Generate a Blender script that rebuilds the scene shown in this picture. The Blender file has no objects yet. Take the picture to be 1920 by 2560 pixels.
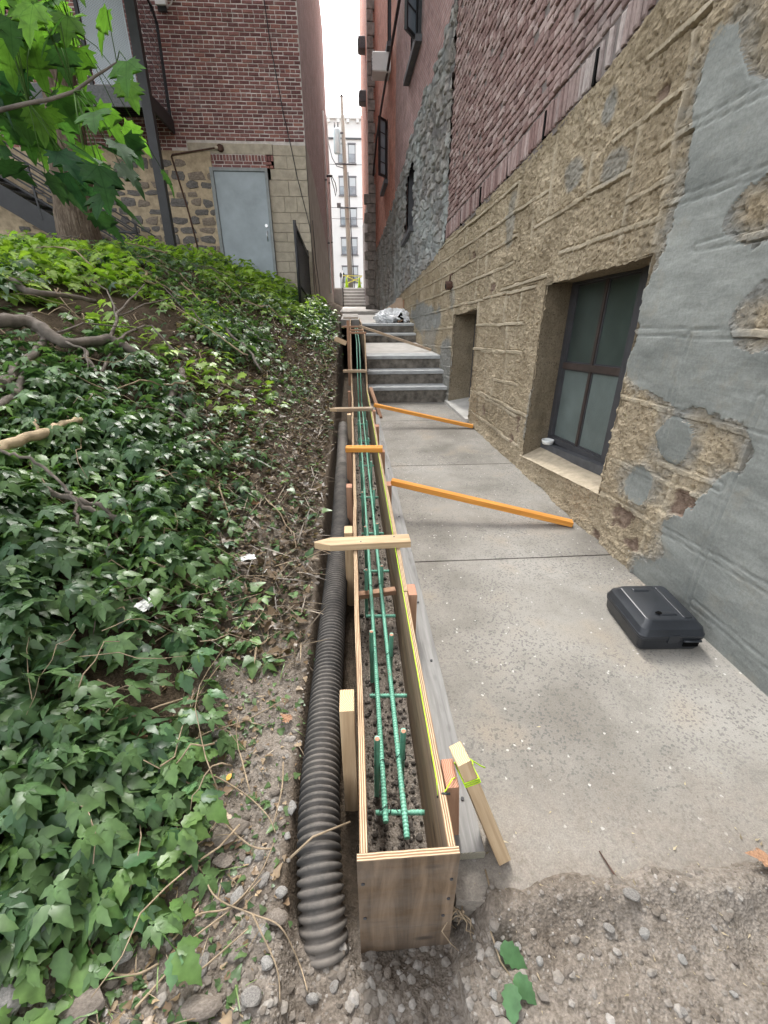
import bpy, math, random
import numpy as np
from mathutils import Vector, Matrix

random.seed(11)
RNG = np.random.default_rng(7)
SC = bpy.context.scene
COL = SC.collection

# ------------------------------------------------------------------ camera, sky, sun, exposure
cam_d = bpy.data.cameras.new('camera')
cam = bpy.data.objects.new('camera', cam_d)
COL.objects.link(cam)
cam_d.sensor_fit = 'VERTICAL'
cam_d.sensor_height = 36.0
cam_d.lens = 36.0 * 1110.0 / 2560.0
cam_d.clip_start = 0.05
cam_d.clip_end = 500.0
cam.location = (0, 0, 1.6)
cam.rotation_euler = (math.radians(90 - 25.733), 0, math.radians(-3.946))
SC.camera = cam

SUN_EL, SUN_AZ = math.radians(50), math.radians(4)      # azimuth measured from +Y towards +X
world = bpy.data.worlds.new('World')
SC.world = world
world.use_nodes = True
wn = world.node_tree
wn.nodes.clear()
sky = wn.nodes.new('ShaderNodeTexSky')
sky.sky_type = 'NISHITA'
sky.sun_disc = False
sky.sun_elevation = SUN_EL
sky.sun_rotation = SUN_AZ
sky.air_density = 1.0
sky.dust_density = 4.0
sky.ozone_density = 0.6
hsv = wn.nodes.new('ShaderNodeHueSaturation')            # thin overcast: the blue is greyed out
hsv.inputs['Saturation'].default_value = 0.15
bg = wn.nodes.new('ShaderNodeBackground')
bg.inputs['Strength'].default_value = 0.15
wo = wn.nodes.new('ShaderNodeOutputWorld')
wn.links.new(sky.outputs[0], hsv.inputs['Color'])
wn.links.new(hsv.outputs[0], bg.inputs['Color'])
wn.links.new(bg.outputs[0], wo.inputs['Surface'])

sun_d = bpy.data.lights.new('sun', 'SUN')
sun_d.energy = 1.5
sun_d.angle = math.radians(24)
sun_d.color = (1.0, 0.96, 0.9)
sun = bpy.data.objects.new('sun', sun_d)
COL.objects.link(sun)
sv = Vector((math.sin(SUN_AZ) * math.cos(SUN_EL), math.cos(SUN_AZ) * math.cos(SUN_EL), math.sin(SUN_EL)))
sun.rotation_euler = sv.to_track_quat('Z', 'Y').to_euler()
sun.location = (0, 20, 30)

SC.view_settings.view_transform = 'Standard'
SC.view_settings.look = 'None'
SC.view_settings.gamma = 1.0
SC.view_settings.use_curve_mapping = False
SC.view_settings.exposure = 2.3
SC.cycles.max_bounces = 8

# ------------------------------------------------------------------ materials
def C4(c):
    return (c[0], c[1], c[2], 1.0)

class Mat:
    """a small builder for node materials"""
    def __init__(s, name, rough=0.85, spec=0.25):
        s.m = bpy.data.materials.new(name)
        s.m.use_nodes = True
        s.nt = s.m.node_tree
        s.b = s.nt.nodes['Principled BSDF']
        s.out = s.nt.nodes['Material Output']
        s.b.inputs['Roughness'].default_value = rough
        s.b.inputs['Specular IOR Level'].default_value = spec
        s._v = {}
    def n(s, t, **kw):
        x = s.nt.nodes.new(t)
        for k, v in kw.items():
            setattr(x, k, v)
        return x
    def L(s, a, b):
        s.nt.links.new(a, b)
    def set(s, sock, v):
        if hasattr(v, 'is_output'):
            s.L(v, sock)
        elif isinstance(v, (tuple, list)) and len(v) == 3 and sock.type == 'RGBA':
            sock.default_value = C4(v)
        else:
            sock.default_value = v
    def vec(s, kind='pos', scale=(1, 1, 1)):
        k = (kind, scale)
        if k in s._v:
            return s._v[k]
        if kind == 'pos':
            o = s.n('ShaderNodeNewGeometry').outputs['Position']
        else:
            o = s.n('ShaderNodeTexCoord').outputs['Object']
            if kind == 'objr':
                r = s.n('ShaderNodeObjectInfo').outputs['Random']
                m1 = s.n('ShaderNodeVectorMath', operation='MULTIPLY_ADD')
                m1.inputs[1].default_value = (1, 1, 1)
                s.L(o, m1.inputs[0])
                sc = s.n('ShaderNodeMath', operation='MULTIPLY')
                s.L(r, sc.inputs[0]); sc.inputs[1].default_value = 37.0
                s.L(sc.outputs[0], m1.inputs[2])
                o = m1.outputs[0]
        if scale != (1, 1, 1):
            m = s.n('ShaderNodeVectorMath', operation='MULTIPLY')
            s.L(o, m.inputs[0]); m.inputs[1].default_value = scale
            o = m.outputs[0]
        s._v[k] = o
        return o
    def noise(s, scale, detail=4, rough=0.6, v=None, dist=0.0):
        t = s.n('ShaderNodeTexNoise')
        t.inputs['Scale'].default_value = scale
        t.inputs['Detail'].default_value = detail
        t.inputs['Roughness'].default_value = rough
        t.inputs['Distortion'].default_value = dist
        s.L(v or s.vec(), t.inputs['Vector'])
        return t.outputs['Fac']
    def voro(s, scale, out='Color', v=None, feature='F1'):
        t = s.n('ShaderNodeTexVoronoi', feature=feature)
        t.inputs['Scale'].default_value = scale
        s.L(v or s.vec(), t.inputs['Vector'])
        return t.outputs[out]
    def ramp(s, fac, stops, interp='LINEAR'):
        r = s.n('ShaderNodeValToRGB')
        r.color_ramp.interpolation = interp
        e = r.color_ramp.elements
        while len(e) < len(stops):
            e.new(0.5)
        for i, (p, c) in enumerate(stops):
            e[i].position = p
            e[i].color = C4(c) if isinstance(c, (tuple, list)) else (c, c, c, 1)
        s.L(fac, r.inputs[0])
        return r.outputs[0]
    def mix(s, fac, a, b, mode='MIX'):
        x = s.n('ShaderNodeMix', data_type='RGBA', blend_type=mode)
        s.set(x.inputs[0], fac)
        s.set(x.inputs[6], a)
        s.set(x.inputs[7], b)
        return x.outputs[2]
    def math(s, op, a, b=0.0):
        x = s.n('ShaderNodeMath', operation=op)
        s.set(x.inputs[0], a); s.set(x.inputs[1], b)
        return x.outputs[0]
    def attr(s, name, out='Fac'):
        a = s.n('ShaderNodeAttribute')
        a.attribute_name = name
        return a.outputs[out]
    def rnd(s):
        return s.n('ShaderNodeObjectInfo').outputs['Random']
    def col(s, c):
        s.set(s.b.inputs['Base Color'], c)
        return s
    def bump(s, h, strength=0.4, dist=0.01):
        b = s.n('ShaderNodeBump')
        b.inputs['Strength'].default_value = strength
        b.inputs['Distance'].default_value = dist
        s.L(h, b.inputs['Height'])
        s.L(b.outputs[0], s.b.inputs['Normal'])
        return s
    def metal(s, v):
        s.b.inputs['Metallic'].default_value = v
        return s

def plain(name, c, rough=0.6, spec=0.3, var=0.15, scale=12, bump=0.0, kind='objr', metal=0.0):
    m = Mat(name, rough, spec)
    f = m.noise(scale, 5, 0.6, m.vec(kind))
    lo = tuple(x * (1 - var) for x in c); hi = tuple(min(1, x * (1 + var)) for x in c)
    m.col(m.ramp(f, [(0.3, lo), (0.7, hi)]))
    if bump:
        m.bump(m.noise(scale * 6, 4, 0.6, m.vec(kind)), bump, 0.004)
    if metal:
        m.metal(metal)
    return m.m

def mk_dirt():
    m = Mat('dirt', 0.95, 0.1)
    a = m.ramp(m.noise(2.2, 6, 0.65), [(0.3, (0.14, 0.116, 0.094)), (0.5, (0.225, 0.196, 0.166)), (0.72, (0.295, 0.264, 0.23))])
    g = m.ramp(m.noise(60, 5, 0.7), [(0.3, (0.5, 0.48, 0.45)), (0.55, (1, 1, 1)), (0.75, (1.35, 1.32, 1.3))])
    a = m.mix(1.0, a, g, 'MULTIPLY')
    cell = m.voro(170, 'Color')
    spk = m.ramp(cell, [(0.80, 0.0), (0.86, 1.0)], 'CONSTANT')
    a = m.mix(m.math('MULTIPLY', spk, 0.3), a, (0.36, 0.34, 0.31))
    soil = m.attr('soil')                      # darker leafy humus under the plants, the same dark tone in the trench
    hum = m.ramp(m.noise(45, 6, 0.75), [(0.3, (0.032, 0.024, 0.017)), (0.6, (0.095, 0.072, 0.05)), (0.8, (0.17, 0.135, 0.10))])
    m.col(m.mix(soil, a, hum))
    m.bump(m.math('ADD', m.noise(40, 8, 0.7), m.math('MULTIPLY', m.voro(120, 'Distance'), 0.5)), 0.8, 0.012)
    return m.m

def mk_path():
    m = Mat('path_concrete', 0.85, 0.2)
    big = m.ramp(m.noise(1.3, 5, 0.6), [(0.33, (0.18, 0.166, 0.144)), (0.5, (0.268, 0.252, 0.224)), (0.68, (0.345, 0.327, 0.297))])
    warm = m.ramp(m.noise(2.6, 3, 0.5), [(0.56, 0.0), (0.74, 0.55)])
    big = m.mix(warm, big, (0.285, 0.23, 0.165))
    cell = m.voro(115, 'Color')
    worn = m.ramp(m.noise(1.9, 4, 0.6, None, 0.4), [(0.34, 0.22), (0.58, 1.0)])
    dk = m.ramp(cell, [(0.62, 0.0), (0.70, 0.5), (0.85, 0.0)], 'CONSTANT')
    lt = m.ramp(cell, [(0.0, 0.0), (0.90, 0.0), (0.93, 0.9)], 'CONSTANT')
    big = m.mix(m.math('MULTIPLY', dk, worn), big, (0.085, 0.085, 0.088))
    big = m.mix(m.math('MULTIPLY', lt, 0.7), big, (0.62, 0.60, 0.56))
    sp = m.n('ShaderNodeSeparateXYZ'); m.L(m.vec(), sp.inputs[0])
    near = m.ramp(m.math('ADD', m.math('DIVIDE', m.math('SUBTRACT', sp.outputs[1], 0.66), 0.75), m.math('MULTIPLY', m.math('SUBTRACT', m.noise(7, 6, 0.7), 0.5), 1.1)), [(0.0, 0.9), (0.55, 0.0)])
    big = m.mix(near, big, m.ramp(m.noise(50, 5, 0.7), [(0.3, (0.18, 0.157, 0.13)), (0.7, (0.29, 0.256, 0.22))]))
    spots = m.ramp(m.noise(3.1, 7, 0.75, None, 0.8), [(0.56, 0.0), (0.70, 0.5)])
    big = m.mix(spots, big, (0.15, 0.142, 0.13))
    fine = m.ramp(m.noise(190, 3, 0.7), [(0.3, 0.78), (0.7, 1.18)])
    m.col(m.mix(1.0, big, fine, 'MULTIPLY'))
    m.bump(m.math('ADD', m.noise(150, 4, 0.7), m.math('MULTIPLY', m.noise(9, 3), 0.7)), 0.45, 0.004)
    return m.m

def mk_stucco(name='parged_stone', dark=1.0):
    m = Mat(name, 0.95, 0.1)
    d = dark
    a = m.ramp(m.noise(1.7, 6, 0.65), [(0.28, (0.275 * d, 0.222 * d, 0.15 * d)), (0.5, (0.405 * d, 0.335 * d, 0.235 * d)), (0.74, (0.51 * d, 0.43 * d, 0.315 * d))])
    g = m.ramp(m.noise(55, 9, 0.8), [(0.34, (0.55, 0.54, 0.52)), (0.5, (0.98, 0.98, 0.98)), (0.68, (1.22, 1.21, 1.2))])
    a = m.mix(1.0, a, g, 'MULTIPLY')
    cell = m.voro(95, 'Color')
    dk = m.ramp(cell, [(0.80, 0.0), (0.86, 0.7), (0.93, 0.0)], 'CONSTANT')
    lt = m.ramp(cell, [(0.93, 0.0), (0.96, 0.7)], 'CONSTANT')
    a = m.mix(dk, a, (0.15 * d, 0.12 * d, 0.09 * d))
    a = m.mix(lt, a, (0.62 * d, 0.58 * d, 0.5 * d))
    grime = m.ramp(m.noise(5, 6, 0.7, m.vec('pos', (1, 1, 0.5))), [(0.56, 0.0), (0.72, 0.6)])
    a = m.mix(grime, a, (0.19 * d, 0.165 * d, 0.125 * d))
    a = m.mix(m.math('MULTIPLY', m.attr('rib'), 0.45), a, (0.52 * d, 0.465 * d, 0.365 * d))
    a = m.mix(m.attr('stain'), a, m.ramp(m.noise(14, 5), [(0.3, (0.19, 0.20, 0.195)), (0.7, (0.33, 0.34, 0.33))]))
    a = m.mix(m.attr('spall'), a, m.ramp(m.noise(26, 5), [(0.3, (0.15, 0.105, 0.08)), (0.7, (0.32, 0.24, 0.185))]))
    m.col(a)
    m.bump(m.math('ADD', m.noise(120, 8, 0.8), m.math('MULTIPLY', m.noise(38, 6, 0.7), 1.2)), 0.9, 0.010)
    return m.m

def mk_cement():
    m = Mat('cement_render', 0.9, 0.15)
    a = m.ramp(m.noise(2.6, 6, 0.6, m.vec('pos', (1, 0.6, 1.4))), [(0.28, (0.14, 0.150, 0.141)), (0.48, (0.215, 0.227, 0.214)), (0.72, (0.30, 0.313, 0.295))])
    g = m.ramp(m.noise(70, 6, 0.7), [(0.3, (0.8, 0.8, 0.8)), (0.7, (1.14, 1.14, 1.14))])
    a = m.mix(1.0, a, g, 'MULTIPLY')
    w = m.ramp(m.noise(6, 6, 0.7), [(0.54, 0.0), (0.74, 0.5)])
    a = m.mix(w, a, (0.25, 0.23, 0.185))
    thin = m.ramp(m.math('ADD', m.attr('thin'), m.math('MULTIPLY', m.math('SUBTRACT', m.noise(40, 6, 0.75), 0.5), 1.3)), [(0.58, 0.0), (0.78, 0.8)])
    a = m.mix(thin, a, (0.33, 0.285, 0.21))
    m.col(a)
    tro = m.noise(9, 4, 0.55, m.vec('pos', (1, 0.7, 4.0)), 1.2)
    m.bump(m.math('ADD', m.math('MULTIPLY', tro, 0.7), m.math('MULTIPLY', m.noise(130, 5, 0.75), 0.6)), 0.4, 0.006)
    return m.m

def mk_rubble():
    m = Mat('grey_rubble', 0.95, 0.1)
    a = m.ramp(m.attr('cell'), [(0.0, (0.165, 0.16, 0.157)), (0.35, (0.245, 0.235, 0.228)), (0.7, (0.31, 0.285, 0.262)), (1.0, (0.38, 0.375, 0.36))])
    g = m.ramp(m.noise(16, 7, 0.75), [(0.3, (0.55, 0.55, 0.55)), (0.5, (0.95, 0.95, 0.95)), (0.75, (1.4, 1.38, 1.35))])
    a = m.mix(1.0, a, g, 'MULTIPLY')
    a = m.mix(m.attr('joint'), a, (0.20, 0.185, 0.165))
    gs = m.ramp(m.noise(1.1, 5, 0.65), [(0.40, 0.0), (0.62, 0.75)])
    a = m.mix(gs, a, (0.37, 0.40, 0.395))
    m.col(a)
    m.bump(m.noise(40, 8, 0.75), 0.8, 0.02)
    return m.m

BRICK_L = [(0.0, (0.15, 0.075, 0.072)), (0.3, (0.205, 0.10, 0.095)), (0.6, (0.25, 0.122, 0.112)), (0.9, (0.29, 0.145, 0.128)), (1.0, (0.33, 0.155, 0.125))]
BRICK_R = [(0.0, (0.20, 0.145, 0.135)), (0.25, (0.255, 0.195, 0.182)), (0.5, (0.305, 0.243, 0.226)), (0.75, (0.345, 0.297, 0.28)), (0.92, (0.42, 0.375, 0.355)), (1.0, (0.15, 0.11, 0.105))]

def mk_brick(name, stops, by_attr=False, kind='pos'):
    m = Mat(name, 0.9, 0.12)
    a = m.ramp(m.attr('rnd') if by_attr else m.rnd(), stops)
    g = m.ramp(m.noise(38, 6, 0.7, m.vec(kind)), [(0.28, (0.62, 0.6, 0.6)), (0.55, (1, 1, 1)), (0.78, (1.35, 1.35, 1.36))])
    a = m.mix(1.0, a, g, 'MULTIPLY')
    if name.startswith('worn'):                 # less bleached away from the foot of the wall near the street end
        sp = m.n('ShaderNodeSeparateXYZ'); m.L(m.vec(), sp.inputs[0])
        far = m.ramp(m.math('ADD', m.math('MULTIPLY', m.math('ADD', sp.outputs[1], sp.outputs[2]), 0.09), m.math('MULTIPLY', m.noise(0.9, 4, 0.6), 0.5)), [(0.80, 0.0), (1.25, 0.5)])
        a = m.mix(far, a, m.mix(1.0, a, (1.06, 0.80, 0.78), 'MULTIPLY'))
    wh = m.ramp(m.noise(3.4, 5, 0.65), [(0.55, 0.0), (0.8, 0.38)])
    a = m.mix(wh, a, (0.38, 0.34, 0.32))
    m.col(a)
    m.bump(m.noise(85, 6, 0.7, m.vec(kind)), 0.5, 0.006)
    return m.m

def mk_brickwall(name, base, base2, mortar, axes):
    """brickwork too far away, too high or too oblique for its bricks to be told apart"""
    m = Mat(name, 0.9, 0.12)
    sx = m.n('ShaderNodeSeparateXYZ'); m.L(m.vec(), sx.inputs[0])
    cx = m.n('ShaderNodeCombineXYZ')
    m.L(sx.outputs[axes[0]], cx.inputs[0]); m.L(sx.outputs[axes[1]], cx.inputs[1])
    t = m.n('ShaderNodeTexBrick')
    t.inputs['Scale'].default_value = 1.0
    t.inputs['Brick Width'].default_value = 0.21
    t.inputs['Row Height'].default_value = 0.067
    t.inputs['Mortar Size'].default_value = 0.006
    t.inputs['Color1'].default_value = C4(base)
    t.inputs['Color2'].default_value = C4(base2)
    t.inputs['Mortar'].default_value = C4(mortar)
    m.L(cx.outputs[0], t.inputs['Vector'])
    g = m.ramp(m.noise(4, 7, 0.7), [(0.3, (0.65, 0.65, 0.66)), (0.7, (1.25, 1.25, 1.25))])
    m.col(m.mix(1.0, t.outputs['Color'], g, 'MULTIPLY'))
    h = m.math('SUBTRACT', m.math('MULTIPLY', m.noise(50, 5), 0.5), t.outputs['Fac'])
    m.bump(h, 0.6, 0.01)
    return m.m

def mk_wood(name, lo, hi, weather=0.0, scale=(2.2, 34, 34)):
    m = Mat(name, 0.75, 0.2)
    v = m.vec('objr', scale)
    f = m.noise(1.0, 6, 0.65, v, 0.6)
    a = m.ramp(f, [(0.28, lo), (0.5, tuple((x + y) / 2 for x, y in zip(lo, hi))), (0.68, hi)])
    kn = m.voro(3.1, 'Distance', m.vec('objr', (1, 2.2, 2.2)))
    a = m.mix(m.ramp(kn, [(0.05, 0.75), (0.12, 0.0)]), a, tuple(x * 0.4 for x in lo))
    if weather:
        wf = m.ramp(m.noise(3.5, 6, 0.7, m.vec('objr', (1, 3, 3))), [(0.4, 0.0), (0.68, weather)])
        a = m.mix(wf, a, (0.27, 0.27, 0.265))
        st = m.ramp(m.noise(6, 4, 0.6, m.vec('objr', (0.5, 5, 5))), [(0.60, 0.0), (0.75, 0.6)])
        a = m.mix(st, a, (0.06, 0.05, 0.045))
    m.col(a)
    m.bump(f, 0.35, 0.003)
    return m.m

def mk_endgrain(name, lo, hi, off=(0, 0.03, 0.06)):
    m = Mat(name, 0.85, 0.1)
    v = m.vec('obj')
    add = m.n('ShaderNodeVectorMath', operation='ADD'); m.L(v, add.inputs[0]); add.inputs[1].default_value = off
    w = m.n('ShaderNodeTexWave', wave_type='RINGS', rings_direction='X')
    w.inputs['Scale'].default_value = 55.0
    w.inputs['Distortion'].default_value = 1.6
    w.inputs['Detail'].default_value = 2.0
    w.inputs['Detail Scale'].default_value = 2.0
    m.L(add.outputs[0], w.inputs['Vector'])
    m.col(m.ramp(w.outputs['Fac'], [(0.1, lo), (0.8, hi)]))
    return m.m

def mk_ply_edge():
    m = Mat('plywood_edge', 0.85, 0.1)
    sx = m.n('ShaderNodeSeparateXYZ'); m.L(m.vec('obj'), sx.inputs[0])
    wob = m.math('MULTIPLY', m.noise(14, 3, 0.5, m.vec('obj')), 0.004)
    y = m.math('ADD', sx.outputs[1], wob)
    s = m.math('SINE', m.math('MULTIPLY', y, 2 * math.pi / 0.0066))
    a = m.ramp(s, [(0.0, (0.27, 0.17, 0.10)), (0.42, (0.48, 0.36, 0.235)), (0.62, (0.60, 0.48, 0.33))])
    a = m.mix(m.ramp(m.noise(9, 5, 0.7, m.vec('obj', (1, 6, 6))), [(0.5, 0.0), (0.72, 0.65)]), a, (0.25, 0.16, 0.11))
    m.col(a)
    m.bump(s, 0.3, 0.002)
    return m.m

def mk_leaf(name, gain=(1, 1, 1), rough=0.36, trans=0.28):
    m = Mat(name, rough, 0.10 if name == 'maple_leaf' else 0.4)
    a = m.mix(1.0, m.attr('col', 'Color'), gain, 'MULTIPLY')
    g = m.ramp(m.noise(22, 3, 0.6), [(0.3, 0.72), (0.7, 1.22)])
    a = m.mix(1.0, a, g, 'MULTIPLY')
    if name == 'maple_leaf':                     # veins fan out from the stalk
        sx = m.n('ShaderNodeSeparateXYZ'); m.L(m.vec('obj'), sx.inputs[0])
        ang = m.math('ARCTAN2', sx.outputs[0], sx.outputs[1])
        r = m.math('SQRT', m.math('ADD', m.math('POWER', sx.outputs[0], 2.0), m.math('POWER', sx.outputs[1], 2.0)))
        fr = m.math('ABSOLUTE', m.math('SUBTRACT', m.math('FRACT', m.math('ADD', m.math('DIVIDE', ang, 0.74), 0.5)), 0.5))
        d = m.math('MULTIPLY', m.math('MULTIPLY', fr, 0.74), r)
        rib = m.math('ABSOLUTE', m.math('SUBTRACT', m.math('FRACT', m.math('ADD', m.math('MULTIPLY', r, 9.0), m.math('MULTIPLY', fr, 4.0))), 0.5))
        vein = m.math('MAXIMUM', m.ramp(d, [(0.006, 1.0), (0.016, 0.0)]), m.math('MULTIPLY', m.ramp(rib, [(0.03, 1.0), (0.09, 0.0)]), 0.35))
        a = m.mix(m.math('MULTIPLY', vein, 0.5), a, m.mix(1.0, a, (0.45, 0.55, 0.6), 'MULTIPLY'))
    m.col(a)
    tr = m.n('ShaderNodeBsdfTranslucent')
    m.L(m.mix(1.0, a, (1.5, 1.7, 0.8), 'MULTIPLY'), tr.inputs['Color'])
    mx = m.n('ShaderNodeMixShader'); mx.inputs[0].default_value = trans
    m.L(m.b.outputs[0], mx.inputs[1]); m.L(tr.outputs[0], mx.inputs[2])
    m.L(mx.outputs[0], m.out.inputs['Surface'])
    return m.m

def mk_glass(name, c, rough=0.25, pattern=0.0):
    m = Mat(name, rough, 0.5)
    f = m.ramp(m.noise(2.2, 4, 0.6), [(0.35, tuple(x * 0.75 for x in c)), (0.7, tuple(x * 1.25 for x in c))])
    m.col(f)
    if pattern:
        m.bump(m.voro(150, 'Distance', m.vec('pos')), pattern, 0.003)
    return m.m

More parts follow.
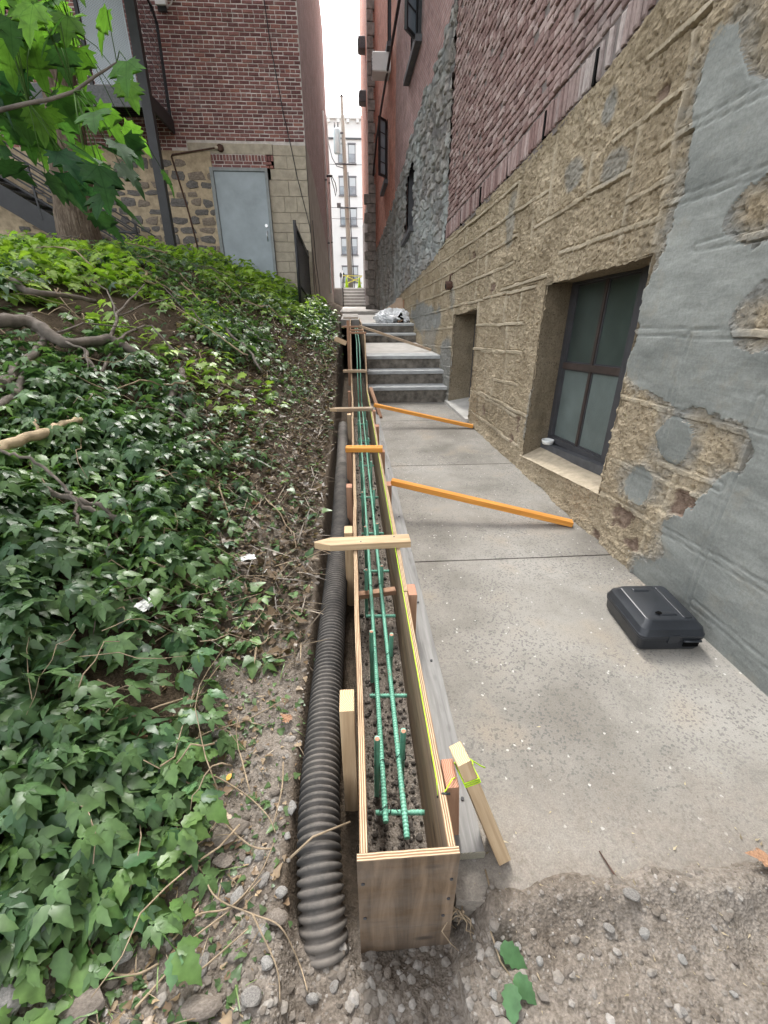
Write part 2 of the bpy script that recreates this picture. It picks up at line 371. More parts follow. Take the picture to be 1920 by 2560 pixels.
MT = dict(
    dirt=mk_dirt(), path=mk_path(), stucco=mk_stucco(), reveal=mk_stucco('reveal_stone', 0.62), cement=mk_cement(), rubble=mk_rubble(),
    brickL=mk_brick('red_brick', BRICK_L, kind='objr'), brickLs=mk_brick('red_brick_far', BRICK_L, True),
    brickR=mk_brick('worn_brick', BRICK_R, kind='objr'), brickRs=mk_brick('worn_brick_far', BRICK_R, True),
    brickwallL=mk_brickwall('brickwork_left', (0.20, 0.10, 0.095), (0.25, 0.12, 0.11), (0.46, 0.42, 0.40), (0, 2)),
    brickwallS=mk_brickwall('brickwork_side', (0.31, 0.19, 0.18), (0.38, 0.235, 0.215), (0.42, 0.37, 0.355), (1, 2)),
    brickwallO=mk_brickwall('brickwork_orange', (0.52, 0.22, 0.16), (0.60, 0.28, 0.20), (0.54, 0.43, 0.38), (1, 2)),
    mortarL=plain('pale_mortar', (0.60, 0.555, 0.52), 0.95, 0.1, 0.2, 9, 0.5, 'pos'),
    mortarR=plain('grey_mortar', (0.20, 0.175, 0.165), 0.95, 0.1, 0.3, 9, 0.5, 'pos'),
    sandmortar=plain('sandy_mortar', (0.44, 0.355, 0.245), 0.95, 0.1, 0.28, 9, 0.7, 'pos'),
    stone=plain('dark_stone', (0.155, 0.145, 0.135), 0.9, 0.2, 0.45, 9, 0.7),
    stone2=plain('brown_stone', (0.235, 0.195, 0.155), 0.9, 0.2, 0.4, 9, 0.7),
    quoin=plain('quoin_stone', (0.27, 0.245, 0.22), 0.9, 0.2, 0.4, 6, 0.8),
    block=plain('concrete_block', (0.43, 0.38, 0.30), 0.95, 0.1, 0.22, 7, 0.5),
    blockjoint=plain('block_joint', (0.45, 0.40, 0.32), 0.95, 0.1, 0.15, 9, 0.4, 'pos'),
    sidestucco=plain('side_stucco', (0.35, 0.30, 0.255), 0.95, 0.1, 0.2, 2.5, 0.4, 'pos'),
    bluestone=plain('bluestone', (0.36, 0.37, 0.37), 0.8, 0.2, 0.2, 6, 0.3, 'pos'),
    riser=plain('riser_stone', (0.155, 0.14, 0.12), 0.95, 0.1, 0.6, 8, 0.9, 'pos'),
    landing=plain('pale_concrete', (0.47, 0.45, 0.42), 0.9, 0.15, 0.16, 5, 0.3, 'pos'),
    sill=plain('sill_concrete', (0.46, 0.39, 0.29), 0.95, 0.1, 0.2, 16, 0.6, 'pos'),
    slate=plain('slate', (0.085, 0.088, 0.095), 0.6, 0.3, 0.25, 10, 0.2, 'pos'),
    blackmetal=plain('black_metal', (0.02, 0.021, 0.023), 0.45, 0.4, 0.3, 6, 0.1),
    greymetal=plain('grey_grating', (0.12, 0.125, 0.13), 0.6, 0.3, 0.3, 30, 0.3),
    galv=plain('pale_sheet_metal', (0.50, 0.55, 0.60), 0.5, 0.4, 0.08, 4, 0.05),
    dimple=plain('sheet_hole', (0.24, 0.28, 0.32), 0.7, 0.2, 0.1, 4),
    bronze=plain('brown_frame', (0.055, 0.042, 0.038), 0.5, 0.35, 0.3, 8, 0.1),
    doorpaint=plain('grey_blue_paint', (0.34, 0.39, 0.42), 0.5, 0.35, 0.15, 2.6, 0.08),
    doorframe=plain('grey_frame_paint', (0.26, 0.28, 0.28), 0.55, 0.3, 0.2, 6, 0.1),
    chrome=plain('worn_steel', (0.55, 0.55, 0.55), 0.3, 0.5, 0.1, 8, 0.0, 'objr', 0.9),
    rust=plain('rusty_pipe', (0.09, 0.052, 0.04), 0.85, 0.2, 0.4, 20, 0.3),
    white=plain('white_plastic', (0.72, 0.73, 0.71), 0.45, 0.4, 0.05, 6),
    whitewall=plain('white_wall', (0.88, 0.87, 0.845), 0.8, 0.2, 0.04, 1, 0.0, 'pos'),
    farcasing=plain('far_window_frame', (0.22, 0.22, 0.23), 0.6, 0.3, 0.1, 6),  # far frames and glass: washed-out overexposure put into the paler colour
    casing=plain('dark_casing', (0.06, 0.06, 0.065), 0.6, 0.3, 0.2, 6),
    farglass=mk_glass('far_glass', (0.30, 0.34, 0.37), 0.1), farblind=plain('window_blind', (0.62, 0.65, 0.66), 0.7, 0.2, 0.05, 2),
    glass=mk_glass('frosted_glass', (0.05, 0.068, 0.062), 0.3, 0.12), glass2=mk_glass('ribbed_glass', (0.125, 0.155, 0.15), 0.36, 0.45),  # lower panes: the frosted reflection is put into their paler colour
    upglass=mk_glass('upper_glass', (0.28, 0.36, 0.42), 0.12),
    bark=None, pine=mk_wood('pine', (0.36, 0.24, 0.135), (0.60, 0.46, 0.30)), redwood=mk_wood('reddish_pine', (0.27, 0.145, 0.09), (0.46, 0.28, 0.18)),
    pineold=mk_wood('weathered_pine', (0.25, 0.165, 0.10), (0.46, 0.345, 0.225), 0.35),
    orange=mk_wood('orange_lumber', (0.52, 0.205, 0.035), (0.72, 0.335, 0.075)), orangeend=mk_endgrain('orange_end', (0.40, 0.17, 0.045), (0.58, 0.29, 0.09)),
    greyplank=mk_wood('grey_plank', (0.17, 0.165, 0.16), (0.37, 0.365, 0.35), 0.6), greyend=mk_endgrain('grey_end', (0.16, 0.15, 0.12), (0.30, 0.28, 0.22)),
    pineend=mk_endgrain('pine_end', (0.42, 0.27, 0.14), (0.68, 0.52, 0.34)), redend=mk_endgrain('red_end', (0.35, 0.16, 0.10), (0.52, 0.30, 0.21)),
    plyface=mk_wood('plywood_face', (0.15, 0.10, 0.065), (0.40, 0.29, 0.185), 0.2, (1.6, 16, 16)), plyfront=mk_wood('plywood_front', (0.07, 0.049, 0.032), (0.26, 0.185, 0.122), 0.22, (22, 22, 1.6)),
    plyedge=mk_ply_edge(),
    string=plain('lime_string', (0.50, 0.80, 0.03), 0.6, 0.2, 0.1, 40), wire=plain('tie_wire', (0.02, 0.025, 0.025), 0.5, 0.4),
    casep=plain('black_case_plastic', (0.024, 0.027, 0.032), 0.36, 0.4, 0.3, 5, 0.12), hole=plain('opening_shade', (0.004, 0.004, 0.004), 0.9, 0.05),  # near-black colour stands in for the shade inside openings
    cone=plain('lime_cone', (0.40, 0.62, 0.02), 0.5, 0.3), tape=plain('yellow_tape', (0.75, 0.66, 0.20), 0.5, 0.3),
    polewood=mk_wood('pole_wood', (0.27, 0.245, 0.205), (0.45, 0.42, 0.36), 0.2, (24, 24, 1.2)), transf=plain('transformer_paint', (0.50, 0.60, 0.62), 0.5, 0.3, 0.05, 3),
    plastic=plain('white_bag', (0.76, 0.77, 0.78), 0.6, 0.3, 0.14, 7, 0.3), cardboard=plain('cardboard', (0.40, 0.30, 0.22), 0.9, 0.1, 0.15, 6, 0.2),
    foil=plain('crumpled_foil', (0.62, 0.63, 0.62), 0.35, 0.5, 0.3, 30, 0.4), dryleaf=plain('dry_leaf', (0.33, 0.19, 0.115), 0.8, 0.2, 0.35, 14, 0.3),
    vine=plain('dry_vine', (0.30, 0.235, 0.16), 0.85, 0.15, 0.35, 16, 0.3), branch=plain('grey_branch', (0.155, 0.135, 0.115), 0.9, 0.15, 0.45, 10, 0.8),
    palebranch=plain('pale_branch', (0.42, 0.33, 0.215), 0.85, 0.15, 0.35, 9, 0.5), greenstem=plain('green_stem', (0.055, 0.105, 0.03), 0.95, 0.05, 0.3, 12),
    leaf=mk_leaf('bank_leaf'), brightleaf=mk_leaf('bright_leaf', (1, 1, 1), 0.5, 0.42), mapleleaf=mk_leaf('maple_leaf', (.70, .80, .80), 0.75, 0.36),
    pebble=plain('pebble', (0.26, 0.245, 0.225), 0.9, 0.15, 0.4, 8, 0.5), rock=plain('grey_rock', (0.235, 0.222, 0.205), 0.9, 0.15, 0.4, 8, 0.6),
    rockpale=plain('pale_rock', (0.285, 0.275, 0.257), 0.85, 0.15, 0.3, 7, 0.6), rockbrown=plain('brown_rock', (0.20, 0.172, 0.145), 0.9, 0.15, 0.35, 7, 0.6),
    asphalt=plain('asphalt', (0.055, 0.055, 0.057), 0.9, 0.15, 0.3, 20, 0.4, 'pos'),
    yellowlitter=plain('yellow_litter', (0.65, 0.38, 0.07), 0.5, 0.3),
)

def mk_bark():
    m = Mat('bark', 0.95, 0.1)
    f = m.noise(9, 6, 0.7, m.vec('pos', (3.2, 3.2, 0.7)), 0.8)
    m.col(m.ramp(f, [(0.3, (0.045, 0.036, 0.028)), (0.5, (0.13, 0.10, 0.075)), (0.7, (0.24, 0.20, 0.155))]))
    m.bump(f, 1.0, 0.03)
    return m.m
MT['bark'] = mk_bark()

def mk_epoxy(name, worn):
    m = Mat(name, 0.4, 0.4)
    a = m.ramp(m.noise(6, 4, 0.6, m.vec('pos')), [(0.3, (0.13, 0.38, 0.27)), (0.7, (0.21, 0.50, 0.37))])
    a = m.mix(m.ramp(m.noise(24, 5, 0.7, m.vec('pos')), [(0.60, 0.0), (0.68, worn)]), a, (0.26, 0.20, 0.15))
    m.col(a)
    return m.m
MT['epoxy'] = mk_epoxy('green_epoxy', 0.8)

def mk_pipe():
    m = Mat('corrugated_plastic', 0.68, 0.25)
    a = m.ramp(m.noise(5, 4, 0.6), [(0.3, (0.030, 0.030, 0.030)), (0.7, (0.055, 0.054, 0.052))])
    geo = m.n('ShaderNodeNewGeometry')
    sep = m.n('ShaderNodeSeparateXYZ'); m.L(geo.outputs['Normal'], sep.inputs[0])
    up = m.ramp(sep.outputs[2], [(0.15, 0.0), (0.9, 1.0)])
    du = m.ramp(m.noise(9, 7, 0.75), [(0.34, 0.15), (0.66, 0.8)])       # dust lying on the upper side of the rings
    a = m.mix(m.math('MULTIPLY', up, du), a, (0.185, 0.165, 0.145))
    a = m.mix(m.math('MULTIPLY', m.attr('soil'), du), a, (0.19, 0.168, 0.145))
    m.col(a)
    m.bump(m.noise(90, 4), 0.25, 0.002)
    return m.m
MT['pipe'] = mk_pipe()
# ------------------------------------------------------------------ geometry helpers
def link(name, me, parent=None, loc=None, rot=None, kind=None, label=None):
    o = bpy.data.objects.new(name, me)
    COL.objects.link(o)
    if parent:
        o.parent = parent
    if loc is not None:
        o.location = loc
    if rot is not None:
        o.rotation_euler = rot
    if kind:
        o['kind'] = kind
    if label:
        o['label'] = label
    return o

def tag(o, label, cat, group=None, kind=None):
    o['label'] = label
    o['category'] = cat
    if group:
        o['group'] = group
    if kind:
        o['kind'] = kind
    return o

def thing(name, label, cat, loc=(0, 0, 0), rz=0.0, group=None):
    o = bpy.data.objects.new(name, None)
    o.empty_display_size = 0.1
    COL.objects.link(o)
    o.location = loc
    o.rotation_euler = (0, 0, rz)
    return tag(o, label, cat, group)

def mesh_np(name, V, F, mats, smooth=False, attrs=None, midx=None):
    """V (n,3); F list of (m,k) face arrays or one array; attrs {name: per-vertex floats or (n,4) colours}"""
    if isinstance(F, np.ndarray):
        F = [F]
    me = bpy.data.meshes.new(name)
    V = np.asarray(V, np.float32)
    loops = np.concatenate([f.reshape(-1) for f in F]).astype(np.int32)
    tot = np.concatenate([np.full(len(f), f.shape[1], np.int32) for f in F])
    start = np.concatenate([[0], np.cumsum(tot)[:-1]]).astype(np.int32)
    me.vertices.add(len(V)); me.vertices.foreach_set('co', V.reshape(-1))
    me.loops.add(len(loops)); me.loops.foreach_set('vertex_index', loops)
    me.polygons.add(len(tot)); me.polygons.foreach_set('loop_start', start)
    me.polygons.foreach_set('loop_total', tot)
    if midx is not None:
        me.polygons.foreach_set('material_index', np.asarray(midx, np.int32))
    me.polygons.foreach_set('use_smooth', np.full(len(tot), bool(smooth)))
    me.update(calc_edges=True)
    me.validate()
    for k, a in (attrs or {}).items():
        a = np.asarray(a, np.float32)
        if a.ndim == 1:
            at = me.attributes.new(k, 'FLOAT', 'POINT'); at.data.foreach_set('value', a)
        else:
            at = me.attributes.new(k, 'FLOAT_COLOR', 'POINT'); at.data.foreach_set('color', a.reshape(-1))
    for m in (mats if isinstance(mats, (list, tuple)) else [mats]):
        me.materials.append(m)
    return me

class MB:
    """collects simple solids into one mesh"""
    def __init__(s):
        s.v = []; s.f = []; s.m = []; s.sm = []
    def add(s, vs, fs, mi=0, smooth=False):
        b = len(s.v)
        s.v += [tuple(v) for v in vs]
        for f in fs:
            s.f.append([i + b for i in f]); s.m.append(mi); s.sm.append(smooth)
        return s
    def box(s, a, b, mi=0):
        x0, y0, z0 = (min(p, q) for p, q in zip(a, b)); x1, y1, z1 = (max(p, q) for p, q in zip(a, b))
        return s.add([(x0, y0, z0), (x1, y0, z0), (x1, y1, z0), (x0, y1, z0), (x0, y0, z1), (x1, y0, z1), (x1, y1, z1), (x0, y1, z1)],
                     [(3, 2, 1, 0), (4, 5, 6, 7), (0, 1, 5, 4), (1, 2, 6, 5), (2, 3, 7, 6), (3, 0, 4, 7)], mi)
    def prism(s, outline, z0, z1, ch=0.002, mi=0, cap=None, M=None, side=None):
        """outline: list of (x, y), counter-clockwise; chamfered top and bottom edges; side: per-edge material list"""
        n = len(outline)
        P = [Vector((p[0], p[1])) for p in outline]
        ins = []
        for i in range(n):
            a = (P[i] - P[i - 1]).normalized(); b = (P[(i + 1) % n] - P[i]).normalized()
            na = Vector((-a.y, a.x)); nb = Vector((-b.y, b.x))
            k = (na + nb); k = k / max(0.35, k.length_squared / 2.0) if k.length > 1e-6 else na
            ins.append(P[i] + k * ch)
        vs = [(p.x, p.y, z0) for p in ins] + [(p.x, p.y, z0 + ch) for p in P] + [(p.x, p.y, z1 - ch) for p in P] + [(p.x, p.y, z1) for p in ins]
        if M is not None:
            vs = [tuple(M @ Vector(v)) for v in vs]
        b = len(s.v); s.v += [tuple(v) for v in vs]
        def ff(f, m): s.f.append([i + b for i in f]); s.m.append(m); s.sm.append(False)
        cm = mi if cap is None else cap
        ff(list(range(n))[::-1], cm); ff([3 * n + i for i in range(n)], cm)
        for i in range(n):
            j = (i + 1) % n
            sm_ = side[i] if side else mi
            for r in range(3):
                ff((r * n + i, r * n + j, (r + 1) * n + j, (r + 1) * n + i), sm_)
        return s
    def tube(s, pts, rad, n=8, mi=0, cap=True, smooth=True):
        pts = [Vector(p) for p in pts]
        m = len(pts)
        if not hasattr(rad, '__len__'):
            rad = [rad] * m
        T = [(pts[min(i + 1, m - 1)] - pts[max(i - 1, 0)]).normalized() for i in range(m)]
        u = T[0].orthogonal().normalized()
        vs = []
        for i in range(m):
            u = (u - T[i] * u.dot(T[i]))
            u = u.normalized() if u.length > 1e-6 else T[i].orthogonal().normalized()
            w = T[i].cross(u)
            for k in range(n):
                a = 2 * math.pi * k / n
                vs.append(pts[i] + (u * math.cos(a) + w * math.sin(a)) * rad[i])
        fs = [(i * n + k, i * n + (k + 1) % n, (i + 1) * n + (k + 1) % n, (i + 1) * n + k) for i in range(m - 1) for k in range(n)]
        s.add(vs, fs, mi, smooth)
        if cap:
            b = len(s.v) - len(vs)
            s.f.append([b + k for k in range(n)][::-1]); s.m.append(mi); s.sm.append(False)
            s.f.append([b + (m - 1) * n + k for k in range(n)]); s.m.append(mi); s.sm.append(False)
        return s
    def mesh(s, name, mats):
        me = bpy.data.meshes.new(name)
        me.from_pydata(s.v, [], s.f)
        me.polygons.foreach_set('material_index', s.m)
        me.polygons.foreach_set('use_smooth', s.sm)
        for m in (mats if isinstance(mats, (list, tuple)) else [mats]):
            me.materials.append(m)
        me.update()
        return me
    def obj(s, name, mats, parent=None, **kw):
        return link(name, s.mesh(name, mats), parent, **kw)

def frame_from(p0, p1, up=(0, 0, 1)):
    """matrix with local X along p0 -> p1, origin at p0, local Z near up"""
    p0, p1 = Vector(p0), Vector(p1)
    x = (p1 - p0).normalized(); z = Vector(up)
    y = z.cross(x)
    if y.length < 1e-4:
        y = Vector((0, 1, 0)).cross(x)
    y.normalize(); z = x.cross(y)
    return Matrix(((x.x, y.x, z.x, p0.x), (x.y, y.y, z.y, p0.y), (x.z, y.z, z.z, p0.z), (0, 0, 0, 1))), (p1 - p0).length

def board(name, p0, p1, w, t, mat, endmat, parent=None, up=(0, 0, 1), point=0.0, both=False, ch=0.002, label=None):
    """lumber: centre line p0 -> p1, width w across, thickness t along 'up'; point > 0 sharpens the p0 end like a stake"""
    M, L = frame_from(p0, p1, up)
    h = w / 2
    if point:
        out = [(point, -h), (L, -h), (L, h), (point, h), (0.0, 0.006), (0.0, -0.006)]
        side = [0, 1, 0, 1, 1, 1]
    else:
        out = [(0, -h), (L, -h), (L, h), (0, h)]
        side = [0, 1, 0, 1]
    mb = MB().prism(out, -t / 2, t / 2, ch, 0, 0, None, side)
    o = mb.obj(name, [mat, endmat], parent)
    if parent:
        M = parent.matrix_basis.inverted() @ M
    o.matrix_basis = M
    if label:
        o['label'] = label
    return o

# numpy noise
_TAB = np.random.default_rng(5).random((256, 256))
def vnoise(x, y, seed=0):
    x = np.asarray(x, float) + seed * 17.3; y = np.asarray(y, float) + seed * 9.1
    xi = np.floor(x).astype(int); yi = np.floor(y).astype(int)
    fx = x - xi; fy = y - yi
    fx = fx * fx * (3 - 2 * fx); fy = fy * fy * (3 - 2 * fy)
    a = _TAB[xi & 255, yi & 255]; b = _TAB[(xi + 1) & 255, yi & 255]
    c = _TAB[xi & 255, (yi + 1) & 255]; d = _TAB[(xi + 1) & 255, (yi + 1) & 255]
    return (a * (1 - fx) + b * fx) * (1 - fy) + (c * (1 - fx) + d * fx) * fy - 0.5
def fbm(x, y, oct=4, seed=0, gain=0.5):
    s = 0; a = 1.0; f = 1.0
    for i in range(oct):
        s = s + a * vnoise(x * f, y * f, seed + i * 3)
        a *= gain; f *= 2.03
    return s
def worley(x, y, seed=0, jit=0.85):
    xi = np.floor(x).astype(int); yi = np.floor(y).astype(int)
    f1 = np.full(x.shape, 9.0); f2 = np.full(x.shape, 9.0); cid = np.zeros(x.shape)
    for dx in (-1, 0, 1):
        for dy in (-1, 0, 1):
            cx = xi + dx; cy = yi + dy
            px = cx + 0.5 + jit * (_TAB[(cx + seed) & 255, cy & 255] - 0.5)
            py = cy + 0.5 + jit * (_TAB[(cx + 91) & 255, (cy + 37 + seed) & 255] - 0.5)
            d = np.hypot(x - px, y - py)
            c = _TAB[(cx * 3 + 11) & 255, (cy * 5 + 7 + seed) & 255]
            m = d < f1
            f2 = np.where(m, f1, np.minimum(f2, d)); cid = np.where(m, c, cid); f1 = np.where(m, d, f1)
    return f1, f2, cid
def ip(y, pts):
    a = np.array(pts, float)
    return np.interp(y, a[:, 0], a[:, 1])
def sm(t):
    t = np.clip(t, 0, 1)
    return t * t * (3 - 2 * t)
def inpoly(px, py, poly):
    r = np.zeros(np.shape(px), bool)
    n = len(poly)
    for i in range(n):
        x0, y0 = poly[i]; x1, y1 = poly[i - 1]
        c = ((y0 > py) != (y1 > py)) & (px < (x1 - x0) * (py - y0) / ((y1 - y0) if y1 != y0 else 1e-9) + x0)
        r ^= c
    return r
def grid_faces(nu, nv):
    i = np.arange(nu - 1)[:, None] * nv + np.arange(nv - 1)[None, :]
    return np.stack([i, i + nv, i + nv + 1, i + 1], -1).reshape(-1, 4)
def compact(V, F, attrs):
    u, inv = np.unique(F, return_inverse=True)
    return V[u], inv.reshape(F.shape), {k: a[u] for k, a in attrs.items()}

# ------------------------------------------------------------------ ground
TOE = [(-6, -.05), (0, -.05), (2, .03), (5, .1), (6.5, .2), (8.3, .62), (11, 1.0), (12.3, 1.15), (17, 1.1), (27, 1.1), (29, 2.08), (200, 2.08)]
TOP = [(-6, .2), (-1, .25), (.3, .45), (1, .8), (2, 1.35), (4, 1.85), (8, 2.2), (12.3, 2.35), (29, 2.2), (200, 2.2)]
SHELF = [(0, .25), (2, .18), (4, .1), (8, 0.)]
def ground(x, y):
    x = np.asarray(x, float); y = np.asarray(y, float)
    toe = ip(y, TOE); top = ip(y, TOP)
    u = -.25 - x
    t = np.clip((u - ip(y, SHELF)) / 3.6, 0, 1)
    zl = toe + np.maximum(top - toe, 0) * (1 - (1 - t) ** 1.7)
    tr = -.19
    w = sm((u + .05) / .06)
    front = sm((y - .50 - .14 * sm((-.02 - x) / .08)) / .15)
    lip = .056 * np.exp(-((y - .655 - .05 * fbm(x * 5, y * 0, 3, 4)) / .062) ** 2)
    flat = np.where(x > .25, -.04 + lip * sm((x - .27) / .1), -.05 - .07 * sm((x + .4) / .3) * sm((y - .2) / .3))
    flat = np.where(x > .25, flat - .05 * sm((y - .76) / .08), flat)
    flat = np.where(y > 28.6, 2.05, np.where((y > 12.4) & (x < 3), np.minimum(flat, toe - .1), flat))
    k = sm((.36 - x) / .12)
    zr = flat + (tr - flat) * front * k
    return zr * (1 - w) + zl * w

# foliage lies to the left of this line (x as a function of y)
FOL = [(0, -.95), (.56, -.74), (.73, -.60), (.96, -.55), (1.25, -.57), (1.63, -.64), (2.03, -.66), (2.65, -.74), (3.65, -.80), (5.6, -.74), (7.4, -.55), (8.7, -.36), (12, -.28)]

def axis(segs):
    out = []
    for a, b, d0, d1 in segs:
        x = a
        while x < b - 1e-6:
            out.append(x)
            x += d0 + (d1 - d0) * (x - a) / (b - a)
    out.append(segs[-1][1])
    return np.array(out)

GX = axis([(-60, -10, 8, 2), (-10, -2.2, .6, .06), (-2.2, -.9, .06, .014), (-.9, .36, .011, .011), (.36, 1.8, .013, .016), (1.8, 4, .2, .8), (4, 60, 3, 9)])
GY = axis([(-20, -1, 4, .5), (-1, .3, .2, .012), (.3, 1.5, .011, .013), (1.5, 4, .014, .04), (4, 12.5, .04, .11), (12.5, 32, .5, 1.0), (32, 160, 4, 20)])
def ground_detail(x, y):
    """clods and pebbly relief of the bare earth"""
    near = np.clip(1.6 - y * .3, .25, 1.0)
    d = .024 * fbm(x * 4, y * 4, 3, 1) + .022 * fbm(x * 14, y * 14, 3, 2) * near
    f1, f2, c = worley(x * 30, y * 30, 3)
    peb = np.clip(.5 - f1, 0, 1) * (c > .8) * (.008 + .010 * c) * near
    f1b, f2b, cb = worley(x * 62 + 3.1, y * 62, 9)
    peb = peb + np.clip(.45 - f1b, 0, 1) * (cb > .8) * .006 * near
    return d + peb
def ground_z(x, y):
    x = np.asarray(x, float); y = np.asarray(y, float)
    return ground(x, y) + ground_detail(x, y)
gx, gy = np.meshgrid(GX, GY, indexing='ij')
gz = ground_z(gx, gy)
gz = np.where((gx > .36) & (gy > .78), np.minimum(gz, -.05), gz)
xb = ip(gy, FOL)
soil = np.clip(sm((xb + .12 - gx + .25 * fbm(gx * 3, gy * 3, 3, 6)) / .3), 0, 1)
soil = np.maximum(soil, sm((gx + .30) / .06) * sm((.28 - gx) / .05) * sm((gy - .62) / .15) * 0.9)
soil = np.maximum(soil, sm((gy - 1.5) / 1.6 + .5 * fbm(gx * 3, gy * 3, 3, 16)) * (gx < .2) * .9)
V = np.stack([gx, gy, gz], -1).reshape(-1, 3)
link('ground', mesh_np('ground', V, grid_faces(len(GX), len(GY)), MT['dirt'], True, {'soil': soil.reshape(-1)}), kind='structure')

# ------------------------------------------------------------------ path, stairs, street
def X0(y):                      # the right-hand wall runs slightly into the alley
    return 1.855 - .0364 * y
path = thing('concrete_path', 'grey exposed aggregate concrete path in slabs', 'path')
path['kind'] = 'structure'; del path['category']
def slab(y0, y1, z, x0, name='slab', mat='path', parent=path, h=.14, wob=.0):
    nx, ny = 24, max(3, int((y1 - y0) / .08))
    mb = MB()
    xs0 = np.linspace(0, 1, nx); ys = np.linspace(y0 + .003, y1 - .003, ny)
    U, Y = np.meshgrid(xs0, ys, indexing='ij')
    Yj = Y + wob * fbm(U * 9, Y * 0, 3, 8) * (np.abs(Y - ys[0]) < 1e-9)
    Xr = X0(Y) + .015
    X = x0 + (Xr - x0) * U
    Z = z + .004 * fbm(X * 2, Y * 2, 2, 3)
    edge = (Y == ys[0]) | (Y == ys[-1])
    Z = np.where(edge, Z - .005, Z)
    Vt = np.stack([X, Yj, Z], -1).reshape(-1, 3)
    Ft = grid_faces(nx, ny)
    ring = [i * ny for i in range(nx)] + [(nx - 1) * ny + j for j in range(1, ny)] + [i * ny + ny - 1 for i in range(nx - 2, -1, -1)] + [j for j in range(ny - 2, 0, -1)]
    n0 = len(Vt)
    Vb = Vt[ring].copy(); Vb[:, 2] = z - h
    k = len(ring)
    Fs = np.array([(ring[(i + 1) % k], ring[i], n0 + i, n0 + (i + 1) % k) for i in range(k)])[:, ::-1]
    me = mesh_np(name, np.concatenate([Vt, Vb]), [Ft, Fs], MT[mat], False)
    return link(name, me, parent)
for y0, y1 in ((.66, 2.528), (2.536, 4.428), (4.436, 6.34), (6.348, 7.60)):
    slab(y0, y1, 0.0, .262, wob=.03 if y0 < .7 else 0)
MB().box((.262, .7, -.13), (1.6, 7.6, -.012)).obj('joint_bed', MT['riser'], path)

def rough_face(x0, x1, z0, z1, y, amp=.012, seed=0, mat='riser', name='riser', parent=None, n=(40, 10)):
    U, W = np.meshgrid(np.linspace(x0, x1, n[0]), np.linspace(z0, z1, n[1]), indexing='ij')
    Yv = y - amp * (1 + 1.6 * fbm(U * 7, W * 11, 4, seed))
    Vt = np.stack([U, Yv, W], -1).reshape(-1, 3)
    return link(name, mesh_np(name, Vt, grid_faces(*n), MT[mat], True), parent)

def stairs(name, label, steps, x0, back, base_z, mat_t='bluestone'):
    t = thing(name, label, 'steps', (0, 0, 0))
    t['kind'] = 'structure'
    for i, (y, z, th) in enumerate(steps):
        zb = base_z if i == 0 else steps[i - 1][1]
        yb = back if i == len(steps) - 1 else steps[i + 1][0] + .05
        x1 = X0(y) + .01
        MB().prism([(x0, y), (x1, y), (x1, yb), (x0, yb)], z - th, z, .006).obj('tread', MT[mat_t], t)
        rough_face(x0, x1, zb - .02, z - th + .002, y + .035, .010, i * 5 + int(z * 10), parent=t)
    return t
s1 = stairs('stone_steps', 'lower flight of three rough steps with pale bluestone treads', [(7.55, .257, .055), (7.85, .477, .055), (8.15, .688, .055)], .262, 8.6, 0.0)
slab(8.604, 10.85, .686, .262, 'slab', 'landing')
s2 = stairs('stone_steps', 'upper flight of two broken stone steps below the plastic bag', [(10.74, .877, .045), (11.04, 1.067, .05)], .262, 11.5, .686)
slab(11.504, 17.3, 1.065, .262, 'slab', 'landing')
slab(17.32, 27.1, 1.165, -.5, 'slab', 'landing')
s3 = thing('concrete_step', 'single low concrete step on the far landing of the alley', 'step'); s3['kind'] = 'structure'
MB().prism([(.02, 17.30), (1.2, 17.30), (1.2, 17.62), (.02, 17.62)], 1.0, 1.175, .01).obj('tread', MT['landing'], s3)
MB().prism([(-.9, 12.35), (.255, 12.6), (.255, 27.0), (-.9, 27.0)], .9, 1.10, .01).obj('alley_edge', MT['landing'], kind='structure')

fs = thing('far_stairs', 'far concrete stairs of six risers climbing to the street', 'stairs'); fs['kind'] = 'structure'
for i in range(6):
    y = 27.0 + i * .28; z = 1.165 + (i + 1) * .16
    MB().prism([(-.35, y), (.9, y), (.9, y + .36), (-.35, y + .36)], z - .045, z, .006).obj('tread', MT['whitewall'], fs)
    MB().box((-.35, y + .05, z - .17), (.9, y + .36, z - .046)).obj('riser', MT['landing'], fs)
MB().prism([(-.885, 26.9), (-.42, 26.9), (-.42, 29), (-.885, 29)], 1.0, 2.04, .01).obj('stair_cheek', MT['landing'], kind='structure')
hr = thing('stair_handrail', 'thin black handrail beside the far stairs', 'handrail', (0, 0, 0))
MB().tube([(-.385, 27.0, 1.15), (-.385, 27.0, 2.05), (-.385, 28.6, 3.0), (-.385, 28.9, 3.0)], .02, 6).obj('rail', MT['blackmetal'], hr)
MB().tube([(-.385, 28.6, 2.0), (-.385, 28.6, 3.0)], .018, 6).obj('post', MT['blackmetal'], hr)
MB().box((-60, 28.68, 1.9), (60, 31.5, 2.125)).obj('pavement', MT['landing'], kind='structure')
MB().box((-60, 31.5, 1.8), (60, 44, 2.0)).obj('street', MT['asphalt'], kind='structure')
MB().box((-60, 44, 1.8), (60, 50.2, 2.13)).obj('far_pavement', MT['landing'], kind='structure')

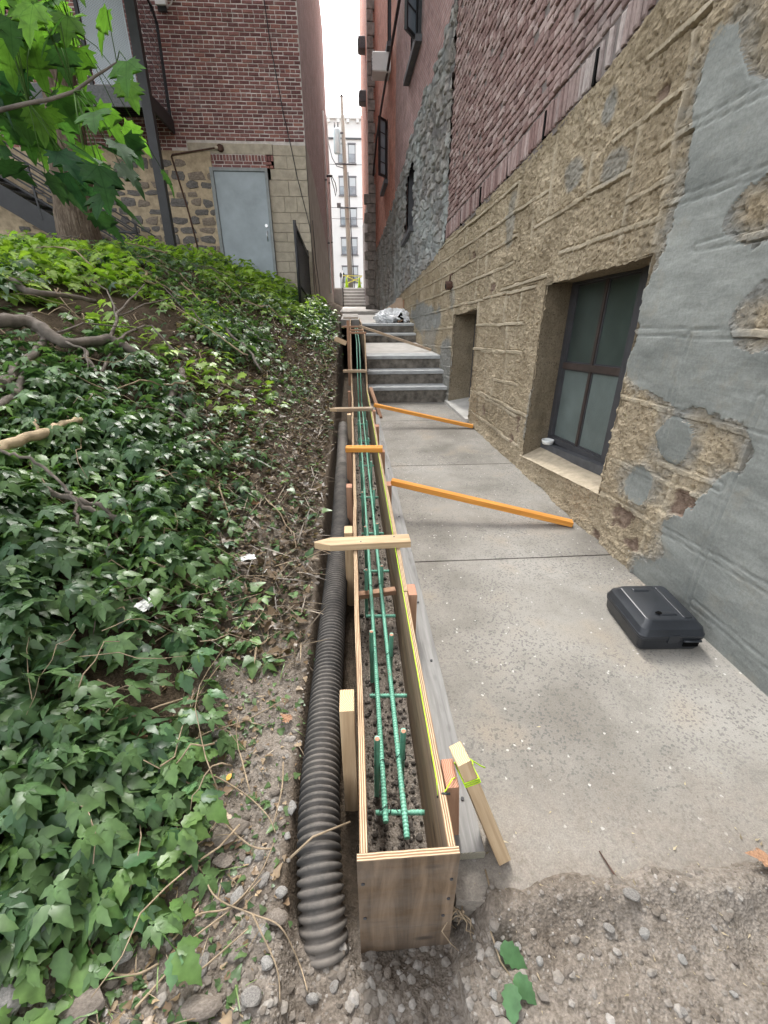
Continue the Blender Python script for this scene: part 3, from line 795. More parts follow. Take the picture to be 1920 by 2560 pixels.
# ------------------------------------------------------------------ right-hand building
RB = thing('old_brick_building', 'tall old building of worn red brick over a tan parged stone base along the path', 'building')
ZB = [(-4, 3.5), (2.0, 3.35), (2.9, 3.2), (3.323, 3.068), (3.563, 2.985), (3.812, 2.925), (4.633, 2.82), (5.404, 2.718), (6.3, 2.63), (7.0, 2.55), (8.15, 2.44), (9.4, 2.19), (10.9, 2.0), (12.5, 1.81), (14.5, 1.55)]
def zb(y):
    return ip(y, ZB)
PATCH = [(2.742, 2.739), (2.602, 2.712), (2.56, 2.62), (2.449, 2.481), (2.38, 2.44), (2.2, 2.41), (1.95, 2.44), (1.6, 2.36), (1.6, 2.16), (2.0, 2.12), (2.19, 2.073), (2.288, 2.036), (2.343, 1.96), (2.352, 1.886), (2.227, 1.825), (2.0, 1.84), (1.6, 1.82),
         (.4, 1.9), (-1, 1.9), (-1, -.3), (2.27, -.3), (2.302, .089), (2.18, .13), (2.064, .237), (2.124, .303), (2.171, .444), (2.014, .621), (1.956, .773), (1.838, .896), (1.80, .97), (1.843, 1.039), (1.893, 1.079), (2.122, 1.073), (2.531, 1.08), (2.705, 1.099), (2.80, 1.15), (2.869, 1.19), (2.82, 1.342), (2.834, 1.632), (2.791, 1.721), (2.738, 1.811), (2.718, 1.968), (2.695, 2.102), (2.701, 2.177), (2.723, 2.289), (2.783, 2.463)]
# openings: y near, y far, bottom at near/far, top at near/far
WIN_A = (2.845, 4.20, .325, .15, 1.822, 1.70)
WIN_B = (6.19, 7.38, .03, .03, 1.475, 1.35)
def in_open(y, z, o, jit=0.0):
    t = (y - o[0]) / (o[1] - o[0])
    lo = o[2] + (o[3] - o[2]) * t; hi = o[4] + (o[5] - o[4]) * t
    return (y > o[0] + jit) & (y < o[1] + jit * .7) & (z > lo) & (z < hi + jit * .6)

# mortar ribbons: (y0, z0, y1, z1)
RIB = [(2.83, 1.411, 1.0, 1.51), (2.82, 1.018, 1.0, 1.07), (2.79, .60, 2.0, .665), (2.35, .727, 1.9, .765), (2.815, .334, .9, .50), (1.82, .126, .8, .14), (2.76, 2.383, .9, 2.41), (3.0, 2.355, 2.74, 2.39),
       (3.50, 2.51, 2.9, 2.585), (3.3, 2.825, 2.6, 2.88), (4.61, 2.173, 3.74, 2.268), (3.74, 2.268, 3.25, 2.30), (3.21, 2.14, 2.86, 2.185), (2.86, 2.067, 1.0, 2.13), (4.05, 1.925, 3.2, 1.985), (3.2, 1.985, 2.86, 2.0),
       (5.81, 2.335, 4.45, 2.414), (5.36, 1.676, 4.22, 1.78), (2.5, 1.835, 1.0, 1.89), (5.9, .99, 5.04, 1.058), (5.76, .493, 4.25, .548),
       (2.908, 2.793, 2.858, 1.885), (3.242, 2.52, 3.19, 1.85), (3.755, 2.5, 3.736, 2.25), (4.423, 2.777, 4.367, 2.2), (4.687, 2.38, 4.683, 2.1), (1.85, 1.2, 1.85, .05), (2.377, 1.026, 2.346, .68), (2.204, .705, 2.208, .40), (2.286, .361, 2.296, .2), (2.386, 1.414, 2.375, 1.06),
       (1.3, 1.07, 1.32, .5), (1.45, 2.1, 1.43, 1.5), (2.1, 2.4, 2.09, 2.12), (1.6, 1.48, 1.6, 1.09), (2.55, .6, 2.55, .36)]
rr = random.Random(4)
crs = [.22, .50, .82, 1.13, 1.42, 1.72, 1.98, 2.22, 2.45, 2.68]
for k, zc in enumerate(crs):
    y = 4.25 if k < 6 else 5.0
    y += rr.uniform(0, .4)
    while y < 14:
        Ln = rr.uniform(.45, .95)
        f = lambda yy: zc - .075 * (yy - 4.2) * (1 if zc > .7 else .35)
        if rr.random() < .96:
            RIB.append((y, f(y) + rr.uniform(-.01, .01), y + Ln, f(y + Ln) + rr.uniform(-.01, .01)))
        if k and rr.random() < .95:
            yv = y + rr.uniform(0, Ln * .5)
            dz = zc - crs[k - 1]
            RIB.append((yv, f(yv), yv + rr.uniform(-.03, .03), f(yv) - dz))
        y += Ln
YA = [0.3]
while YA[-1] < 14.4:
    YA.append(YA[-1] + np.clip(.0045 * YA[-1], .0065, .06))
YA = np.array([-3, -1.5, -.5] + YA)
NZ = 400
vv = np.linspace(0, 1, NZ)
ya, va = np.meshgrid(YA, vv, indexing='ij')
za = -.2 + (zb(ya) + .2) * va
near = np.clip(1.25 - ya * .03, .5, 1.2)
wob = .010 * fbm(ya * 5, za * 5, 2, 21)
rib = np.zeros_like(ya); groove = np.zeros_like(ya)
for (a0, b0, a1, b1) in RIB:
    dx, dz = a1 - a0, b1 - b0
    L2 = dx * dx + dz * dz
    lo = min(a0, a1) - .06; hi = max(a0, a1) + .06
    i0, i1 = np.searchsorted(YA, lo), np.searchsorted(YA, hi)
    if i1 <= i0:
        continue
    Y_, Z_ = ya[i0:i1], za[i0:i1] + wob[i0:i1]
    t = np.clip(((Y_ - a0) * dx + (Z_ - b0) * dz) / L2, 0, 1)
    d = np.hypot(Y_ - a0 - t * dx, Z_ - b0 - t * dz)
    rib[i0:i1] = np.maximum(rib[i0:i1], sm((.0185 - d) / .004))
    groove[i0:i1] = np.maximum(groove[i0:i1], np.exp(-((d - .0205) / .0032) ** 2))
pj = .035 * fbm(ya * 5, za * 5, 4, 31) + .03 * fbm(ya * 22, za * 22, 4, 33, .6)
patch = inpoly(ya + pj, za + pj, PATCH)
patch &= ~(np.hypot((ya - 1.98) / .14, (za - 1.52) / .13) + .5 * fbm(ya * 9, za * 9, 3, 3) < 1)
circ = [(2.27, .872, .135), (2.46, .533, .13)]
cj = .35 * fbm(ya * 9, za * 9, 3, 13)
for (cy, cz, cr) in circ:
    patch |= np.hypot((ya - cy), (za - cz)) / cr + cj < 1
erode = sm((fbm(ya * 2.3, za * 2.3, 3, 41) + .12) / .3)           # where the ribbons have weathered away
chunk = sm((fbm(ya * 3.2, za * 3.2, 4, 51) - .12) / .25)
rough = .020 * fbm(ya * 2.1, za * 2.1, 3, 61) + .013 * fbm(ya * 7.5, za * 9, 4, 71, .6) + .010 * fbm(ya * 34, za * 34, 4, 81, .65) - .012 * np.abs(fbm(ya * 11, za * 13, 4, 83, .6))
f1, f2, cid = worley(ya * 16, za * 20, 5)
pits = -(np.clip(.36 - f1, 0, 1) * (cid > .72)) * .045
f1, f2, cid2 = worley(ya * 38, za * 38, 15)
pits = pits - (np.clip(.40 - f1, 0, 1) * (cid2 > .6)) * .02 + (np.clip(.40 - f1, 0, 1) * (cid2 < .2)) * .014
ribk = rib * (.55 + .45 * erode)
tan_d = (rough + pits * near - .012 * chunk) * (1 - .85 * ribk) + ribk * .011 - groove * .016 * (.45 + .55 * erode)
def blur(a, r):
    a = a.astype(float)
    for ax in (0, 1):
        for _ in range(2):
            c = np.cumsum(np.concatenate([np.repeat(np.take(a, [0], ax), r + 1, ax), a, np.repeat(np.take(a, [-1], ax), r, ax)], ax), ax)
            n = a.shape[ax]
            a = (np.take(c, np.arange(2 * r + 1, 2 * r + 1 + n), ax) - np.take(c, np.arange(0, n), ax)) / (2 * r + 1)
    return a
soft = blur(patch, 9)
stain = np.clip(1.5 * soft - .12 + .5 * fbm(ya * 12, za * 12, 4, 35), 0, .85) * (soft > .02)
for (cy, cz, ry, rz_, a) in [(9.9, 1.25, 1.5, .28, .9), (7.75, .5, .4, .5, .8), (9.2, .9, .7, .5, .6), (7.5, .25, .3, .4, .7), (3.65, 2.72, .10, .10, .7), (2.72, 2.50, .1, .16, .9), (4.03, 2.44, .14, .1, .6), (3.45, 2.36, .14, .09, .6), (4.2, .62, .06, .25, .6), (5.3, 2.3, .12, .25, .5), (7.6, 1.6, .12, .2, .5)]:
    stain = np.maximum(stain, a * sm((1.15 - np.hypot((ya - cy) / ry, (za - cz) / rz_) - .5 * fbm(ya * 4, za * 6, 3, 7)) / .35))
spall = np.zeros_like(ya)
for (cy, cz, r) in [(2.09, .585, .075), (2.52, .27, .085), (2.41, .155, .065), (2.75, .03, .04), (5.6, .32, .07), (4.6, .25, .06), (4.45, .42, .07), (3.1, 2.62, .04), (5.65, 1.7, .07), (6.6, 2.1, .1)]:
    spall = np.maximum(spall, sm((1.0 - np.hypot(ya - cy, (za - cz) * 1.2) / r - 1.5 * fbm(ya * 11, za * 13, 4, 17)) / .3))
tan_d = tan_d - .016 * spall
pat_d = .004 + .010 * fbm(ya * 2.0, za * 3.4, 3, 91) + .0025 * fbm(ya * 14, za * 30, 3, 95) - groove * .008
dd = np.where(patch, pat_d, tan_d)
# the base of the wall is ragged and leans out over the path edge
dd = dd + .02 * sm((.12 - za) / .15) * (~patch)
Vw = np.stack([X0(ya) - dd, ya, za], -1).reshape(-1, 3)
Fw = grid_faces(len(YA), NZ)
cy_ = ya.reshape(-1)[Fw].mean(1); cz_ = za.reshape(-1)[Fw].mean(1)
jf = .022 * fbm(cy_ * 9, cz_ * 9, 3, 101)
keep = ~(in_open(cy_, cz_, WIN_A, jf) | in_open(cy_, cz_, WIN_B, jf))
pf = patch.reshape(-1)[Fw].mean(1) > .5
Fw = Fw[:, ::-1]
at = {'stain': stain.reshape(-1), 'spall': spall.reshape(-1), 'rib': (ribk * (1 - spall)).reshape(-1)}
v, f, a = compact(Vw, Fw[keep & ~pf], at)
link('parged_stone_wall', mesh_np('parged_stone_wall', v, f, MT['stucco'], False, a), RB)
# the grey patches: the big smear and each round dab
whole = keep & pf
dab = np.zeros(len(Fw), bool)
for i, (cy, cz, cr) in enumerate(circ):
    s_ = whole & (np.hypot(cy_ - cy, cz_ - cz) < cr * 1.5) & (np.hypot(cy_ - 1.98, cz_ - .78) > .12)
    v, f, a = compact(Vw, Fw[s_ & ~dab], {'thin': 1 - soft.reshape(-1)})
    link('cement_dab', mesh_np('cement_dab', v, f, MT['cement'], True, a), RB, label=['upper round grey cement dab low on the wall', 'lower grey cement dab beside the window ledge'][i])
    dab |= s_
v, f, a = compact(Vw, Fw[whole & ~dab], {'thin': 1 - soft.reshape(-1)})
link('cement_patch', mesh_np('cement_patch', v, f, MT['cement'], True, a), RB, label='large smooth blue-grey cement patch spread over the tan wall')

def WP(y, z, off):               # a point of the wall, off metres behind its face
    return Vector((X0(y) + off, y, z))

def reveal(o, depth, parent, dy=.06):
    """the four rough faces of a window opening"""
    t = np.linspace(0, 1, 14); k = np.linspace(0, 1, 30)
    vs, fs = [], []
    n0 = 0
    def strip(A, B, C, D, seed):          # A,B front corners, C,D back corners
        nonlocal n0
        U, W = np.meshgrid(t, k, indexing='ij')
        A_, B_, C_, D_ = (np.array(p) for p in (A, B, C, D))
        P = (A_ * (1 - W)[..., None] + B_ * W[..., None]) * (1 - U)[..., None] + (C_ * (1 - W)[..., None] + D_ * W[..., None]) * U[..., None]
        n = np.cross(B_ - A_, C_ - A_); n = n / np.linalg.norm(n)
        P = P + n * (.022 * fbm(U * 4 + seed, W * 11, 3, seed) * np.sin(math.pi * np.clip(U + .12, 0, 1)))[..., None]
        vs.append(P.reshape(-1, 3)); fs.append(grid_faces(14, 30) + n0); n0 += P.size // 3
    y0, y1 = o[0] - .012, o[1] + .012
    nb, fb, nt, ft = o[2] - .01, o[3] - .01, o[4] + .012, o[5] + .012
    strip(WP(y1, fb - .05, -.004), WP(y1, ft, -.004), WP(y1 + dy, fb + .02, depth), WP(y1 + dy, ft + .01, depth), 1)
    strip(WP(y0, nb - .05, -.004), WP(y0, nt, -.004), WP(y0 - dy, nb + .02, depth), WP(y0 - dy, nt, depth), 2)
    strip(WP(y0, nt, -.004), WP(y1, ft, -.004), WP(y0 - dy, nt - .01, depth), WP(y1 + dy, ft + .01, depth), 3)
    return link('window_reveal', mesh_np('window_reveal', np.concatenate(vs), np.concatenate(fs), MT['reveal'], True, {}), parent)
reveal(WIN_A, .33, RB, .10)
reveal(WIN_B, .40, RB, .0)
# sloping ledge under the big window
U, W = np.meshgrid(np.linspace(0, 1, 16), np.linspace(0, 1, 40), indexing='ij')
yy = 2.80 + W * 1.46
zz = (.33 - .185 * W) + U * (.03 + .06 * W) + .006 * fbm(yy * 12, U * 5, 3, 3)
link('window_ledge', mesh_np('window_ledge', np.stack([X0(yy) - .012 + U * .24, yy, zz], -1).reshape(-1, 3), grid_faces(16, 40)[:, ::-1], MT['sill'], True), RB, label='sloping pale concrete ledge under the big window')
U, W = np.meshgrid(np.linspace(0, 1, 10), np.linspace(0, 1, 40), indexing='ij')
yy = 2.80 + W * 1.46
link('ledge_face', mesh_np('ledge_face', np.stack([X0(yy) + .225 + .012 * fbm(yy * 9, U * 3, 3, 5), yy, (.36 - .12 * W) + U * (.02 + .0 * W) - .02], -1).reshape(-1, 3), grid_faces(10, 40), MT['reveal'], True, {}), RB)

def shear_box(mb, y0, y1, z0, z1, o0, o1, s=-.075, yr=3.8, mi=0):
    """box on the wall between offsets o0 (front) and o1; its level lines follow the wall's fall"""
    P = []
    for off in (o0, o1):
        for (y, z) in ((y0, z0), (y1, z0), (y1, z1), (y0, z1)):
            P.append(WP(y, z + s * (y - yr), off))
    mb.add(P, [(0, 1, 2, 3), (7, 6, 5, 4), (0, 4, 5, 1), (1, 5, 6, 2), (2, 6, 7, 3), (3, 7, 4, 0)], mi)
    return mb

# the big window: y 3.31..4.29, head 1.755, bottom .37 at y=3.8
bw = 0.045
win = MB()
shear_box(win, 3.27, 3.33, .33, 1.79, .27, .35); shear_box(win, 4.235, 4.30, .33, 1.79, .27, .35)
shear_box(win, 3.33, 4.235, 1.735, 1.79, .27, .35); shear_box(win, 3.33, 4.235, .33, .385, .27, .35)
W_A = win.obj('window', MT['casing'], RB)
W_A['label'] = 'big steel window of four frosted panes in the parged wall'
m_ = MB(); shear_box(m_, 3.33, 4.235, 1.035, 1.09, .275, .34); m_.obj('transom', MT['bronze'], W_A)
m_ = MB(); shear_box(m_, 3.75, 3.785, .385, 1.035, .285, .335); shear_box(m_, 3.75, 3.785, 1.09, 1.735, .285, .335); m_.obj('mullion', MT['bronze'], W_A)
m_ = MB(); shear_box(m_, 3.22, 3.27, .33, 1.8, .25, .40); m_.obj('jamb', MT['casing'], W_A)
for (y0, y1, z0, z1, g) in ((3.33, 3.75, .385, 1.035, 'glass2'), (3.785, 4.235, .385, 1.035, 'glass2'), (3.33, 3.75, 1.09, 1.735, 'glass'), (3.785, 4.235, 1.09, 1.735, 'glass')):
    m_ = MB(); shear_box(m_, y0, y1, z0, z1, .305, .312); m_.obj('pane', MT[g], W_A)
m_ = MB()
for (y0, y1, z0, z1) in ((3.33, 3.75, .385, 1.035), (3.785, 4.235, .385, 1.035), (3.33, 3.75, 1.09, 1.735), (3.785, 4.235, 1.09, 1.735)):
    b_ = .012
    shear_box(m_, y0, y1, z0, z0 + b_, .296, .304); shear_box(m_, y0, y1, z1 - b_, z1, .296, .304)
    shear_box(m_, y0, y0 + b_, z0 + b_, z1 - b_, .296, .304); shear_box(m_, y1 - b_, y1, z0 + b_, z1 - b_, .296, .304)
m_.obj('glazing_bead', MT['casing'], W_A)
m_ = MB(); shear_box(m_, 3.0, 4.36, .255, .33, .20, .36, -.12); m_.obj('sill', MT['slate'], W_A)
dish = thing('white_dish', 'small round white dish left on the slate window sill', 'dish', WP(4.15, .29, .21))
prof = [(0.0, .003), (.042, .003), (.052, .010), (.056, .030), (.060, .046), (.052, .048), (.047, .020), (0, .014)]
vs = []; n = 24
for (r, z) in prof:
    vs += [(r * math.cos(2 * math.pi * k / n), r * math.sin(2 * math.pi * k / n), z) for k in range(n)]
MB().add(vs, [(i * n + k, i * n + (k + 1) % n, (i + 1) * n + (k + 1) % n, (i + 1) * n + k) for i in range(len(prof) - 1) for k in range(n)], 0, True).obj('bowl', MT['white'], dish)

# the narrow opening by the lower steps
win = MB()
S_ = -.09
shear_box(win, 6.25, 6.32, .05, 1.44, .27, .42, S_, 6.8); shear_box(win, 7.32, 7.38, .05, 1.44, .34, .42, S_, 6.8); shear_box(win, 6.32, 7.32, 1.37, 1.44, .34, .42, S_, 6.8)
W_B = win.obj('window', MT['casing'], RB); W_B['label'] = 'narrow deep window opening beside the lower steps'
m_ = MB(); shear_box(m_, 6.32, 7.32, .08, .74, .37, .38, S_, 6.8); m_.obj('pane', MT['glass2'], W_B)
m_ = MB(); shear_box(m_, 6.32, 7.32, .79, 1.37, .37, .38, S_, 6.8); m_.obj('pane', MT['glass'], W_B)
m_ = MB(); shear_box(m_, 6.25, 7.38, .74, .79, .34, .40, S_, 6.8); m_.obj('transom', MT['bronze'], W_B)
MB().add([WP(6.17, -.02, -.04), WP(7.5, -.02, -.04), WP(7.5, .10, .40), WP(6.17, .10, .40), WP(6.17, .045, -.04), WP(7.5, .045, -.04), WP(7.5, .12, .40), WP(6.17, .12, .40)],
         [(3, 2, 1, 0), (4, 5, 6, 7), (0, 1, 5, 4), (1, 2, 6, 5), (2, 3, 7, 6), (3, 0, 4, 7)]).obj('threshold', MT['landing'], RB, label='pale cement threshold of the narrow opening')
MB().add([(X0(-3) + .44, -3, -.2), (9, -3, -.2), (9, 29, -.2), (X0(29) + .44, 29, -.2), (X0(-3) + .44, -3, 19), (9, -3, 19), (9, 29, 19), (X0(29) + .44, 29, 19)], [(3, 2, 1, 0), (4, 5, 6, 7), (0, 1, 5, 4), (1, 2, 6, 5), (2, 3, 7, 6), (3, 0, 4, 7)]).obj('dark_interior', MT['hole'], RB)

# bricks of the near brick face: soldier course along its foot, then running bond
def brick_mesh(name, L, H, T, mats, seed):
    r = random.Random(seed); c = .006
    j = lambda s=.003: r.uniform(-s, s)
    b4 = [(-L / 2, -H / 2), (L / 2, -H / 2), (L / 2, H / 2), (-L / 2, H / 2)]
    vs = [(x, T, z) for x, z in b4] + [(x + j(), c + j(), z + j(.002)) for x, z in b4] + [(x * (1 - 2 * c / L) + j(), j(), z * (1 - 2 * c / H) + j(.002)) for x, z in b4]
    fs = [(8, 9, 10, 11)]
    for k in range(4):
        q = (k + 1) % 4
        fs += [(4 + k, 4 + q, 8 + q, 8 + k), (k, q, 4 + q, 4 + k)]
    me = bpy.data.meshes.new(name); me.from_pydata(vs, [], fs); me.materials.append(mats); me.update()
    return me
def brick_arrays(me):
    v = np.empty(len(me.vertices) * 3, np.float32); me.vertices.foreach_get('co', v)
    return v.reshape(-1, 3), np.array([p.vertices[:] for p in me.polygons])
def lay_bricks(parent, items, variants, mat_single, mat_many, origin, xdir, score, nmax=300, name='brick', loose_name='brickwork'):
    """items: (u, z, dx, rot, out, variant, sx, sz); u runs along xdir, out pushes the brick out of the face"""
    items = sorted(items, key=score)
    xd = Vector(xdir).normalized(); zd = Vector((0, 0, 1)); yd = zd.cross(xd)        # local +Y goes into the wall
    for (u, z, tilt, out, vi, sx, sz) in items[:nmax]:
        p = Vector(origin) + xd * u + zd * z - yd * out
        o = link(name, variants[vi], parent)
        R = Matrix((xd, yd, zd)).transposed()
        R = R @ Matrix.Rotation(-tilt, 3, 'Y') @ Matrix.Diagonal((sx, 1, sz))
        M = R.to_4x4(); M.translation = p
        o.matrix_basis = M
    rest = items[nmax:]
    if rest:
        VV, FF, RR = [], [], []; n0 = 0
        r = random.Random(9)
        base = [brick_arrays(m) for m in variants]
        R0 = np.array(Matrix((xd, yd, zd)).transposed())
        for (u, z, tilt, out, vi, sx, sz) in rest:
            v, f = base[vi]
            w = v * np.array([sx, 1, sz])
            c, s = math.cos(tilt), math.sin(tilt)
            w = np.stack([w[:, 0] * c - w[:, 2] * s, w[:, 1], w[:, 0] * s + w[:, 2] * c], -1)
            p = np.array(Vector(origin) + xd * u + zd * z - yd * out)
            VV.append(w @ R0.T + p); FF.append(f + n0); n0 += len(v); RR.append(np.full(len(v), r.random()))
        o = link(loose_name, mesh_np(loose_name, np.concatenate(VV), np.concatenate(FF), mat_many, False, {'rnd': np.concatenate(RR)}), parent, kind='stuff')
    return

bvar = [brick_mesh('worn_brick', .106, .058, .06, MT['brickR'], k) for k in range(5)]
xd = Vector((-.0364, 1, 0)).normalized()
# the face is seen from -X: bricks' own front looks along -Y locally, so the run goes from far to near
xdn = -xd
org = Vector((X0(8.19) - .006, 8.19, 0))
items = []
rb = random.Random(21)
u = .0
while u < 6.6:                      # soldier course
    y = 8.19 - u
    if rb.random() > .09:
        items.append((u, float(zb(y)) + .115, math.pi / 2 + rb.uniform(-.03, .03), rb.uniform(-.006, .008), rb.randrange(5), 1.86, .90))
    u += .0575
row = 0
while True:
    z0 = .27 + row * .0675
    u = -.056 * (row % 2)
    hit = False
    while u < 6.7:
        y = 8.19 - u - .055
        z = float(zb(y)) + z0
        if z < 6.6 and u > -.02:
            hit = True
            q = rb.random()
            if q > .035:
                sl = math.atan2(float(zb(y - .1) - zb(y + .1)), .2)
                w_ = rb.choice((1.0, 1.0, .95, 1.45, .8))
                items.append((u + .054 * w_, z, sl + rb.uniform(-.03, .03), rb.uniform(-.008, .006) + (.012 if q > .97 else 0), rb.randrange(5), w_ * rb.uniform(.94, 1.0), rb.uniform(.86, 1.04)))
                u += .112 * (w_ - 1)
        u += .112
    row += 1
    if not hit or row > 62:
        break
def near_frame(it):
    y = 8.19 - it[0]
    dz = it[1] - 1.6
    # inside the picture the bricks just above the parged base show largest
    return y - 0.0 + (100 if dz > (y * .437) * 1.06 + .15 else 0)
lay_bricks(RB, items, bvar, None, MT['brickRs'], org, xdn, near_frame)
# mortar bed behind the bricks and the plain upper wall
ys = np.linspace(-3, 8.18, 60)
U, W = np.meshgrid(ys, np.linspace(0, 1, 12), indexing='ij')
Zm = (zb(U) - .03) + (19 - zb(U)) * W
link('mortar_bed', mesh_np('mortar_bed', np.stack([X0(U) + .012, U, Zm], -1).reshape(-1, 3), grid_faces(60, 12)[:, ::-1], MT['mortarR'], True), RB)
MB().add([WP(-3, 7.2, -.002), WP(8.18, 7.0, -.002), WP(8.18, 19, -.002), WP(-3, 19, -.002)], [(3, 2, 1, 0)]).obj('upper_brickwork', MT['brickwallS'], RB)
# dark weep slots at the foot of the brick
wm = MB().box((-.012, -.014, -.10), (.012, .02, .09)).mesh('weep_slot', MT['hole'])
for y in (6.43, 5.504, 4.675, 3.905, 7.3):
    link('weep_slot', wm, RB, loc=WP(y, float(zb(y)) + .10, -.0))

# grey rubble masonry beyond, brick above it
GT = [(8.19, 5.35), (8.5, 5.31), (9.6, 5.02), (11.2, 4.92), (12.5, 4.64), (15.45, 3.96), (20.9, 3.28), (22, 3.2)]
YB = [8.195]
while YB[-1] < 21.2:
    YB.append(YB[-1] + .0062 * YB[-1])
YB = np.array(YB); NB = 250
yb_, vb = np.meshgrid(YB, np.linspace(0, 1, NB), indexing='ij')
lo = np.where(yb_ < 14.4, zb(yb_) - .03, .9)
zb_ = lo + (ip(yb_, GT) + .12 - lo) * vb
f1, f2, cid = worley(yb_ * 4.2 + .35 * fbm(yb_ * 2, zb_ * 2, 2, 2), zb_ * 6.5 + .35 * fbm(yb_ * 2, zb_ * 2, 2, 5), 23, .95)
edge = sm((f2 - f1) / .22)
db = .035 * edge * (.4 + cid) + .035 * fbm(yb_ * 5, zb_ * 7, 5, 7, .6) - .02
ragged = (zb_ > ip(yb_, GT) + .12 * fbm(yb_ * 6, zb_ * 3, 3, 9))
Fb = grid_faces(len(YB), NB)[:, ::-1]
kb = ~ragged.reshape(-1)[Fb].any(1)
W3 = (11.5, 12.65, 3.03, 2.86, 4.4, 4.05)
cyb = yb_.reshape(-1)[Fb].mean(1); czb = zb_.reshape(-1)[Fb].mean(1)
kb &= ~in_open(cyb, czb, W3)
v, f, a = compact(np.stack([X0(yb_) - db, yb_, zb_], -1).reshape(-1, 3), Fb[kb], {'cell': cid.reshape(-1), 'joint': (1 - edge).reshape(-1) * .6})
link('grey_rubble_wall', mesh_np('grey_rubble_wall', v, f, MT['rubble'], False, a), RB)
holes = [(11.3, 12.6, 6.02, 5.9, 8.4, 8.4), (16.85, 17.9, 4.9, 4.8, 6.4, 6.3), (16.1, 17.0, 7.75, 7.7, 9.2, 9.1)]
def pane_wall(name, y0, y1, z0, z1, mat, off=.0, cuts=()):
    """a strip of wall with rectangular openings left free"""
    ysx = sorted({y0, y1} | {c[0] for c in cuts} | {c[1] for c in cuts}); zsx = sorted({z0, z1} | {c[2] for c in cuts} | {c[4] for c in cuts})
    mb = MB()
    for i in range(len(ysx) - 1):
        for k in range(len(zsx) - 1):
            ym = (ysx[i] + ysx[i + 1]) / 2; zm = (zsx[k] + zsx[k + 1]) / 2
            if any(c[0] < ym < c[1] and c[2] < zm < c[4] for c in cuts):
                continue
            mb.add([WP(ysx[i], zsx[k], off), WP(ysx[i + 1], zsx[k], off), WP(ysx[i + 1], zsx[k + 1], off), WP(ysx[i], zsx[k + 1], off)], [(3, 2, 1, 0)])
    return mb.obj(name, MT[mat], RB)
pane_wall('far_brickwork', 8.185, 15.0, 3.0, 19, 'brickwallS', .035, [holes[0]] + [(W3[0], W3[1], 2.9, 0, 4.42)])
pane_wall('orange_brickwork', 15.0, 21.2, 2.2, 19, 'brickwallO', .035, holes[1:])

def casement(y, z0, z1, w, ang, label):
    """an outward-opening steel casement hinged at the wall"""
    t = thing('open_casement', label, 'window', WP(y, z0, -.02), 0)
    L = z1 - z0
    d = Vector((-math.sin(ang), -math.cos(ang), 0))
    fr = MB()
    for (a0, a1, b0, b1) in ((0, .06, 0, L), (w - .06, w, 0, L), (.06, w - .06, 0, .06), (.06, w - .06, L - .06, L)):
        nrm = Vector((-d.y, d.x, 0)) * .025
        P = [d * a0 + nrm, d * a1 + nrm, d * a1 - nrm, d * a0 - nrm]
        fr.add([p + Vector((0, 0, b0)) for p in P] + [p + Vector((0, 0, b1)) for p in P], [(3, 2, 1, 0), (4, 5, 6, 7), (0, 1, 5, 4), (1, 2, 6, 5), (2, 3, 7, 6), (3, 0, 4, 7)])
    fr.obj('sash', MT['blackmetal'], t)
    for k in range(1, int(L / .42) + 1):
        zz_ = k * L / (int(L / .42) + 1)
        nrm = Vector((-d.y, d.x, 0)) * .012
        P = [d * .06 + nrm, d * (w - .06) + nrm, d * (w - .06) - nrm, d * .06 - nrm]
        MB().add([p + Vector((0, 0, zz_ - .012)) for p in P] + [p + Vector((0, 0, zz_ + .012)) for p in P], [(3, 2, 1, 0), (4, 5, 6, 7), (0, 1, 5, 4), (1, 2, 6, 5), (2, 3, 7, 6), (3, 0, 4, 7)]).obj('glazing_bar', MT['blackmetal'], t)
    nrm = Vector((-d.y, d.x, 0)) * .003
    P = [d * .06 + nrm, d * (w - .06) + nrm, d * (w - .06) - nrm, d * .06 - nrm]
    MB().add([p + Vector((0, 0, .06)) for p in P] + [p + Vector((0, 0, L - .06)) for p in P], [(3, 2, 1, 0), (4, 5, 6, 7), (0, 1, 5, 4), (1, 2, 6, 5), (2, 3, 7, 6), (3, 0, 4, 7)]).obj('pane', MT['upglass'], t)
    return t
casement(11.5, 6.02, 8.3, .50, .55, 'black framed casement standing open high on the brick wall, the nearer one')
casement(16.85, 4.95, 6.35, .42, .6, 'smaller black casement standing open on the orange brick, farther along the alley')
def side_window(o, label, depth=.22):
    t = thing('wall_window', label, 'window', WP((o[0] + o[1]) / 2, o[2], 0))
    M = t.matrix_basis.inverted()
    def bx(nm, y0, y1, z0, z1, o0, o1, mat):
        P = [WP(y, z, off) - t.location for off in (o0, o1) for (y, z) in ((y0, z0), (y1, z0), (y1, z1), (y0, z1))]
        MB().add(P, [(0, 1, 2, 3), (7, 6, 5, 4), (0, 4, 5, 1), (1, 5, 6, 2), (2, 6, 7, 3), (3, 7, 4, 0)]).obj(nm, MT[mat], t)
    y0, y1, z0, z1 = o[0], o[1], min(o[2], o[3]), max(o[4], o[5])
    bx('frame', y1 - .09, y1 + .03, z0, z1, .06, .30, 'casing'); bx('frame', y0 - .03, y0 + .06, z0, z1, .06, .30, 'casing')
    bx('pane', y0 + .06, y1 - .09, z0, z1, depth, depth + .01, 'glass')
    P = [WP(y, z, off) - t.location for off in (-.09, .2) for (y, z) in ((o[0] - .1, o[2] - .10), (o[1] + .15, o[3] - .12), (o[1] + .15, o[3] - .02), (o[0] - .1, o[2] + .0))]
    MB().add(P, [(0, 1, 2, 3), (7, 6, 5, 4), (0, 4, 5, 1), (1, 5, 6, 2), (2, 6, 7, 3), (3, 7, 4, 0)]).obj('sill', MT['slate'], t)
    return t
side_window(W3, 'tall dark window slit in the grey rubble stretch of the right wall')
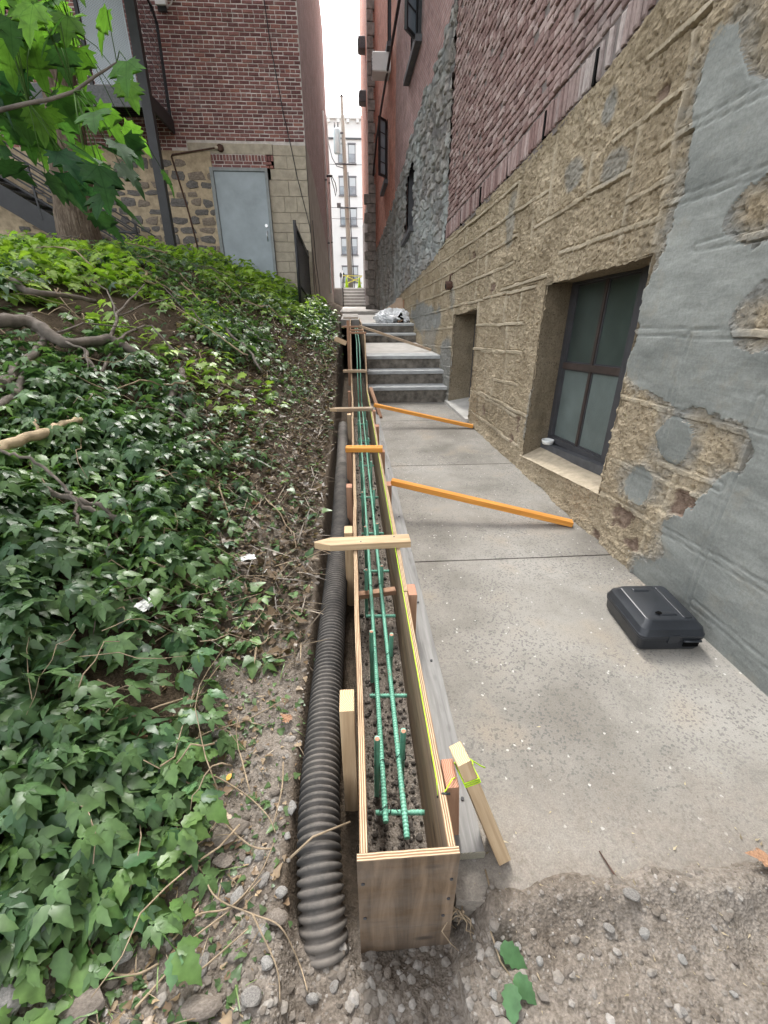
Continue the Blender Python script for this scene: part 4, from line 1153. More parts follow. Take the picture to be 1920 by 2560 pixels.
side_window(holes[0], 'window with a dark sill behind the nearer open casement')
side_window(holes[1], 'window opening behind the smaller farther casement')
side_window(holes[2], 'uppermost window high in the orange brickwork with an air conditioner')
def bx_thing(name, label, cat, loc, dims, mat, parts=(), rz=0.0, group=None):
    t = thing(name, label, cat, loc, rz, group)
    a, b, c = dims
    MB().prism([(-a / 2, -b / 2), (a / 2, -b / 2), (a / 2, b / 2), (-a / 2, b / 2)], 0, c, min(a, b, c) * .06).obj('casing', MT[mat], t)
    for (nm, p0, p1, m) in parts:
        MB().box(p0, p1).obj(nm, MT[m], t)
    return t
grl = lambda a, b, c: [('grille_slat', (-a / 2 - .01, -b / 2 + .05, z), (-a / 2 + .005, b / 2 - .05, z + .02), 'greymetal') for z in np.arange(.06, c - .05, .07)]
bx_thing('air_conditioner', 'pale window air conditioner sticking out of the orange brick wall', 'air conditioner', WP(16.5, 7.2, -.18), (.55, .62, .42), 'white', grl(.55, .62, .42))
cab = thing('black_cable', 'thick black cable slung along the upper right wall', 'cable')
MB().tube([WP(y, z, -.05) for y, z in [(6, 8.4), (9, 8.1), (11.5, 7.85), (13.86, 7.6), (16.2, 7.24), (18, 6.95), (19.64, 6.6), (20.6, 6.2), (21.1, 5.85)]], .035, 6).obj('sheath', MT['blackmetal'], cab)
st = thing('pipe_stub', 'rusty round pipe stub in the parged wall above the narrow opening', 'pipe', WP(7.645, 1.775, 0))
MB().tube([(.05, 0, 0), (-.05, 0, 0), (-.09, 0, -.005)], [.062, .062, .066], 16).obj('sleeve', MT['rust'], st)
MB().tube([(-.0905, 0, -.005), (-.093, 0, -.005)], [.045, .045], 16).obj('bore', MT['hole'], st)
MB().tube([(-.03, 0, .06), (-.03, -.02, .14), (.03, -.02, .17)], .012, 6).obj('bracket', MT['rust'], st)
# dark debris on the path at the foot of the second brace and a small grey wall pipe
# projecting stone corner beyond
PR = thing('stone_corner_pier', 'projecting corner pier of grey quoin stones with orange brick at the alley end', 'building corner')
py0 = 21.2
MB().box((.84, py0, .9), (2.2, 30, 5.3)).obj('stone_core', MT['mortarR'], PR)
MB().box((.86, py0 + .02, 5.3), (2.2, 30, 19)).obj('brick_core', MT['brickwallO'], PR)
qv = [MB().prism([(-.2, -.16), (.2, -.16), (.2, .16), (-.2, .16)], -.16, .16, .022).mesh('quoin', MT['quoin']) for _ in range(1)][0]
rq = random.Random(6)
z = 1.0; k = 0
while z < 12.6:
    h = rq.uniform(.28, .36)
    if z < 5.2:
        x = .66 + .12 * (k % 2)
        while x < 1.2:
            w_ = rq.uniform(.26, .4)
            o = link('quoin_stone', qv, PR, loc=(x + w_ / 2, py0 - .0 + rq.uniform(-.02, .02), z + h / 2)); o.scale = (w_ / .415, .9, h / .335); o.rotation_euler = (0, 0, 0)
            x += w_
    else:
        w_ = .36 if k % 2 else .22
        o = link('quoin_stone', qv, PR, loc=(.85 + w_ / 2, py0 - .01, z + h / 2)); o.scale = (w_ / .41, .8, h / .335)
    z += h; k += 1
MB().box((1.05, py0 - .01, 5.3), (1.25, py0 + .02, 12.5)).obj('orange_strip', MT['brickwallO'], PR)
for (z, l) in ((10.1, 'upper dark air conditioner jutting from the far corner of the right building'), (8.55, 'lower dark air conditioner jutting from the far corner of the right building')):
    bx_thing('air_conditioner', l, 'air conditioner', (.76, 23.0, z), (.35, .55, .36), 'greymetal', grl(.35, .55, .36))
# ------------------------------------------------------------------ left-hand building
LB = thing('brick_building', 'red brick building on a rubble base with a grey steel door behind the bank', 'building')
YF = 12.3; XC = -.87
MB().box((-14, YF + .05, 0), (XC - .02, 27.5, 12.5)).obj('core', MT['mortarR'], LB)
MB().box((-14, YF + .012, 7.35), (XC - .004, YF + .06, 12.5)).obj('upper_brickwork', MT['brickwallL'], LB)
MB().box((-9, YF + .002, 0), (XC - .004, YF + .045, 7.34)).obj('mortar_bed', MT['mortarL'], LB)
# side wall along the alley: stucco low, brick above, falling line between them
def side_strip(name, zf0, zf1, mat, off):
    ys = np.linspace(YF + .0, 27.5, 30)
    U, W = np.meshgrid(ys, np.linspace(0, 1, 8), indexing='ij')
    Z = zf0(U) + (zf1(U) - zf0(U)) * W
    link(name, mesh_np(name, np.stack([XC + off + .0 * U, U, Z], -1).reshape(-1, 3), grid_faces(30, 8), MT[mat], True), LB)
zl = lambda y: ip(y, [(12.3, 4.6), (13.2, 4.6), (20, 3.7), (25, 1.9), (27.6, 1.2)])
side_strip('side_stucco', lambda y: 0 * y + .8, zl, 'sidestucco', .008)
side_strip('side_brickwork', zl, lambda y: 0 * y + 12.5, 'brickwallS', .0)

lvar = [brick_mesh('red_brick', .197, .053, .05, MT['brickL'], 40 + k) for k in range(5)]
items = []
rl = random.Random(8)
XL = -7.6
def brick_zone(x, z):
    if z < 4.62 and x > -3.40: return False          # lintel, blocks and door zone
    if z < 3.62: return False
    b = float(ip(x, [(-7.6, 3.62), (-6.3, 3.85), (-5.0, 4.25), (-4.2, 4.45), (-3.4, 4.5), (-.8, 4.62)]))
    return z > b
for row in range(60):
    z = 3.62 + row * .0665
    if z > 7.33: break
    hdr = row % 6 == 3
    step = .105 if hdr else .2095
    u = XL - (.105 if row % 2 else 0)
    while u < XC - .05:
        x = u + step / 2
        w_ = min(step, XC - u - .004)
        if w_ > .05 and brick_zone(x, z):
            items.append((u + w_ / 2 - XL, z, rl.uniform(-.012, .012), rl.uniform(-.003, .005) , rl.randrange(5), (w_ - .009) / .2, rl.uniform(.95, 1.03)))
        u += step
def scoreL(it):
    x = XL + it[0]; s = abs(x + 2.3) * 1.0 + abs(it[1] - 5.4) * .7
    if it[1] > 6.75: s += 50
    return s + rl.random() * .001
lay_bricks(LB, items, lvar, None, MT['brickLs'], (XL, YF - .004, 0), (1, 0, 0), scoreL, 300, 'brick', 'brickwork')
# concrete lintel band and block corner
def pris(name, x0, x1, z0, z1, y0, y1, mat, parent, ch=.006, label=None):
    M = Matrix(((1, 0, 0, 0), (0, 0, -1, y1), (0, 1, 0, 0), (0, 0, 0, 1)))
    return MB().prism([(x0, z0), (x1, z0), (x1, z1), (x0, z1)], 0, y1 - y0, ch, M=M).obj(name, MT[mat], parent, label=label)
pris('lintel', -3.40, -1.592, 4.425, 4.612, YF - .006, YF + .04, 'block', LB, .008, 'long pale concrete lintel band over the door')
pris('joint_face', -1.76, XC - .004, 1.3, 4.60, YF + .002, YF + .03, 'blockjoint', LB, .001)
z = 4.60
hs = [.19, .235, .20, .30, .31, .205, .185, .19, .205, .195, .23, .21, .22, .2, .2]
for i, h in enumerate(hs):
    z1 = z; z0 = z - h; z = z0
    if z0 < 1.3: break
    xl = -1.585 if i < 2 else (-1.735 if i > 2 else -1.68)
    cuts = [xl, -1.30, XC - .004] if i % 2 else [xl, -1.12, XC - .004]
    if i == 0: cuts = [xl, XC - .004]
    if i in (4, 7, 10): cuts = [xl, -1.42, -1.14, XC - .004]
    for a, b in zip(cuts[:-1], cuts[1:]):
        pris('concrete_block', a + .003, b - .003, z0 + .003, z1 - .003, YF - .004 - rl.random() * .003, YF + .03, 'block', LB, .004)
# brick arch over the door: soldier course and two courses under it
sv = [brick_mesh('red_brick', .105, .058, .05, MT['brickL'], 60 + k) for k in range(3)]
x = -3.50; k = 0
while x < -1.63:
    o = link('soldier_brick', sv[k % 3], LB, loc=(x + .033, YF - .004, 4.362), rot=(0, math.pi / 2, 0)); x += .0685; k += 1
for r_, (zz_, xa) in enumerate([(4.275, -3.48), (4.207, -3.12)]):
    x = xa
    while x < -1.66:
        w_ = min(.205, -1.60 - x)
        o = link('brick', lvar[k % 5], LB, loc=(x + w_ / 2, YF - .005, zz_)); o.scale = ((w_ - .01) / .2, 1, 1); x += w_; k += 1
# rubble stone base
pris('rubble_bed', -14, -2.93, 1.6, 4.46, YF - .034, YF + .02, 'sandmortar', LB, .002)
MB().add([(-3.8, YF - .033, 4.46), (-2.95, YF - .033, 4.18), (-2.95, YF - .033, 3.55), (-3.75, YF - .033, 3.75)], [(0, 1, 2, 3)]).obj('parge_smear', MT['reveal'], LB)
def stone_mesh(name, seed, mat):
    r = random.Random(seed); n = r.randrange(7, 10)
    out = []
    for i in range(n):
        a = 2 * math.pi * i / n + r.uniform(-.16, .16)
        c, s_ = math.cos(a), math.sin(a)
        k = .5 / max(abs(c), abs(s_)) ** .95 * r.uniform(.80, 1.02)
        out.append((c * k, s_ * k))
    vs = [(x, .09, z) for x, z in out] + [(x, .012 + r.uniform(0, .01), z) for x, z in out] + [(x * .84 + r.uniform(-.03, .03), -.012 + r.uniform(-.012, .01), z * .80 + r.uniform(-.03, .03)) for x, z in out] + [(r.uniform(-.1, .1), -.02, r.uniform(-.1, .1))]
    fs = [tuple((k * n + i, k * n + (i + 1) % n, (k + 1) * n + (i + 1) % n, (k + 1) * n + i)) for k in range(2) for i in range(n)]
    fs += [(2 * n + i, 2 * n + (i + 1) % n, 3 * n) for i in range(n)]
    me = bpy.data.meshes.new(name); me.from_pydata(vs, [], fs); me.materials.append(mat); me.update()
    return me
stv = [stone_mesh('rubble_stone', 70 + k, MT['stone' if k % 3 else 'stone2']) for k in range(9)]
rs = random.Random(17)
z = 1.95
while z < 4.4:
    h = rs.uniform(.12, .25)
    x = -7.4 + rs.uniform(0, .2)
    while x < -2.98:
        w_ = min(rs.uniform(.15, .50), -2.97 - x)
        top_ = float(ip(x + w_ / 2, [(-7.6, 3.55), (-6.3, 3.8), (-5.0, 4.2), (-4.2, 4.4), (-3.4, 4.25), (-3.0, 4.1)]))
        if w_ > .1 and z + h / 2 < top_ and rs.random() > .06:
            hh = h * rs.uniform(.75, 1.15)
            o = link('rubble_stone', stv[rs.randrange(9)], LB, loc=(x + w_ / 2, YF - .035, z + h / 2 + rs.uniform(-.02, .02)), rot=(0, rs.uniform(-.12, .12) + (math.pi if rs.random() < .4 else 0), 0))
            o.scale = (w_ * 1.0, .75 + rs.uniform(-.3, .35), hh * 1.0)
        x += w_
    z += h
# the door
DR = pris('door', -2.905, -1.80, 2.03, 4.105, YF - .055, YF - .01, 'doorpaint', LB, .004, 'flush grey-blue steel door')
pris('frame', -2.985, -2.91, 1.95, 4.175, YF - .085, YF + .02, 'doorframe', DR, .004)
pris('frame', -1.795, -1.735, 1.95, 4.175, YF - .085, YF + .02, 'doorframe', DR, .004)
pris('frame', -2.909, -1.796, 4.11, 4.174, YF - .085, YF + .02, 'doorframe', DR, .004)
MB().tube([(-1.87, YF - .055, 3.10), (-1.87, YF - .075, 3.10)], .034, 14).obj('lock', MT['chrome'], DR)
MB().tube([(-1.87, YF - .055, 2.99), (-1.87, YF - .10, 2.97), (-1.87, YF - .10, 2.85), (-1.87, YF - .055, 2.80)], .011, 8).obj('handle', MT['chrome'], DR)
for zz_ in (3.75, 3.05, 2.35):
    MB().tube([(-2.909, YF - .062, zz_ - .05), (-2.909, YF - .062, zz_ + .05)], .010, 8).obj('hinge', MT['doorframe'], DR)
MB().box((-3.0, YF - .10, 1.85), (-1.72, YF + .02, 2.02)).obj('door_step', MT['landing'], LB)
# lamp pipe, cable, box on the facade
lp = thing('wall_conduit', 'rusty conduit running up the rubble wall to a broken lamp base above the door', 'conduit')
MB().tube([(-3.43, YF - .05, 2.1), (-3.59, YF - .05, 3.4), (-3.755, YF - .05, 4.35), (-3.73, YF - .06, 4.38), (-2.83, YF - .07, 4.505), (-2.74, YF - .07, 4.52)], .017, 8).obj('pipe', MT['rust'], lp)
MB().tube([(-2.70, YF - .0, 4.52), (-2.70, YF - .09, 4.52)], [.075, .06], 14).obj('lamp_base', MT['rust'], lp)
MB().tube([(-2.80, YF - .07, 4.508), (-2.735, YF - .07, 4.515)], .03, 10).obj('coupling', MT['block'], lp)
cb = thing('facade_cable', 'thin dark cable hanging down the brick corner past the concrete blocks', 'cable')
MB().tube([(-1.5, YF - .02, 7.2), (-1.50, YF - .02, 6.85), (-1.445, YF - .02, 6.18), (-1.29, YF - .02, 5.1), (-1.19, YF - .02, 4.6), (-1.09, YF - .02, 4.0), (-.885, YF - .02, 3.1), (-.858, YF + .1, 2.5), (-.855, YF + .5, 1.9), (-.855, YF + 1.2, 1.3)], .009, 6).obj('sheath', MT['blackmetal'], cb)
c2 = thing('facade_cable', 'thin dark cable trailing down the stucco side wall', 'cable')
MB().tube([(-.855, YF + .6, 3.3), (-.855, YF + 1.0, 2.4), (-.855, YF + 1.8, 1.9), (-.855, YF + 2.2, 1.2)], .008, 6).obj('sheath', MT['blackmetal'], c2)
eb = bx_thing('meter_box', 'white utility box fixed high on the red brick facade', 'utility box', (-3.45, YF - .09, 6.66), (.2, .14, .5), 'white', [('cable_gland', (-.08, -.03, -.07), (.08, .03, 0), 'blackmetal')])
c3 = thing('facade_cable', 'pale cable curling from the white utility box', 'cable')
MB().tube([(-3.34, YF - .05, 6.7), (-3.27, YF - .06, 6.72), (-3.22, YF - .03, 6.85), (-3.20, YF - .02, 7.1), (-3.2, YF - .02, 7.5)], .010, 6).obj('sheath', MT['white'], c3)
# downspouts and lines on the side wall
for (y, z0, z1, l) in ((21.9, 1.8, 8.0, 'white downspout on the side wall, the nearer of the two'), (26.2, 2.0, 9.0, 'white downspout on the side wall, the farther of the two')):
    d = thing('downspout', l, 'downspout', (XC + .05, y, z0))
    MB().tube([(0, 0, 0), (0, 0, z1 - z0)], .035, 8).obj('pipe', MT['white'], d)
    for q in (.3, .65): MB().box((-.05, -.045, (z1 - z0) * q), (.04, .045, (z1 - z0) * q + .05)).obj('bracket', MT['greymetal'], d)
wl = thing('wall_lamp', 'old bracket lamp with drooping wires on the far end of the side wall', 'lamp', (XC, 24, 6.3))
MB().tube([(0, 0, .1), (.12, 0, .12), (.26, 0, .1)], .05, 8).obj('arm', MT['greymetal'], wl)
MB().tube([(.24, 0, .1), (.38, 0, -.15), (.42, 0, -.4), (.37, 0, -.62), (.32, 0, -.35), (.2, 0, .05)], .018, 6).obj('wire', MT['blackmetal'], wl)

# black fence panel in front of the corner
FN = thing('metal_fence', 'black slatted metal fence panel with a sloping top beside the corner of the brick building', 'fence', (-.98, 9.78, 0))
ny = 20
for k in range(ny):
    y = k * .122
    t_ = y / 2.44
    zt = 2.86 - .27 * t_; z0 = 1.55 - .25 * t_
    MB().box((-.012, y, z0), (.012, y + .112, zt)).obj('slat', MT['blackmetal'], FN)
MB().tube([(0, 0, 1.3), (0, 0, 2.89)], .03, 8).obj('post', MT['blackmetal'], FN)
MB().tube([(0, 2.46, 1.0), (0, 2.46, 2.62)], .03, 8).obj('post', MT['blackmetal'], FN)
MB().tube([(.025, 0, 2.75), (.025, 2.46, 2.48)], .018, 6).obj('rail', MT['blackmetal'], FN)
MB().tube([(.025, 0, 1.8), (.025, 2.46, 1.53)], .018, 6).obj('rail', MT['blackmetal'], FN)

# fire stair: balcony, posts, flight
FE = thing('fire_stair', 'black steel fire stair and balcony against the brick facade behind the maple leaves', 'fire stair')
def bar(name, p0, p1, w, t, mat='blackmetal', up=(0, 0, 1)):
    M, L = frame_from(p0, p1, up)
    return MB().prism([(0, -w / 2), (L, -w / 2), (L, w / 2), (0, w / 2)], -t / 2, t / 2, .003, M=M).obj(name, MT[mat], FE)
bar('post', (-3.67, 10.98, 1.6), (-3.60, 10.98, 8.5), .17, .15, up=(0, 1, 0))
bar('post', (-4.56, 10.98, 5.0), (-4.50, 10.98, 8.5), .06, .06, up=(0, 1, 0))
bar('post', (-5.82, 10.98, 4.6), (-5.80, 10.98, 8.5), .13, .10, up=(0, 1, 0))
bar('platform', (-5.9, 11.63, 5.03), (-3.62, 11.63, 5.03), 1.3, .05, 'greymetal')
bar('fascia', (-5.9, 10.96, 4.93), (-3.62, 10.96, 4.93), .04, .30, 'greymetal')
bar('fascia', (-3.60, 10.98, 4.90), (-3.62, 12.27, 4.86), .05, .24)
for k in range(12):
    bar('grating_bar', (-3.75 - .012, 11.05 + k * .1, 4.99), (-5.8, 11.05 + k * .1, 4.99), .02, .03)
bar('screen_panel', (-4.13, 10.985, 5.10), (-4.13, 10.985, 8.4), .74, .02, 'galv', up=(0, 1, 0))
hv, hf = [], []; n0 = 0
for i in range(26):
    for k in range(70):
        x = -4.48 + i * .0275 ; z = 5.12 + k * .032 + (.016 if i % 2 else 0)
        hv += [(x + .0105 * math.cos(a), 10.9735, z + .0125 * math.sin(a)) for a in np.arange(6) * math.pi / 3]
        hf.append(np.arange(6) + n0); n0 += 6
link('screen_hole', mesh_np('screen_hole', np.array(hv), np.array(hf), MT['dimple']), FE, kind='stuff')
# side screen between the outer post and the wall
bar('side_rail', (-3.57, 11.0, 6.75), (-3.59, 12.0, 6.58), .04, .05)
bar('side_rail', (-3.59, 12.0, 6.58), (-3.60, 12.0, 6.50), .04, .04, up=(0, 1, 0))
bar('side_post', (-3.60, 12.22, 6.45), (-3.64, 12.22, 4.80), .05, .05, up=(0, 1, 0))
bar('side_rail', (-3.59, 12.0, 6.58), (-3.60, 12.25, 6.40), .04, .05)
for k in range(18):
    y = 11.06 + k * .067
    bar('side_wire', (-3.60, y, 4.95), (-3.585, y, 6.65 - .17 * k / 18), .007, .007, up=(0, 1, 0))
for k in range(14):
    bar('side_wire', (-3.595, 11.0, 5.0 + k * .12), (-3.6, 12.22, 4.97 + k * .118), .007, .007)
# the flight comes down from upper left towards the trunk
P0 = Vector((-9.2, 0, 4.92)); P1 = Vector((-4.62, 0, 2.10))
for y in (10.98, 12.0):
    bar('stringer', (P0.x, y, P0.z), (P1.x, y, P1.z), .03, .36)
n = 17
for k in range(1, n):
    p = P0.lerp(P1, k / n)
    bar('tread', (p.x, 11.0, p.z + .10), (p.x, 11.99, p.z + .10), .24, .03, 'greymetal')
off = Vector((0, 0, 1))
for y, hh in ((10.98, (.92, .78, .64, .50, .36)), (12.0, (.92, .74, .56, .40))):
    for h in hh:
        bar('rail', (P0.x, y, P0.z + h), (P1.x + .3, y, P1.z - .18 + h), .03, .03)
    for k in (.05, .35, .68, .98):
        p = P0.lerp(P1, k)
        bar('post', (p.x, y, p.z), (p.x, y, p.z + .93), .04, .04, up=(0, 1, 0))
MB().tube([(-4.78, 10.98, 2.82), (-4.33, 10.98, 2.80), (-4.27, 10.98, 2.66), (-4.02, 10.98, 2.64), (-3.99, 10.98, 2.60), (-3.99, 10.98, 2.42), (-4.05, 10.98, 2.38), (-4.28, 10.98, 2.42), (-4.44, 10.98, 2.53), (-4.80, 10.98, 2.52)], .024, 8).obj('rail_loop', MT['blackmetal'], FE)
bar('post', (-4.30, 10.98, 1.9), (-4.27, 10.98, 2.75), .04, .04, up=(0, 1, 0))
bar('post', (-4.80, 10.98, 1.9), (-4.78, 10.98, 2.82), .04, .04, up=(0, 1, 0))

# ------------------------------------------------------------------ across the street
AB = thing('apartment_building', 'white apartment building with paired sash windows across the street', 'building')
MB().box((-16, 50.25, 2.0), (18, 62, 16.0)).obj('wall', MT['whitewall'], AB)
MB().box((-16, 50.0, 15.75), (18, 50.3, 15.95)).obj('cornice', MT['whitewall'], AB)
MB().box((-16, 50.12, 14.35), (18, 50.25, 14.45)).obj('string_course', MT['greymetal'], AB)
for k in range(40):
    MB().box((-16 + k * .85, 50.02, 15.5), (-15.75 + k * .85, 50.24, 15.74)).obj('bracket', MT['whitewall'], AB) if 13 < k < 24 else None
for x0 in (-.66, .26, -4.6, -3.65, 4.2, 5.1):
    for zt in (14.0, 11.6, 9.2, 6.8, 4.4):
        w_ = MB().box((x0 - .03, 50.2, zt - 1.36), (x0 + .62, 50.247, zt)).obj('window', MT['farcasing'], AB)
        MB().box((x0 + .03, 50.19, zt - .68), (x0 + .56, 50.197, zt - .05)).obj('pane', MT['farblind'], w_)
        MB().box((x0 + .03, 50.185, zt - 1.30), (x0 + .56, 50.195, zt - .71)).obj('pane', MT['farglass'], w_)
        MB().box((x0 - .1, 50.12, zt - 1.46), (x0 + .69, 50.24, zt - 1.37)).obj('sill', MT['farcasing'], w_)
        MB().box((x0 - .07, 50.16, zt + .005), (x0 + .66, 50.24, zt + .10)).obj('lintel', MT['farcasing'], w_)
UP = thing('utility_pole', 'leaning grey wooden utility pole carrying a transformer at the end of the alley', 'utility pole', (.12, 34, 2.0))
pl = lambda z: Vector((.10 - .022 * (z - 2.0) - .02, 34, z)) - Vector((.12, 34, 2.0))
MB().tube([pl(2.0), pl(5), pl(9), pl(12.2)], [.18, .16, .13, .095], 12).obj('pole', MT['polewood'], UP)
MB().tube([pl(12.2), pl(12.3)], [.12, .05], 8).obj('cap', MT['casing'], UP)
TX = MB().tube([pl(9.5) + Vector((-.42, -.1, 0)), pl(9.55) + Vector((-.42, -.1, 0)), pl(10.65) + Vector((-.40, -.1, 0)), pl(10.72) + Vector((-.4, -.1, 0))], [.16, .20, .20, .14], 14).obj('transformer', MT['transf'], UP)
for k in range(5):
    a = k * 1.26 + .4
    MB().box((.19 * math.cos(a) - .46 - .1, .19 * math.sin(a) - .13, 7.55), (.19 * math.cos(a) - .43 - .1, .19 * math.sin(a) - .07, 8.6)).obj('cooling_fin', MT['transf'], TX)
for dx in (-.1, .1):
    MB().tube([pl(10.7) + Vector((-.4 + dx, -.1, 0)), pl(11.0) + Vector((-.4 + dx, -.1, 0))], .035, 8).obj('bushing', MT['greymetal'], TX)
MB().box(pl(10.5) + Vector((-.3, -.12, -.04)), pl(10.5) + Vector((0, -.05, .04))).obj('bracket', MT['greymetal'], UP)
MB().tube([pl(9.0) + Vector((-.6, -.15, 0)), pl(9.0) + Vector((.7, -.15, .0))], .04, 6).obj('crossarm', MT['casing'], UP)
MB().tube([pl(6.75) + Vector((-.5, -.15, .05)), pl(6.75) + Vector((.5, -.15, -.02))], .03, 6).obj('crossarm', MT['casing'], UP)
MB().box(pl(6.9) + Vector((-.62, -.2, -.15)), pl(6.9) + Vector((-.38, -.1, .1))).obj('splice_box', MT['greymetal'], UP)
MB().tube([pl(8.6) + Vector((.17, -.1, 0)), pl(5.5) + Vector((.2, -.1, 0)), pl(2.2) + Vector((.24, -.1, 0))], .03, 6).obj('riser_cable', MT['casing'], UP)
MB().tube([pl(10.7) + Vector((-.95, -.1, 0)), pl(10.0) + Vector((-.92, -.1, 0)), pl(9.3) + Vector((-.75, -.1, 0)), pl(8.9) + Vector((-.5, -.1, 0)), pl(8.8) + Vector((-.1, -.1, 0))], .022, 6).obj('lead_wire', MT['casing'], UP)
for z, l in ((8.95, 'overhead wire just under the transformer, crossing the gap of the alley'), (6.75, 'middle overhead wire crossing the gap below the transformer'), (6.15, 'lowest overhead wire crossing the gap of the alley')):
    w_ = thing('overhead_wire', l, 'wire', (0, 33.8, z), 0)
    MB().tube([(-14, 0, .7), (-7, 0, .1), (0, 0, 0), (7, 0, .1), (14, 0, .7)], .014, 5).obj('strand', MT['casing'], w_)
# barricade: lime cones, yellow tape, meters
for x, l in ((-.17, 'lime green traffic cone at the top of the far stairs, the left one'), (.57, 'lime green traffic cone at the top of the far stairs, the right one')):
    c = thing('traffic_cone', l, 'traffic cone', (x, 29.0, 2.125))
    MB().tube([(0, 0, .03), (0, 0, .55)], [.10, .035], 14).obj('body', MT['cone'], c)
    MB().prism([(-.14, -.14), (.14, -.14), (.14, .14), (-.14, .14)], 0, .03, .005).obj('base', MT['cone'], c)
tp = thing('caution_tape', 'yellow caution tape strung across the top of the far stairs', 'tape', (0, 29.3, 2.125))
def ribbon(p0, p1, h, mat, name, parent, sag=.0, n=8):
    a = [Vector(p0).lerp(Vector(p1), t) - Vector((0, 0, sag * 4 * t * (1 - t))) for t in np.linspace(0, 1, n)]
    vs = [p for q in a for p in (q, q + Vector((0, .004, h)))]
    return MB().add(vs, [(2 * i, 2 * i + 2, 2 * i + 3, 2 * i + 1) for i in range(n - 1)]).obj(name, MT[mat], parent)
ribbon((-.35, 0, .62), (.75, 0, .60), .06, 'tape', 'strip', tp)
ribbon((-.2, .02, .60), (.72, .02, .22), .06, 'tape', 'strip', tp)
ribbon((-.25, .04, .18), (.70, .04, .55), .06, 'tape', 'strip', tp)
for x, l in ((-.50, 'dark double parking meter by the top of the far stairs, left one'), (-.34, 'dark parking meter by the top of the far stairs, right one')):
    pm = thing('parking_meter', l, 'parking meter', (x, 29.6, 2.125))
    MB().tube([(0, 0, 0), (0, 0, .6)], .025, 8).obj('post', MT['greymetal'], pm)
    MB().tube([(0, 0, .55), (0, 0, .62), (0, 0, .74), (0, 0, .82)], [.04, .07, .07, .03], 10).obj('head', MT['casing'], pm)

# ------------------------------------------------------------------ formwork in the trench
FW = thing('formwork', 'long narrow plywood formwork box for a low concrete wall beside the path', 'formwork')
TOPL = [(.655, .30), (7.1, .30), (7.36, .378), (8.15, 1.03), (12.5, 1.13)]
def panel(name, xa, xb, mat, segs, label=None):
    """plywood sheet standing on edge; plies show on its top edge and ends"""
    mb = MB()
    for (y0, z0), (y1, z1) in zip(segs[:-1], segs[1:]):
        nseg = max(1, int((y1 - y0) / .3))
        for k in range(nseg):
            a, b = k / nseg, (k + 1) / nseg
            ya_, yb2 = y0 + (y1 - y0) * a, y0 + (y1 - y0) * b
            za_, zb2 = z0 + (z1 - z0) * a, z0 + (z1 - z0) * b
            w0, w1 = [.0035 * math.sin(q * 2.3 + xa * 9) + .002 * math.sin(q * 7) for q in (ya_, yb2)]
            vs = [(xa + w0, ya_, za_ - .47), (xb + w0, ya_, za_ - .47), (xb + w1, yb2, zb2 - .47), (xa + w1, yb2, zb2 - .47), (xa + w0, ya_, za_), (xb + w0, ya_, za_), (xb + w1, yb2, zb2), (xa + w1, yb2, zb2)]
            b_ = len(mb.v); mb.v += vs
            fl = [((4, 5, 6, 7), 1), ((1, 2, 6, 5), 0), ((3, 0, 4, 7), 0), ((3, 2, 1, 0), 0)]
            if k == 0: fl.append(((0, 1, 5, 4), 1))
            for f, m in fl:
                mb.f.append([i + b_ for i in f]); mb.m.append(m); mb.sm.append(False)
    me = mb.mesh(name, [MT[mat], MT['plyedge']])
    # object origin on the sheet, local Y across its thickness
    R = Matrix(((0, -1, 0, 0), (1, 0, 0, 0), (0, 0, 1, 0), (0, 0, 0, 1)))
    o = link(name, me, FW, label=label)
    me.transform(R.inverted()); o.matrix_basis = R
    return o
rt = random.Random(2)
panel('side_panel', -.020, .001, 'plyface', [(.655, .298), (2.9, .300)], 'left side panel, near sheet')
panel('side_panel', -.021, .000, 'plyface', [(2.904, .298), (7.1, .30), (7.36, .378), (8.15, 1.03), (12.5, 1.13)])
panel('side_panel', .217, .238, 'plyface', [(.655, .300), (1.78, .302)], 'right side panel, near sheet')
panel('side_panel', .219, .240, 'plyface', [(1.784, .305), (7.1, .302), (7.36, .378), (8.15, 1.03), (12.5, 1.13)])
o = MB().prism([(-.026, .635), (.242, .635), (.242, .6545), (-.026, .6545)], -.19, .306, .001, 0, 1).obj('end_panel', [MT['plyfront'], MT['plyedge']], FW, label='dark plywood end panel facing the camera')
R = Matrix.Translation((0, .645, 0)); o.data.transform(R.inverted()); o.matrix_basis = R
sc_ = MB().tube([(0, 0, 0), (0, -.003, 0)], .005, 8).mesh('screw', MT['casing'])
for (x, z) in ((-.012, .20), (.226, .19), (.224, .09), (-.010, .02), (.214, .0)):
    link('screw', sc_, FW, loc=(x, .635, z))
def stake(x, y, z1, z0, w=.05, t=.05, mat='pine', end='pineend', lean=(0, 0), name='stake', label=None, up=(1, 0, 0)):
    return board(name, (x + lean[0], y + lean[1], z0), (x, y, z1), w, t, MT[mat], MT[end], FW, up, label=label)
stake(-.052, 1.10, .355, -.25, .092, .050, 'pine', 'pineend')
stake(-.052, 2.39, .335, -.25, .092, .050, 'pine', 'pineend')
stake(-.050, 3.20, .29, -.25, .08, .045, 'redwood', 'redend')
stake(-.052, 4.03, .30, -.2, .09, .05, 'redwood', 'redend')
stake(-.054, 5.47, .31, -.2, .09, .05, 'pineold', 'pineend')
stake(-.056, 6.97, .31, -.2, .08, .04, 'redwood', 'redend')
stake(-.048, 8.10, 1.26, .2, .05, .045, 'redwood', 'redend')
stake(-.05, 9.6, 1.18, .5, .05, .045, 'redwood', 'redend')
stake(.262, 1.80, .30, .0, .09, .042, 'redwood', 'redend')
stake(.262, 3.27, .27, .0, .09, .042, 'redwood', 'redend')
stake(.262, 4.02, .30, .0, .09, .042, 'redwood', 'redend')
